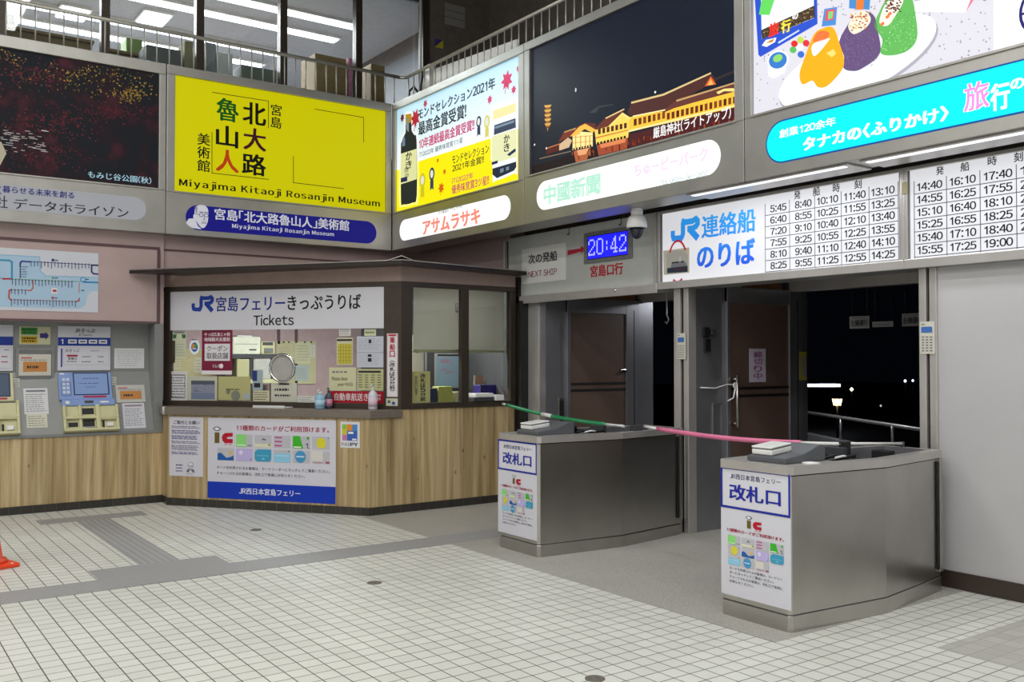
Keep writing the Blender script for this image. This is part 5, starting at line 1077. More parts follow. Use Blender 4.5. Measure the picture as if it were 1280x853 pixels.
m = Mesh(); a = FE.box((592, 469.5), (606.5, 481)); m.hexa([FE.at(a[0], a[1], 0), FE.at(a[2] - .02, a[1], 0), FE.at(a[2], a[3], -.04), FE.at(a[0] + .03, a[3], -.04), FE.at(a[0], a[1], .01), FE.at(a[2] - .02, a[1], .01), FE.at(a[2], a[3], -.03), FE.at(a[0] + .03, a[3], -.03)], ink('#cdb8a0')); m.tube([FE.at(a[0] + .1, a[1], 0), FE.at(a[0] + .1, zt + .004, 0)], .008, M_BLACK, 6).lathe([(.05, 0), (.05, .01)], FE.at(a[0] + .1, zt, 0), M_BLACK, 14)
g_ = Art(Frame(FE.at(0, 0, .011), (1, 0, 0)), 0, m)
for r_ in range(4):
    for c_ in range(5): g_.rect(a[0] + .03 + c_ * .022, a[1] + .012 + r_ * .026, a[0] + .045 + c_ * .022, a[1] + .028 + r_ * .026, ink('#9a5a50'), 1)
tag(m.build('price_stand'), 'small tilted price card on a thin black stand', 'card stand')
FE = Frame((0, 9.52, 0), (1, 0, 0)); m = Mesh(); a = FE.box((616, 468), (639, 503)); x0_, x1_ = a[0], min(a[2], 6.36); m.fbox(FE, x0_ + .02, zt, x1_, zt + .22, -.2, 0, M_BLACK, .015).fbox(FE, x0_ + .08, zt + .2, x1_ - .02, zt + .32, -.15, -.03, M_CHAR, .02).tube([FE.at(x0_, zt + .1, 0), FE.at(x0_ - .02, zt + .3, 0), FE.at(x0_ + .05, zt + .36, -.02), FE.at(x1_ - .05, zt + .30, -.04)], .018, M_BLACK, 8)
tag(m.build('ticket_printer'), 'black machine with bent arm at right of side window', 'machine')
FSI = FS.shift(.06)
m = Mesh(); a = FS.box((590.6, 496), (624, 507)); m.fbox(FS, a[0], 1.165, 6.18, 1.21, -.16, .03, M_CHAR, .006).fbox(FS, a[0] + .03, 1.21, 6.10, 1.255, -.14, .02, M_WPL, .008).fbox(FS, 6.10, 1.17, 6.22, 1.235, -.05, .06, M_WPL, .008)
tag(m.build('barrier_holder'), 'white and dark holder on side window sill where green bar starts', 'holder')
# posters on the counter front
def guide(A, b):
    w, h = b[2] - b[0], b[3] - b[1]; A.text('ご案内とお願い', b[0] + w * .12, b[3] - h * .125, b[2] - w * .1, b[3] - h * .06, ink('#26264a'), .015)
    y = b[3] - h * .15
    for rows, big in ((2, 0), (3, 1), (3, 1), (2, 0), (4, 0), (2, 1)):
        A.scribble(b[0] + w * .07, y - h * .022 * rows - h * .005, b[2] - w * .07, y, rows, ink('#3a3a86') if big else ink('#74748c'), w=.45, gap=.06, fill=.85); A.disc(b[0] + w * .085, y - h * .01, w * .014, ink('#26264a'), 3, n=8); y -= h * (.022 * rows + .026)
    for k in range(3): A.scribble(b[0] + w * .2, b[1] + h * (.17 - .05 * k), b[0] + w * .42, b[1] + h * (.20 - .05 * k), 1, ink('#3a3a70'), w=.6)
    cx, cy = b[0] + w * .64, b[1] + h * .19; A.disc(cx, cy, w * .085, ink('#8a8a9a'), 2, h * .05); A.disc(cx, cy, w * .07, ink('#dcdce2'), 3, h * .042); A.rect(cx - w * .06, cy - h * .03, cx + w * .06, cy, ink('#b4b4c2'), 4)
    A.poly([(cx - w * .13, b[1] + h * .07), (cx - w * .09, b[1] + h * .125), (cx + w * .09, b[1] + h * .125), (cx + w * .13, b[1] + h * .07)], ink('#74748c'), 2); A.poly([(cx - w * .05, b[1] + h * .07), (cx, b[1] + h * .12), (cx + w * .05, b[1] + h * .07)], ink('#dcdce2'), 3); A.scribble(cx - w * .12, b[1] + h * .03, cx + w * .12, b[1] + h * .05, 1, INKG)
notice(FD, (212.2, 521), (253.8, 596.5), ink('#d2d1db'), 'white notice with dense blue print and drawing of masked person', 'poster', 'poster', fn=guide)
def icp(A, b):
    w, h = b[2] - b[0], b[3] - b[1]; A.rect(b[0], b[1], b[2], b[1] + h * .205, ink('#1238b4'), 2)
    A.text('JR西日本宮島フェリー', b[0] + w * .255, b[1] + h * .065, b[0] + w * .735, b[1] + h * .145, ink('#e2e4f2'), .025, 3)
    A.tx('11種類のカードがご利用頂けます。', (295.8, 531.5), (411.5, 541.3), ink('#a5123a'), .016, 3)
    ic_logo(A, *FD.box((266, 532.5), (291, 556), A.h)); cards(A, *FD.box((272.3, 540.2), (415, 580.5), A.h), 6)
    A.text('カードを利用されるお客様は、カードリーダーにタッチしてご乗船ください。', b[0] + w * .075, b[1] + h * .365, b[0] + w * .955, b[1] + h * .405, INKD, .005); A.text('チャージされるお客様は、改札口で係員にお知らせください。', b[0] + w * .075, b[1] + h * .295, b[0] + w * .77, b[1] + h * .335, INKD, .005)
notice(FD, (260.3, 522.2), (419.6, 630.5), ink('#d2d1db'), 'large white card poster with blue band on booth front', 'poster', 'poster', fn=icp)
def pas(A, b):
    w, h = b[2] - b[0], b[3] - b[1]; R = lambda u0, v0, u1, v1, c, l=2: A.rect(b[0] + u0 * w, b[1] + v0 * h, b[0] + u1 * w, b[1] + v1 * h, ink(c), l)
    R(.1, .5, .36, .9, '#c8c03a'); R(.1, .72, .3, .9, '#86c050', 3); R(.36, .66, .62, .9, '#dc8a3a'); R(.62, .5, .88, .9, '#4a8ac8'); R(.36, .28, .88, .66, '#3a62b4', 3); R(.1, .28, .36, .5, '#c07aa8'); R(.42, .54, .68, .62, '#eceef2', 4); R(.62, .3, .84, .36, '#eceef2', 4)
    A.text('PAS', b[0] + w * .08, b[1] + h * .07, b[0] + w * .5, b[1] + h * .2, ink('#56565c'), 0, 3); A.text('PY', b[0] + w * .53, b[1] + h * .07, b[2] - w * .1, b[1] + h * .2, ink('#1c1c20'), .04, 3)
notice(FD, (425.7, 527.3), (449.8, 560.5), ink('#dcdde2'), 'small colourful card sticker on wood right of large poster', 'sticker', 'sticker', fn=pas)
# ================================================================== TICKET MACHINES
FA = Frame((0, 11.42, 0), (1, 0, 0)); FC = Frame((0, 11.16, .835), (1, 0, 0), (0, .25, .66))   # back panel, sloping console
CL = math.hypot(.25, .66)
Mesh().prism([(11.16, .835), (11.42, .835), (11.42, 1.5)], -6.5, 2.935, M_GRP, F=Frame((0, 0, 0), (0, 1, 0), (0, 0, 1))).struct('trim_16')
def uA(u, v): return FA.uv(u, v)
xl, xr = uA(71.8, 440)[0], uA(137.4, 440)[0]; MWID = xr - xl
zz = lambda v: uA(105, v)[1]
def machine(x, label, first):
    t = thing('ticket_machine', label, 'ticket machine', (x + MWID / 2, 11.3, .835), 'ticket machines in the grey wall'); X = lambda f: x + MWID * f
    A = Art(FA, .0); A.slab2(x, zz(463.2), x + MWID, zz(408.3), ink('#cfd0d8'), .02)
    A.rect(x, zz(432.6), x + MWID, zz(422.2), ink('#1f3a92'), 1)
    if first:
        A.text('JRきっぷ', X(.31), zz(416.2), X(.70), zz(411), INKD, .02); A.text('JR Tickets', X(.38), zz(420.2), X(.64), zz(417.6), INKD, .01); A.text('1', X(.06), zz(430.5), X(.10), zz(424.5), ink('#e0e2ec'), .04, 3)
        for k in range(4): A.rect(X(.19 + .195 * k), zz(429.8), X(.35 + .195 * k), zz(424.8), ink('#dcdde4'), 2); A.rect(X(.22 + .195 * k), zz(428), X(.32 + .195 * k), zz(426.6), INKD, 3)
        A.rect(X(.055), zz(459), X(.085), zz(436), ink('#3a4a9a'), 2); A.frame(X(.11), zz(456), X(.97), zz(435), .004, ink('#b8bac6'), 2); A.text('JRきっぷ', X(.13), zz(440.4), X(.40), zz(436.6), ink('#5a5c6a'), 0); A.scribble(X(.62), zz(440), X(.8), zz(437.5), 1, ink('#8a8c9a'))
        A.rect(X(.17), zz(446), X(.37), zz(443.8), ink('#a81c3c'), 2); A.text('宮島口', X(.19), zz(450), X(.35), zz(446.8), INKD, .02); A.scribble(X(.17), zz(453), X(.38), zz(451), 1, INKD)
        for v in (446, 452.3): A.scribble(X(.45), zz(v + 1.2), X(.64), zz(v - 1), 1, INKG, w=.6); A.scribble(X(.76), zz(v + 1.2), X(.88), zz(v - 1), 1, INKG, w=.6)
    else:
        A.frame(X(.1), zz(460), X(.97), zz(435), .004, ink('#b8bac6'), 2)
        for v in (446, 452.3): A.scribble(X(.8), zz(v + 1.2), X(.93), zz(v - 1), 1, ink('#a81c3c'), w=.6)
        A.scribble(X(.85), zz(439), X(.95), zz(437), 1, INKD)
    A.build('fare_panel', t)
    lb = mat('light_blue_panel', '#7f9ad0', .4); face_c = lb if first else M_CREAM
    z1, z0 = zz(463.4), zz(500)
    m = Mesh(); s0, s1 = x + .0, x + MWID
    # upper operating face leans with the console
    v1 = (z1 - .835) / .66 * CL; v0 = (z0 - .835) / .66 * CL
    m.fbox(FC, s0, v0, s1, min(v1, CL * .985), 0, .035, face_c, .006); op_ = m.build('operating_panel', t)
    A = Art(FC, .035); h = v1 - v0
    a = (x + MWID * .29, v0 + h * .17, x + MWID * .92, v0 + h * .86)
    A.rect(a[0] - .012, a[1] - .012, a[2] + .012, a[3] + .012, ink('#1e2a52'), 1); A.rect(*a, ink('#8fa8d8', .35) if first else ink('#6a7890', .2), 2)
    for f, g in ((.72, .5), (.48, .7), (.3, .4)): A.scribble(a[0] + (a[2] - a[0]) * (.5 - g / 2), a[1] + (a[3] - a[1]) * f, a[0] + (a[2] - a[0]) * (.5 + g / 2), a[1] + (a[3] - a[1]) * (f + .07), 1, ink('#3f568c'), w=.5, lay=3)
    A.rect(x + MWID * .44, v0 + h * .05, x + MWID * .88, v0 + h * .11, ink('#b02a4a'), 2)
    if first:
        for r_ in range(4):
            for c_ in range(2): A.rect(x + MWID * (.065 + .075 * c_), v0 + h * (.2 + .14 * r_), x + MWID * (.12 + .075 * c_), v0 + h * (.29 + .14 * r_), ink('#c9cfdf'), 2)
        A.frame(x + MWID * .045, v0 + h * .13, x + MWID * .215, v0 + h * .56, .004, ink('#2a3f86'), 2); A.rect(x + .015, v0 + h * .83, x + .06, v0 + h * .88, ink('#dfe3ee'), 2)
    A.build('touch_screen', op_)
    m = Mesh(); w = MWID; vt = v0; B = lambda f: x + .02 + (w * 1.04) * f
    if first:
        m.fbox(FC, B(0), vt - .075, B(.96), vt, 0, .045, lb, .006).fbox(FC, B(.4), vt - .05, B(.56), vt - .02, .045, .047, M_CHAR).fbox(FC, B(.06), vt - .055, B(.13), vt - .02, .045, .05, M_WPL, .004).fbox(FC, B(.68), vt - .05, B(.84), vt - .03, .045, .05, M_WPL, .004); top = vt - .075
    else: m.fbox(FC, B(.55), vt - .04, B(.94), vt - .01, 0, .046, M_CHAR); top = vt
    cr = M_CREAM; bot = 0.0; mid = top * .52
    m.fbox(FC, B(0), bot, B(1), top, 0, .03, cr, .006)
    for (f0, f1, lo, hi, hh) in ((0, 1, mid - .015, mid + .015, .075), (0, 1, bot, bot + .03, .085), (.0, .05, bot, top, .07), (.58, .66, bot, top, .08), (.95, 1, bot, top, .07), (.66, .95, mid - .03, top - .03, .07), (.28, .33, bot, top, .06)): m.fbox(FC, B(f0), lo, B(f1), hi, .028, hh, cr, .006)
    for (f0, f1, lo, hi) in ((.35, .56, top - .10, top - .03), (.09, .26, bot + .06, bot + .11), (.35, .56, bot + .06, bot + .14), (.70, .90, top - .09, top - .055), (.70, .74, bot + .03, bot + .12)): m.fbox(FC, B(f0), lo, B(f1), hi, .03, .034, M_BLACK)
    m.fbox(FC, B(.36), bot + .03, B(.56), bot + .055, .03, .06, M_CHROME, .004).fbox(FC, B(.78), bot + .05, B(.90), bot + .10, .03, .05, M_WPL, .006)
    m.build('coin_trays', t); return t
machine(xl, 'blue screened ticket machine beneath a white fare panel', True)
machine(uA(15.8, 440)[0] - MWID, 'ticket machine cut off at left photo edge, dark screen', False)
gb = ink('#c9c9a4')
def arrow(A, b):
    w, h = b[2] - b[0], b[3] - b[1]; A.rect(b[0] + w * .06, b[1] + h * .55, b[0] + w * .58, b[1] + h * .95, ink('#3f8a3a'), 2); A.rect(b[0] + w * .06, b[1] + h * .07, b[0] + w * .58, b[1] + h * .47, ink('#c9a52a'), 2)
    A.scribble(b[0] + w * .09, b[1] + h * .6, b[0] + w * .55, b[1] + h * .9, 2, ink('#1c5a28'), w=.6, lay=3); A.scribble(b[0] + w * .09, b[1] + h * .12, b[0] + w * .55, b[1] + h * .42, 2, ink('#3a3210'), w=.6, lay=3)
    y = b[1] + h * .5; A.poly([(b[0] + w * .66, y - h * .13), (b[0] + w * .84, y - h * .13), (b[0] + w * .84, y - h * .24), (b[0] + w * .95, y), (b[0] + w * .84, y + h * .24), (b[0] + w * .84, y + h * .13), (b[0] + w * .66, y + h * .13)], ink('#3a2f7c'), 2)
notice(FA, (24, 408.3), (62.8, 431), gb, 'pale sign with green and yellow squares and purple arrow', 'arrow_sign', 'sign', fn=arrow, th=.006)
def orange(A, b):
    w, h = b[2] - b[0], b[3] - b[1]; A.rect(b[0] + w * .13, b[1] + h * .18, b[0] + w * .87, b[1] + h * .65, ink('#c2854a'), 2); A.scribble(b[0] + w * .25, b[1] + h * .3, b[0] + w * .65, b[1] + h * .5, 1, INKD, w=.6, lay=3); A.rect(b[0] + w * .07, b[1] + h * .8, b[0] + w * .4, b[1] + h * .86, ink('#c05a5a'), 2); A.scribble(b[0] + w * .07, b[1] + h * .68, b[2] - w * .08, b[1] + h * .78, 1, INKG, w=.3)
fb = FA.box((19.7, 434.4), (67.5, 479.4)); m = Mesh(); m.fbox(FA, fb[0], fb[1], fb[2], fb[3], 0, .025, M_GRP, .004).fbox(FA, fb[0] + .03, fb[1] + .03, fb[2] - .03, fb[3] - .03, .025, .03, M_GRPD, .003); tag(m.build('access_panel'), 'grey framed access panel left of the blue ticket machine', 'panel')
notice(FA.shift(.03), (23.6, 443), (63.6, 469.5), ink('#cbc8bc'), 'cream notice with orange box on the grey access panel', fn=orange)
notice(FA.shift(.05), (10.9, 473.4), (24.6, 484), ink('#c3c3bb'), 'little grey tag beside the screen of left ticket machine', rows=3, th=.01)
notice(FA.shift(.055), (132.4, 471.5), (145.2, 481.6), ink('#bfbfb8'), 'little grey tag at right of the blue touch screen', rows=3, th=.01)
notice(FC, (29, 486), (61, 517.6), ink('#d8d8da'), 'upper white paper on the console left of blue machine', rows=9, head=INKG)
notice(FC, (32.8, 518.6), (59.6, 534.5), ink('#d4d3bf'), 'lower cream paper on the console left of blue machine', rows=5)
notice(FA, (143, 435.5), (180, 460.5), ink('#d6d7da'), 'plain white notice on grey wall right of ticket machine', rows=8, mm=ink('#b4b6bc'), group=None)
notice(FC, (144, 482), (182, 503), ink('#bfbfb8'), 'grey notice with orange box right of ticket machine', fn=orange, th=.008)
notice(FC, (152.5, 504.5), (182.6, 535), ink('#d2d2da'), 'white paper on the console right of blue machine', rows=9, head=ink('#9a8a92'))
# route map on the pink wall
def rmap(A, b):
    U_ = lambda u, v: FP.uv(u, v, .006); f = lambda x, y: (x / 7.757, 300 + y / 7.757); Q = lambda x, y: U_(*f(x, y))
    lb_ = ink('#a9c6de'); A.poly([(b[0] + .0, Q(0, 655)[1]), Q(780, 668), Q(830, 630), Q(850, 530), Q(880, 500), Q(948, 497), Q(948, 365), Q(445, 350), Q(390, 300), Q(385, 165), (b[0], Q(0, 140)[1])], lb_, 1)
    A.line([Q(0, 145), Q(385, 165), Q(390, 300), Q(445, 350), Q(948, 365)], .008, ink('#8ab4d2'), 2)
    T = lambda pts, c, w=.016: A.line([Q(*p) for p in pts], w, ink(c), 3)
    T([(0, 195), (90, 200), (115, 215), (115, 380)], '#2f8fb8'); T([(30, 378), (100, 378)], '#b8203a'); T([(0, 370), (30, 378)], '#8a8a90', .006); T([(945, 245), (205, 207), (197, 225), (193, 380)], '#5a5498', .006); T([(195, 250), (197, 225), (210, 208), (290, 212)], '#4a4492'); T([(890, 245), (945, 247)], '#2f2f6a'); T([(945, 332), (905, 328), (888, 310), (888, 250)], '#3a3578'); T([(120, 380), (780, 405)], '#7cb08a', .007); T([(815, 410), (945, 414)], '#2f86c4')
    T([(320, 400), (318, 470), (300, 490), (270, 490)], '#b87060', .013); T([(270, 488), (110, 483)], '#c08a78', .006); T([(110, 483), (90, 490), (85, 560), (100, 578)], '#b8604a'); T([(100, 578), (740, 597)], '#c09080', .006); T([(740, 597), (765, 590), (768, 570)], '#b0604a', .014); T([(768, 420), (766, 510)], '#c07a6a', .008)
    rn = random.Random(9)
    for (x0, x1, y0, y1, st_) in ((300, 880, 218, 245, 33), (120, 720, 392, 415, 32), (110, 260, 490, 495, 34), (110, 740, 588, 607, 31)):
        x = x0
        while x < x1:
            y = y0 + (y1 - y0) * (x - x0) / (x1 - x0); A.disc(*Q(x, y - 6), .008, ink('#3c3c66'), 4, n=8); l = rn.uniform(18, 42); A.line([Q(x, y + 8), Q(x, y + 8 + l)], .009, ink('#6a7290'), 4); x += st_
    for k in range(5): A.line([Q(218, 262 + 24 * k), Q(218 + rn.uniform(25, 50), 262 + 24 * k)], .008, ink('#6a7290'), 4); A.disc(*Q(198, 262 + 24 * k), .009, ink('#3c3c66'), 4, n=8)
    A.rect(*[*Q(500, 520), *Q(555, 470)], ink('#e6e2e6'), 3); A.rect(*[*Q(510, 505), *Q(548, 483)], ink('#b03a4a'), 4); A.rect(*[*Q(500, 208), *Q(525, 185)], ink('#3a3578'), 3); A.rect(*[*Q(500, 378), *Q(525, 360)], ink('#6aa884'), 3); A.rect(*[*Q(500, 575), *Q(520, 552)], ink('#a84a4a'), 3); A.disc(*Q(805, 385), .03, ink('#4a9ac8'), 3, n=14); A.disc(*Q(805, 385), .02, lb_, 4, n=12)
    for (x, y) in ((530, 198), (530, 370), (525, 563), (828, 383), (785, 490)): A.rect(*[*Q(x, y + 5), *Q(x + 32, y - 4)], ink('#5a6284'), 3)
A = Art(FP, 0); r_ = FP.uv(123, 317.5)[0]; bx = (r_ - 2.3, FP.uv(123, 391)[1], r_, FP.uv(123, 317)[1]); A.slab2(*bx, ink('#ccd0da'), .006); rmap(A, bx); tag(A.build('route_map'), 'white and pale blue railway route map on the pink wall', 'map')
# ================================================================== SIGNS OVER THE DOORS
FM = Frame((XB, 0, 0), (0, -1, 0)); ZS0, ZS1 = 2.318, 3.078
def YM(u, v): return FM.uv(u, v)
e0, e1, e2, e3 = FM.uv(633, 340)[0], FM.uv(822, 300)[0], FM.uv(1130, 260)[0], -1.4
def sign_frame(a0, a1, t, low=.07, top=.03, side=.03, face=M_GRP):
    m = Mesh(); m.fbox(FM, a0, ZS0, a1, ZS1, -.28, -.012, face)
    m.fbox(FM, a0, ZS0, a1, ZS0 + low, -.012, .012, M_POST, .005).fbox(FM, a0, ZS1 - top, a1, ZS1, -.012, .008, M_POST, .004)
    m.fbox(FM, a0, ZS0 + low, a0 + side, ZS1 - top, -.012, .008, M_POST, .004).fbox(FM, a1 - side, ZS0 + low, a1, ZS1 - top, -.012, .008, M_POST, .004)
    m.build('sign_case', t)
# next ship panel
t = thing('next_ship_board', 'grey panel with blue clock display and red arrow above left doorway', 'sign', (XB, 8.0, ZS0))
M_SHIP = mat('light_grey_sign_panel', '#b4b8b5', .45, .1, var=.03)
m = Mesh(); m.fbox(FM, e0, ZS0, e1, ZS1, -.28, -.008, M_SHIP).fbox(FM, e0 - .03, ZS0 - .03, e0, ZS1 - .02, -.3, .03, M_RAIL, .006).fbox(FM, e0 - .03, ZS0 - .03, e1, ZS0 + .06, -.012, .02, M_POST, .006).fbox(FM, e1 - .05, ZS0, e1 - .012, ZS1, -.012, .006, M_POST, .004).fbox(FM, e0 + .012, ZS0 + .06, e0 + .03, ZS1 - .03, -.008, -.002, M_BLACK)
m.build('sign_case', t)
A = Art(FM, -.008); A.slab((652.1, 312.2), (707, 349.8), ink('#d4d4d2'), .006); b_ = FM.box((652.1, 312.2), (707, 349.8))
A.tx('次の発船', (660.5, 318.6), (696.7, 325.8), INKD, .032); A.tx('NEXT SHIP', (660.8, 339.7), (696.4, 343), ink('#7a2434'), .014); A.build('text_plate', t)
A = Art(FM, -.008); A.pp([(709.4, 313.2), (726, 310.6), (726, 307.3), (732, 311.3), (726.4, 317.6), (726.3, 314.8), (709.6, 319.4)], ink('#b01f3c')); A.tx('宮島口行', (738, 332.7), (779, 342.8), ink('#b0152c'), .04); A.build('red_lettering', t)
m = Mesh(); f_ = FM.box((730.5, 292.3), (790.5, 318)); f2 = FM.box((736.4, 297), (785.7, 317.7)); z0_ = FM.uv(736.4, 324.3)[1]
m.fbox(FM, f_[0], z0_ - .045, f_[2], f2[3] + .045, -.01, .012, M_GRPD, .004); m.fbox(FM, f2[0] - .012, z0_ - .008, f2[2], f2[3] + .008, .012, .016, M_BLACK); df_ = m.build('display_frame', t)
A = Art(FM, .016); A.rect(f2[0], z0_, f2[2], f2[3], lamp_mat('blue_display', '#1414f0', 1.2)); lc = ink('#b4bcff', 1.1)
# dot matrix figures with small feet
SEG = {'2': ["01110", "10001", "10001", "00001", "00010", "00100", "01000", "10001", "11111"], '0': ["01110", "10001", "10001", "10001", "10001", "10001", "10001", "10001", "01110"], '4': ["00010", "00110", "00110", "01010", "01010", "10010", "11111", "00010", "00111"], ':': ["000", "000", "010", "010", "000", "010", "010", "000", "000"]}
tot = 5 * 4 + 3 + 4 * 1.0; W_ = f2[2] - f2[0] - .02; cw_ = W_ / tot; x = f2[0] + .01; hh_ = (f2[3] - z0_); ch_ = hh_ * .74 / 9
for ch in '20:42':
    rows = SEG[ch]
    for r_, row in enumerate(rows):
        for c_, v in enumerate(row):
            if v == '1': A.rect(x + c_ * cw_, f2[3] - hh_ * .12 - (r_ + 1) * ch_, x + (c_ + .72) * cw_, f2[3] - hh_ * .12 - (r_ + .05) * ch_, lc, 2)
    x += (len(rows[0]) + 1.0) * cw_
A.build('clock_display', df_)
for (u, v0, v1) in ((711.5, 281.5, 294), (776.5, 268, 282)):
    a, b1 = FM.uv(u, v0, .01); _, b0 = FM.uv(u, v1, .01); Mesh().tube([FM.at(a, ZS1, .012), FM.at(a, b0 + .02, .012), FM.at(a - .01, b0, .016), FM.at(a - .03, b0 + .015, .02)], .005, M_BLACK, 6).build('wire_hook', t)
m = Mesh(); a = FM.uv(771, 363); m.lathe([(.016, 0), (.016, .01), (.008, .018)], FM.at(a[0], ZS0 + .03, .018), M_CHROME, 12, axis=(-1, 0, 0)); m.build('bolt', t)
# ferry sign with first timetable
EW = .58
def ttmat(): return ink('#f4f5fa', EW)
t = thing('ferry_sign', 'backlit white sign with blue ferry lettering and morning departure times', 'sign', (XB, 5.2, ZS0)); sign_frame(e1, e2, t)
fb = FM.box((827, 262), (1123.3, 323)); z0_, z1_ = FM.uv(827, 353)[1], 3.048
DG = ink('#6f7280', .35); TX = ink('#20222c', .05)
A = Art(FM, -.012); A.rect(fb[0], z0_, fb[2], z1_, ttmat())
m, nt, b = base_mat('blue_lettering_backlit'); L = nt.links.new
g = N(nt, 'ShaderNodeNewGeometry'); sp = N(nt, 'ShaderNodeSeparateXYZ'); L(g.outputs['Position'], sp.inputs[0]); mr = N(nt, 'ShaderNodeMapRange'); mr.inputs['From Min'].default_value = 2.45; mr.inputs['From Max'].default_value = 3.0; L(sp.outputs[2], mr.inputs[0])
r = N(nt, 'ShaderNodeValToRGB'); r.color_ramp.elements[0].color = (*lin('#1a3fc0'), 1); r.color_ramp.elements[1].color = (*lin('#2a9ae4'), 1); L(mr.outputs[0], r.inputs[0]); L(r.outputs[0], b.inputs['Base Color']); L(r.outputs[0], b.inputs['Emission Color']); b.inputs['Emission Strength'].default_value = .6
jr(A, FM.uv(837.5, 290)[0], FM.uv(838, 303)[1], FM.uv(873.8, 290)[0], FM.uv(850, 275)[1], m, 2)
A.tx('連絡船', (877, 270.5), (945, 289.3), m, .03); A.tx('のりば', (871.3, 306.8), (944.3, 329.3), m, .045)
# small ferry photograph with a red ring
c = lambda x, y: (640 + x / 4, 213 + y / 4)
A.pp([c(757, 403), c(887, 386), c(887, 512), c(760, 524)], ink('#cfc8b2', .35), 2); cc = FM.uv(*c(826, 458))
A.stroke([(cc[0] + .118 * math.cos(math.radians(t_)), cc[1] + .20 * math.sin(math.radians(t_))) for t_ in range(30, 151, 10)], .02, ink('#c02838', .5), 6); A.stroke([(cc[0] + .118 * math.cos(math.radians(t_)), cc[1] + .19 * math.sin(math.radians(t_))) for t_ in range(240, 301, 10)], .02, ink('#c02838', .5), 6); A.pp([c(775, 520), c(775, 415), c(800, 403), c(855, 400), c(880, 420), c(882, 508)], ink('#b9b6ac', .35), 4)
for pts, col in (([(778, 515), (778, 490), (880, 478), (880, 508)], '#3c4658'), ([(795, 490), (800, 470), (870, 458), (878, 480)], '#8c8f94'), ([(800, 468), (802, 460), (860, 452), (862, 460)], '#3a3c44'), ([(815, 496), (870, 488), (872, 492), (816, 501)], '#a83a44'), ([(835, 462), (838, 432), (850, 430), (850, 460)], '#d8d8d8')): A.pp([c(*p) for p in pts], ink(col, .25), 5)
d_ = lambda x, y: (960 + x / 4, 213 + y / 4)
for ch, p, q_ in (('発', (992.7, 239.3), (1000.8, 248.3)), ('船', (1016.3, 234.5), (1025.3, 244.1)), ('時', (1041.3, 230.2), (1050, 239.8)), ('刻', (1068, 225.7), (1077.3, 235.3))): A.tx(ch, p, q_, TX, .02)
def grid(A, cols, times, ztop, zbot, edges, z_ext):
    n = 6; h = (ztop - zbot) / 5.62; th = h * .62
    for (u0, u1, v), col in zip(cols, times):
        a0, a1 = FM.uv(u0, v)[0], FM.uv(u1, v)[0]
        for r_, tm in enumerate(col):
            if not tm: continue
            y1 = ztop - r_ * h; A.text(tm, a0, y1 - th, a1, y1, TX, .024, 3)
    xs_ = [FM.uv(u, 270)[0] for u in edges]
    for x in xs_: A.line([(x, ztop + h * .2), (x, zbot - h * .25)], .006, DG, 2)
    for r_ in range(1, 7): y = ztop - r_ * h + h * .19; A.line([(xs_[0], y), (xs_[-1], y)], .006, DG, 2)
zt_ = FM.uv(962, 257)[1]; zb_ = FM.uv(982, 335)[1]
T1 = [['5:45', '6:40', '7:20', '7:55', '8:10', '8:25'], ['8:40', '8:55', '9:10', '9:25', '9:40', '9:55'], ['10:10', '10:25', '10:40', '10:55', '11:10', '11:25'], ['11:40', '11:55', '12:10', '12:25', '12:40', '12:55'], ['13:10', '13:25', '13:40', '13:55', '14:10', '14:25']]
grid(A, [(962, 982.5, 290), (993, 1014, 290), (1020.8, 1047.3, 290), (1054.7, 1081.7, 290), (1088.8, 1118, 290)], T1, zt_, zb_, (955.5, 986, 1017.5, 1050.7, 1085.5, 1122), 0)
A.build('sign_face', t)
t = thing('timetable_sign', 'backlit white timetable with afternoon and evening departure times', 'sign', (XB, 2.2, ZS0)); sign_frame(e2, e3, t)
A = Art(FM, -.012); a0 = FM.uv(1137, 300)[0]; A.rect(a0, FM.uv(1137.4, 324.7)[1], e3 - .03, 3.048, ttmat())
for ch, p, q_ in (('発', (1170.2, 208.8), (1180, 217.8)), ('船', (1200.7, 203.7), (1212, 213.1)), ('時', (1234.7, 196.6), (1246.4, 206)), ('刻', (1267.5, 191.2), (1279, 201.4))): A.tx(ch, p, q_, TX, .02)
zt_ = FM.uv(1146, 229.4)[1]; zb_ = FM.uv(1178, 315.3)[1]
T2 = [['14:40', '14:55', '15:10', '15:25', '15:40', '15:55'], ['16:10', '16:25', '16:40', '16:55', '17:10', '17:25'], ['17:40', '17:55', '18:10', '18:25', '18:40', '19:00'], ['1', '2', '2', '2', '2', '']]
grid(A, [(1145.8, 1177.5, 270), (1186.8, 1219.5, 270), (1229.5, 1265.3, 270), (1275, 1282.5, 270)], T2, zt_, zb_, (1142, 1182.5, 1224.5, 1270, 1312), 0)
A.build('sign_face', t)
tag(Mesh().box((XB - .02, 3.945, ZS1 - .2), (XB - .004, 3.985, ZS1 - .11), mat('yellowed_tag', '#b5ab84', .5), .003).build('paper_tag'), 'tiny yellowed tag on frame between the two timetables', 'tag')
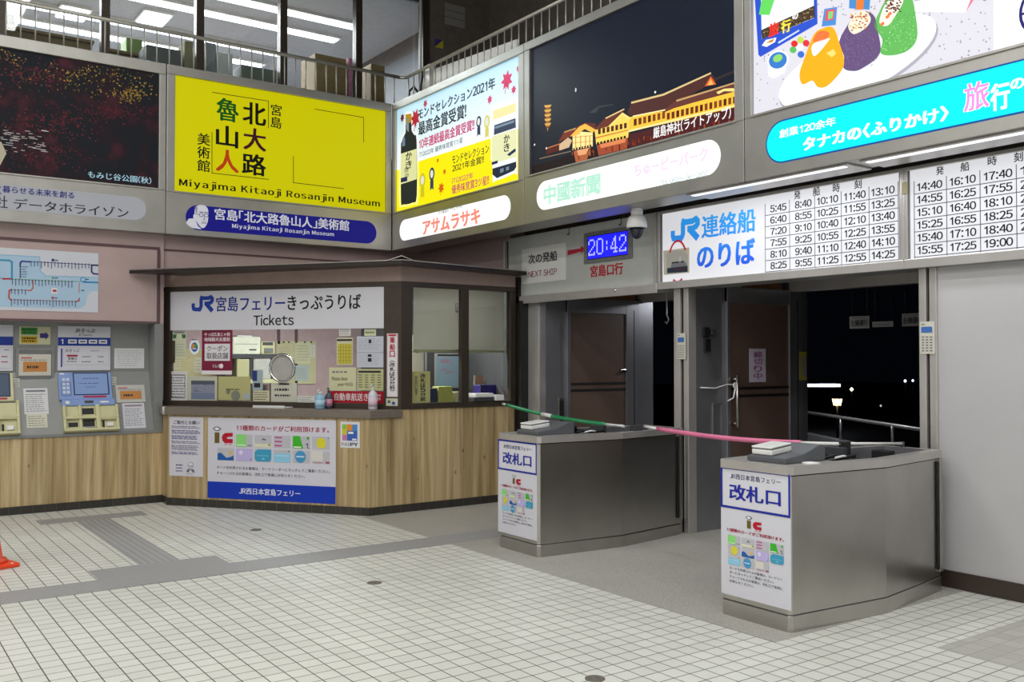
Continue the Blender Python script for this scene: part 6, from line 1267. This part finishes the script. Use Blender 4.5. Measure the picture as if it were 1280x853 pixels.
# lamps under the billboards, lighting the timetables
for k, (ya_, yb_, lab) in enumerate(((5.72, 4.12, 'long slim lamp under billboards above the ferry sign'), (4.02, 1.3, 'long slim lamp under billboards above the afternoon timetable'))):
    t = thing('sign_lamp', lab, 'light', (6.13, (ya_ + yb_) / 2, 3.03), 'lamps under the billboards')
    Mesh().box((5.955, yb_, 3.064), (6.26, ya_, 3.079), M_POST, .004).build('housing', t)
    Mesh().box((5.97, yb_ + .04, 3.058), (6.02, ya_ - .04, 3.064), lamp_mat('lamp_diffuser', '#f6f8ff', .85), .002).build('diffuser', t)
    area('sign_lamp_light', (6.08, (ya_ + yb_) / 2, 3.052), .12, 9, sizey=abs(ya_ - yb_) - .2, col=(.96, .98, 1))
# security camera
cc = Vector((6.16, 6.60, 0)); t = thing('security_camera', 'white dome security camera hanging beside the blue clock', 'camera', (cc.x, cc.y, 2.72))
pz_ = lambda v: FMz(v)
FCm = Frame((6.16, 0, 0), (0, -1, 0)); cx_, _ = FCm.uv(796, 280); cy = -cx_; Z = lambda v: FCm.uv(796, v)[1]
P0 = (6.16, cy, 0)
m = Mesh(); m.lathe([(.055, Z(270)), (.058, Z(264)), (.052, Z(262)), (.052, 3.085)], P0, M_WPL, 24).lathe([(.094, Z(285.5)), (.10, Z(283)), (.096, Z(279)), (.082, Z(272)), (.058, Z(269.5)), (.05, Z(269))], P0, M_WPL, 28).build('housing', t)
dm = mat('smoked_dome', '#23262e', .08, 0, 0); r0 = .066; zc_ = Z(285)
Mesh().lathe([(.088, zc_ + .004), (.088, zc_ - .006)], P0, M_CHAR, 24).lathe([(r0 * math.cos(a_ * math.pi / 16), zc_ - .005 - (zc_ - Z(298.5)) * math.sin(a_ * math.pi / 16)) for a_ in range(9)], P0, dm, 24).build('dome', t)
# little notices on door posts, closed sign
FPW = Frame((XW - .02, 0, 0), (0, -1, 0))
def tagn(A, b):
    w, h = b[2] - b[0], b[3] - b[1]; A.rect(b[0] + w * .1, b[1] + h * .66, b[0] + w * .85, b[1] + h * .84, ink('#3f6ab0'), 2)
    for r_ in range(6):
        for c_ in range(3): A.rect(b[0] + w * (.12 + .28 * c_), b[1] + h * (.08 + .085 * r_), b[0] + w * (.30 + .28 * c_), b[1] + h * (.115 + .085 * r_), INKG, 2)
    A.rect(b[0] + w * .1, b[1] + h * .9, b[0] + w * .35, b[1] + h * .93, INKG, 2)
notice(FPW, (847, 417), (857.5, 449.3), ink('#c6c4b8'), 'narrow notice with blue band on the post between doorways', fn=tagn, th=.008)
notice(FPW, (1150.6, 402.5), (1169, 442.5), ink('#c9c7bc'), 'notice with blue band on the post beside white wall', fn=tagn, th=.008)
notice(FL2.shift(.02), (936.3, 436), (957, 477.6), ink('#cdc6d6'), 'white sheet with pink characters on the right door', 'closed_sign', 'sign', fn=lambda A, b: A.col('締切り中', (941.5, 439), (953, 474.5), ink('#a0609c'), .03))
F8 = Frame((0, 6.20, 0), (1, 0, 0))
notice(FL2.shift(.042), (999.2, 440), (1008, 475.5), ink('#a69a3a'), 'yellow strip notice at the dark door edge', fn=lambda A, b: (A.rect(b[0] + .03, b[1] + .04, b[2] - .01, b[3] - .05, ink('#8f8f8c'), 2)))
# things seen outside in the dark
t = thing('quay_handrail', 'thin steel handrail outside running down past the right doorway', 'railing', FQ.at(0, .62, -.06))
def qv(u, v): return FQ.uv(u, v, -.06)
h0 = .905
Mesh().tube([FQ.at(-2.4, h0, -.06), FQ.at(6.9, h0, -.06)], .022, mat('dull_steel_rail', '#a8a8a8', .4, .5), 8).build('handrail', t)
for a in (-1.6, -.2, 1.2, 2.6, 4.0, 5.4): Mesh().tube([FQ.at(a, .60, -.06), FQ.at(a, h0, -.06)], .02, M_STEELD, 8).build('rail_post', t)
def lamp_at(u, v, d, w, h, m_, name, label, cat, parts=None):
    f = Frame(EYEV + FW * d, RT); a = f.uv(u, v)
    return f, a
f, a = lamp_at(1030, 482, 22, 0, 0, None, '', '', '')
z_, s_ = f.uv(1030, 482); w_ = 40 / FPX * 22
p = f.at(z_, s_)
t = tag(Mesh().box((p.x + .1, p.y + .16, -.05), (p.x + .2, p.y + .26, s_ + .3), M_CHAR).fbox(f, z_ - w_ / 2, s_ - .032, z_ + w_ / 2, s_ + .032, -.03, .03, lamp_mat('far_tube', '#e8ecff', 5)).fbox(f, z_ - .1, s_ - .05, z_ + .3, s_ + .05, -.3, -.04, M_CHAR).build('tube_light'), 'long white tube light glowing far outside in the dark', 'light')
def lantern(u, v, d, w, h, col, e, label):
    f = Frame(EYEV + FW * d, RT); a, b = f.uv(u, v); k = d / FPX; w *= k; h *= k
    t = thing('lantern', label, 'lantern', f.at(a, b - h / 2)); ml = lamp_mat('lantern_glow', col, e)
    Mesh().lathe([(w * .36, -h * .5), (w * .5, h * .3), (w * .45, h * .36)], f.at(a, b), ml, 12).build('lantern_glass', t)
    m = Mesh(); c_ = f.at(a, b)
    for k2 in range(6): th = k2 * math.pi / 3; m.tube([c_ + Vector((w * .38 * math.cos(th), w * .38 * math.sin(th), -h * .5)), c_ + Vector((w * .53 * math.cos(th), w * .53 * math.sin(th), h * .3))], w * .04, M_BLACK, 5)
    m.lathe([(w * .58, h * .32), (w * .5, h * .42), (w * .1, h * .7)], c_, M_BLACK, 12).tube([c_ + Vector((0, 0, -h * .5)), Vector((c_.x, c_.y, -.05))], w * .12, M_BLACK, 8).build('lantern_frame', t)
lantern(1046.5, 502, 17, 12, 10, '#ffd9a0', 5, 'warm lit lantern on a post outside the right doorway')
def far_light(u, v, d, r_, col, e, label):
    f = Frame(EYEV + FW * d, RT); a, b = f.uv(u, v); k = d / FPX; c_ = f.at(a, b)
    t = thing('far_lamp', label, 'lamp', (c_.x, c_.y, -.05), 'small far lamps in the dark'); Mesh().lathe([(r_ * k * .2, -r_ * k), (r_ * k, 0), (r_ * k * .2, r_ * k)], c_, lamp_mat('far_glow', col, e), 10).build('bulb', t); Mesh().tube([Vector((c_.x, c_.y, -.05)), c_ + Vector((0, 0, -r_ * k * .9))], .03, M_BLACK, 6).build('lamp_post', t)
far_light(1064.5, 487, 24, 2.4, '#fff0c8', 3, 'small yellowish far lamp between tube light and lantern')
far_light(1131.5, 476.5, 26, 1.8, '#f0f4ff', 3, 'left one of two faint white lamps far outside')
far_light(1141, 476, 26, 1.6, '#f0f4ff', 2.2, 'right one of two faint white lamps far outside')
far_light(1101, 507.5, 26, 1.4, '#d8e0e8', .8, 'faintest far lamp low over the handrail')
FH = Frame((9.3, 0, 0), (0, -1, 0))
def hang(p, q_, label, body, n=True):
    A = Art(FH, 0); bx = A.slab(p, q_, ink('#9a9a97'), .01)
    w, h = bx[2] - bx[0], bx[3] - bx[1]
    if body: A.text(body, bx[0] + w * .06, bx[1] + h * .2, bx[2] - w * .06, bx[1] + h * .72, INKD, .03); A.rect(bx[0] + w * .1, bx[1] + h * .82, bx[2] - w * .1, bx[1] + h * .9, INKG, 2)
    else: A.scribble(bx[0] + w * .05, bx[1] + h * .3, bx[2] - w * .05, bx[1] + h * .6, 1, INKG, w=.7)
    m = A
    for f_ in (.12, .88): m.tube([FH.at(bx[0] + w * f_, bx[3], .004), FH.at(bx[0] + w * f_, 2.63, .004)], .004, M_BLACK, 5)
    return tag(A.build('hanging_sign'), label, 'sign')
hang((1062.5, 396), (1087.2, 410.5), 'white keep left sign hanging in the dark passage', '左側通行'); hang((1091, 402.5), (1117, 408.5), 'thin white strip sign between the hanging passage signs', ''); hang((1128, 392.5), (1155, 407.5), 'white keep right sign half hidden behind the right post', '右側通行')
m = Mesh(); f = Frame((7.6, 0, 0), (0, -1, 0)); a, b = f.uv(833.5, 400); m.tube([f.at(a, 2.5, 0), f.at(a, b + .05, 0), f.at(a + .03, b, 0), f.at(a, b - .04, 0), f.at(a - .03, b - .02, 0)], .007, M_WPL, 6); tag(m.build('hanging_hook'), 'pale hook hanging in the dark left doorway', 'hook')
# ================================================================== TICKET GATES
def gate(x0, yc, label, hw_=.27):
    t = thing('ticket_gate', label, 'ticket gate', (x0 + .8, yc, 0), 'steel ticket gates')
    def outline(o, x_in=0.0):
        return [(x0 - o + x_in, yc - hw_ + .02 - o), (x0 + .02 + x_in, yc - hw_ - o), (x0 + .87, yc - .347 - o), (x0 + 1.72 + o, yc - .225 - o), (x0 + 1.72 + o, yc + .225 + o), (x0 + .87, yc + .347 + o), (x0 + .02 + x_in, yc + hw_ + o), (x0 - o + x_in, yc + hw_ - .02 + o)]
    b = bmesh.new(); o = outline(0); lo_ = [b.verts.new((*p, .105)) for p in o]; hi_ = [b.verts.new((*p, .95)) for p in o]
    b.faces.new(lo_[::-1])
    for k in range(8): b.faces.new([lo_[k], lo_[(k + 1) % 8], hi_[(k + 1) % 8], hi_[k]])
    m = Mesh(); m._take(b, M_STEEL)
    b = bmesh.new(); o = outline(.0015); lo_ = [b.verts.new((*p, .937)) for p in o]; hi_ = [b.verts.new((*p, .947)) for p in o]  # thin black band round the body, painting the shadow under the rim lip
    for k in range(8): b.faces.new([lo_[k], lo_[(k + 1) % 8], hi_[(k + 1) % 8], hi_[k]])
    m._take(b, M_BLACK); m.build('body', t)
    Mesh().prism(outline(.006), 0, .10, M_STEEL, .004).prism(outline(-.004), .10, .105, M_BLACK).build('kick_plate', t)
    # rim with a sunk tray
    m = Mesh(); o = outline(.014); i_ = [(x0 + .47, yc - .235), (x0 + .87, yc - .275), (x0 + 1.66, yc - .17), (x0 + 1.66, yc + .17), (x0 + .87, yc + .275), (x0 + .47, yc + .235)]
    b = bmesh.new(); ov = [b.verts.new((*p, 1.0)) for p in o]; ol = [b.verts.new((*p, .946)) for p in o]; iv = [b.verts.new((*p, 1.0)) for p in i_]
    n = len(o)
    for k in range(n): b.faces.new([ol[k], ol[(k + 1) % n], ov[(k + 1) % n], ov[k]])
    n2 = len(i_)
    b2 = bmesh.new(); tv = [b2.verts.new((*p, .999)) for p in i_]; tl = [b2.verts.new((*p, .87)) for p in i_]
    for k in range(n2): b2.faces.new([tv[k], tv[(k + 1) % n2], tl[(k + 1) % n2], tl[k]])
    b2.faces.new(tl); bmesh.ops.recalc_face_normals(b2, faces=b2.faces); bmesh.ops.reverse_faces(b2, faces=b2.faces)
    order = [(0, 1, 0), (1, 2, 0), (2, 3, 2), (3, 4, 3), (4, 5, 3), (5, 6, 5), (6, 7, 5)]
    b.faces.new([ov[0], ov[1], iv[0]]); b.faces.new([ov[1], ov[2], iv[1], iv[0]]); b.faces.new([ov[2], ov[3], iv[2], iv[1]]); b.faces.new([ov[3], ov[4], iv[3], iv[2]]); b.faces.new([ov[4], ov[5], iv[4], iv[3]]); b.faces.new([ov[5], ov[6], iv[5], iv[4]]); b.faces.new([ov[6], ov[7], iv[5]]); b.faces.new([ov[7], ov[0], iv[0], iv[5]])
    bmesh.ops.recalc_face_normals(b, faces=b.faces); m._take(b, M_POST); m.build('top_rim', t); m = Mesh(); m._take(b2, M_STEELD); m.build('sunk_tray', t)
    m = Mesh(); m.box((x0 + 1.0, yc + .06, .87), (x0 + 1.05, yc + .24, 1.03), M_CHAR, .004).box((x0 + 1.12, yc - .17, .87), (x0 + 1.36, yc + .0, .95), M_BLACK, .006).box((x0 + 1.42, yc - .02, .87), (x0 + 1.5, yc + .12, .99), M_BLACK, .006)
    m.box((x0 + .49, yc - .2, .87), (x0 + .64, yc + .18, .96), M_CHAR, .006).box((x0 + .9, yc - .26, .87), (x0 + .915, yc + .05, .985), M_STEEL)
    m.tube([(x0 + .50, yc - .05, .975), (x0 + .58, yc - .16, 1.02), (x0 + .68, yc - .10, .985), (x0 + .80, yc - .17, 1.01), (x0 + .92, yc - .08, .98), (x0 + 1.02, yc - .12, .90)], .012, M_BLACK, 8).tube([(x0 + .48, yc + .02, .975), (x0 + .6, yc - .04, 1.025), (x0 + .72, yc - .14, 1.0), (x0 + .82, yc - .05, .99), (x0 + .9, yc - .02, .9)], .010, M_BLACK, 8).tube([(x0 + .56, yc - .12, .99), (x0 + .66, yc - .18, 1.015), (x0 + .78, yc - .12, 1.0)], .008, M_WPL, 8).build('tray_fittings', t)
    Mesh().box((x0 + 1.655, yc - .248, .16), (x0 + 1.675, yc - .238, .92), M_BLACK).box((x0 + 1.69, yc - .246, .14), (x0 + 1.73, yc - .22, .945), M_STEEL, .003).build('edge_strip', t)
    return t
def reader(x0, yc, label, blue):
    t = thing('card_reader', label, 'card reader', (x0 + .2, yc, 1.0))
    P = lambda x, z: (x, z); m = Mesh(); F_ = Frame((0, yc - .19, 0), (1, 0, 0))
    m.prism([(x0 + .06, 1.0), (x0 + .46, 1.0), (x0 + .46, 1.10), (x0 + .40, 1.105), (x0 + .24, 1.055), (x0 + .06, 1.035)], -.30, 0, mat('dark_grey_plastic', '#55585d', .45), .008, F=F_); m.build('reader_body', t)
    F2_ = Frame((x0 + .09, yc + .02, 1.04), (0, -1, 0), (.99, 0, .10)); m = Mesh(); m.fbox(F2_, -.075, .0, .085, .20, 0, .035, M_WPL, .008).fbox(F2_, -.075, .0, .085, .20, .042, .055, M_WPL, .006).fbox(F2_, -.07, .005, .08, .195, .035, .042, M_GRPD); m.build('touch_pad', t)
    m = Mesh(); m.tube([(x0 + .46, yc - .1, 1.04), (x0 + .52, yc - .13, 1.055), (x0 + .56, yc - .09, 1.02), (x0 + .53, yc - .05, .97)], .014, M_BLACK, 8)
    if blue: m.box((x0 + .455, yc - .15, 1.07), (x0 + .51, yc - .10, 1.095), mat('blue_plug', '#3a3f9a', .4), .006)
    for dy in (-.12, -.04): m.lathe([(.012, 0), (.012, .006)], (x0 + .462, yc + dy, 1.06), M_CHROME, 10, axis=(1, 0, 0))
    m.build('cable', t); return t
GL, GR = (4.722, 6.50), (4.66, 3.905)
gate(*GL, 'left steel ticket gate standing before the brown doors', .28); gate(*GR, 'right steel ticket gate standing against the white wall')
reader(*GL, 'grey card reader with white pad on left ticket gate', False); reader(*GR, 'grey card reader with white pad and blue plug, right gate', True)
tag(Mesh().lathe([(.055, 0), (.055, .006), (.02, .01)], (GR[0] + .25, GR[1] - .235, 1.0), M_WPL, 24).build('round_pad'), 'flat white round pad on the right gate rim', 'pad')
def gposters(x0, pts_a, pts_b, lab):
    Fg = Frame((x0, 0, 0), (0, -1, 0)); nb = ink('#1f2a9c'); h = .0
    (p, q_, z_) = pts_a; a0, a1 = Fg.uv(*p)[0], Fg.uv(*q_)[0]; zt, zb, ze = z_
    A = Art(Fg, 0); A.slab2(a0, zb, a1, zt, ink('#d6d6de'), .003); A.frame(a0 + .008, zb + .008, a1 - .008, zt - .008, .014, nb, 2); w, h = a1 - a0, zt - zb
    A.text('JR西日本宮島フェリー', a0 + w * .14, zb + h * .72, a1 - w * .13, zb + h * .85, ink('#2a2f66'), .012); A.text('改札口', a0 + w * .13, zb + h * .22, a1 - w * .13, zb + h * .60, nb, .035)
    tag(A.build('gate_sign'), 'white blue bordered gate sign on the ' + lab + ' gate front', 'sign', 'signs on the gate fronts')
    A = Art(Fg, 0); A.slab2(a0, ze, a1, zb - .002, ink('#d2d2da'), .003); zt = zb - .002; h = zt - ze
    ic_logo(A, a0 + w * .37, ze + h * .80, a0 + w * .60, ze + h * .955, 2)
    A.text('11種類のカードがご利用頂けます。', a0 + w * .09, ze + h * .735, a1 - w * .09, ze + h * .775, ink('#a5123a'), .03); cards(A, a0 + w * .11, ze + h * .36, a1 - w * .07, ze + h * .71, 4)
    for k, tx in enumerate(('カードを利用されるお客様は、カードリー', 'ダーにタッチしてご乗船ください。', 'チャージされるお客様は、改札口で係員に', 'お知らせください。')): y = ze + h * (.30 - .05 * k); A.text(tx, a0 + w * .13, y, a0 + w * (.13 + .76 * (len(tx) / 19)), y + h * .034, INKD, .005)
    tag(A.build('card_poster'), 'small card poster with colour squares on the ' + lab + ' gate front', 'poster', 'card posters on the gate fronts')
gposters(4.722, ((623, 560), (671.5, 560), (.945, .68, .135)), None, 'left')
gposters(4.66, ((901.5, 600), (988.5, 600), (.955, .69, .135)), None, 'right')
# barriers: green and pink bars with white ends
def barrier(pts, colr, name, label, k0, k1):
    pts = [Vector(p) for p in pts]; t = thing(name, label, 'barrier bar', pts[0]); n = 24
    P_ = [pts[0].lerp(pts[1], k / n) - Vector((0, 0, .035 * math.sin(math.pi * k / n))) for k in range(n + 1)]
    Mesh().tube(P_[k0:k1 + 1], .020, colr, 10).build('bar', t)
    m = Mesh(); m.tube(P_[:k0 + 1], .013, M_WPL, 8); m.build('white_end', t); m = Mesh(); m.tube(P_[k1:], .013, M_WPL, 8).build('white_end', t); return t, P_
b0 = FS.at(*FS.uv(630, 504.5), .05)
b1 = on_z(780, 533.2, 1.02)
t, P_ = barrier([(6.20, 8.85, b0.z), b1], mat('green_bar', '#1f8f5a', .35), 'barrier_bar', 'green barrier bar stretched from booth sill to left gate', 1, 21)
Mesh().tube(P_[9:12], .0215, M_WPL, 10).build('white_tape', t)
barrier([on_z(806, 533.5, 1.035), on_z(1052, 555.5, 1.05)], mat('pink_bar', '#e07aa0', .35), 'barrier_bar', 'pink barrier bar stretched between the two ticket gates', 2, 20)
p = on_z(1056, 555.5, 1.05); m = Mesh(); m.box((p.x - .03, p.y - .03, .87), (p.x + .03, p.y + .03, 1.07), M_BLACK, .006); tag(m.build('barrier_clip'), 'black clip holding pink bar end on right gate', 'clip')
p = on_z(795, 534.5, 1.03); m = Mesh(); m.box((p.x - .05, p.y - .03, .87), (p.x + .06, p.y + .03, 1.05), M_CHAR, .006); tag(m.build('barrier_clip'), 'dark clip where green and pink bars meet, left gate', 'clip')
pe = on_z(1060, 555, 1.05); m = Mesh(); m.tube([pe, Vector((6.37, 3.95, 1.025))], .01, M_WPL, 8); m.lathe([(.014, 0), (.014, .04)], (6.36, 3.95, 1.0), M_CHAR, 10); tag(m.build('steel_rod'), 'thin pale rod lying along top of the right gate', 'rod')
m = Mesh(); cx_, cy_ = 6.395, 6.262
for k in range(44): z = .98 - k * .019; m.lathe([(.003, -.007), (.006, 0), (.003, .007)], (cx_ + .055, cy_ - .035, z), M_RAIL, 6)
m.tube([(cx_ + .055, cy_ - .035, .14), (cx_ + .055, cy_ - .035, .99), (cx_ + .01, cy_ + .01, 1.004)], .002, M_RAIL, 5)
tag(m.build('ball_chain'), 'thin steel ball chain hanging at the back end of left gate', 'chain')
# ================================================================== FLOOR THINGS
for (u, v, r_, lab) in ((320, 662.8, .055, 'small dark floor cap in tiles before the ticket booth'), (468, 729, .055, 'small dark floor cap in the middle of the tiles'), (743.7, 849, .052, 'round grey floor cap at the bottom photo edge')):
    p = on_z(u, v, 0); t = tag(Mesh().lathe([(r_, 0), (r_, .003), (r_ * .86, .005), (r_ * .8, .003), (r_ * .25, .003), (r_ * .2, .005), (.001, .005)], (p.x, p.y, .0), mat('dull_brass_cap', '#77726a', .5, .4), 28).build('floor_cap'), lab, 'floor cap', 'caps in the floor')
cp = on_z(23, 710, 0) - RT * .27
t = thing('traffic_cone', 'orange traffic cone half cut off at left photo edge', 'traffic cone', (cp.x, cp.y, 0))
Mesh().prism([(cp.x + .27 * (RT.x * a_ + FW.x * b_), cp.y + .27 * (RT.y * a_ + FW.y * b_)) for a_, b_ in ((1, .12), (-.12, 1), (-1, -.12), (.12, -1))], 0, .035, M_ORANGE, .012).build('base', t)
Mesh().lathe([(.165, .03), (.16, .06), (.13, .07), (.03, .70), (.022, .705)], (cp.x, cp.y, 0), M_ORANGE, 28).lathe([(.098, .27), (.076, .40)], (cp.x, cp.y, 0), M_WPL, 28).build('cone', t)
Mesh().lathe([(.012, .034), (.012, .037)], (cp.x + .22 * RT.x, cp.y + .22 * RT.y, 0), M_WPL, 10).build('rivet', t)
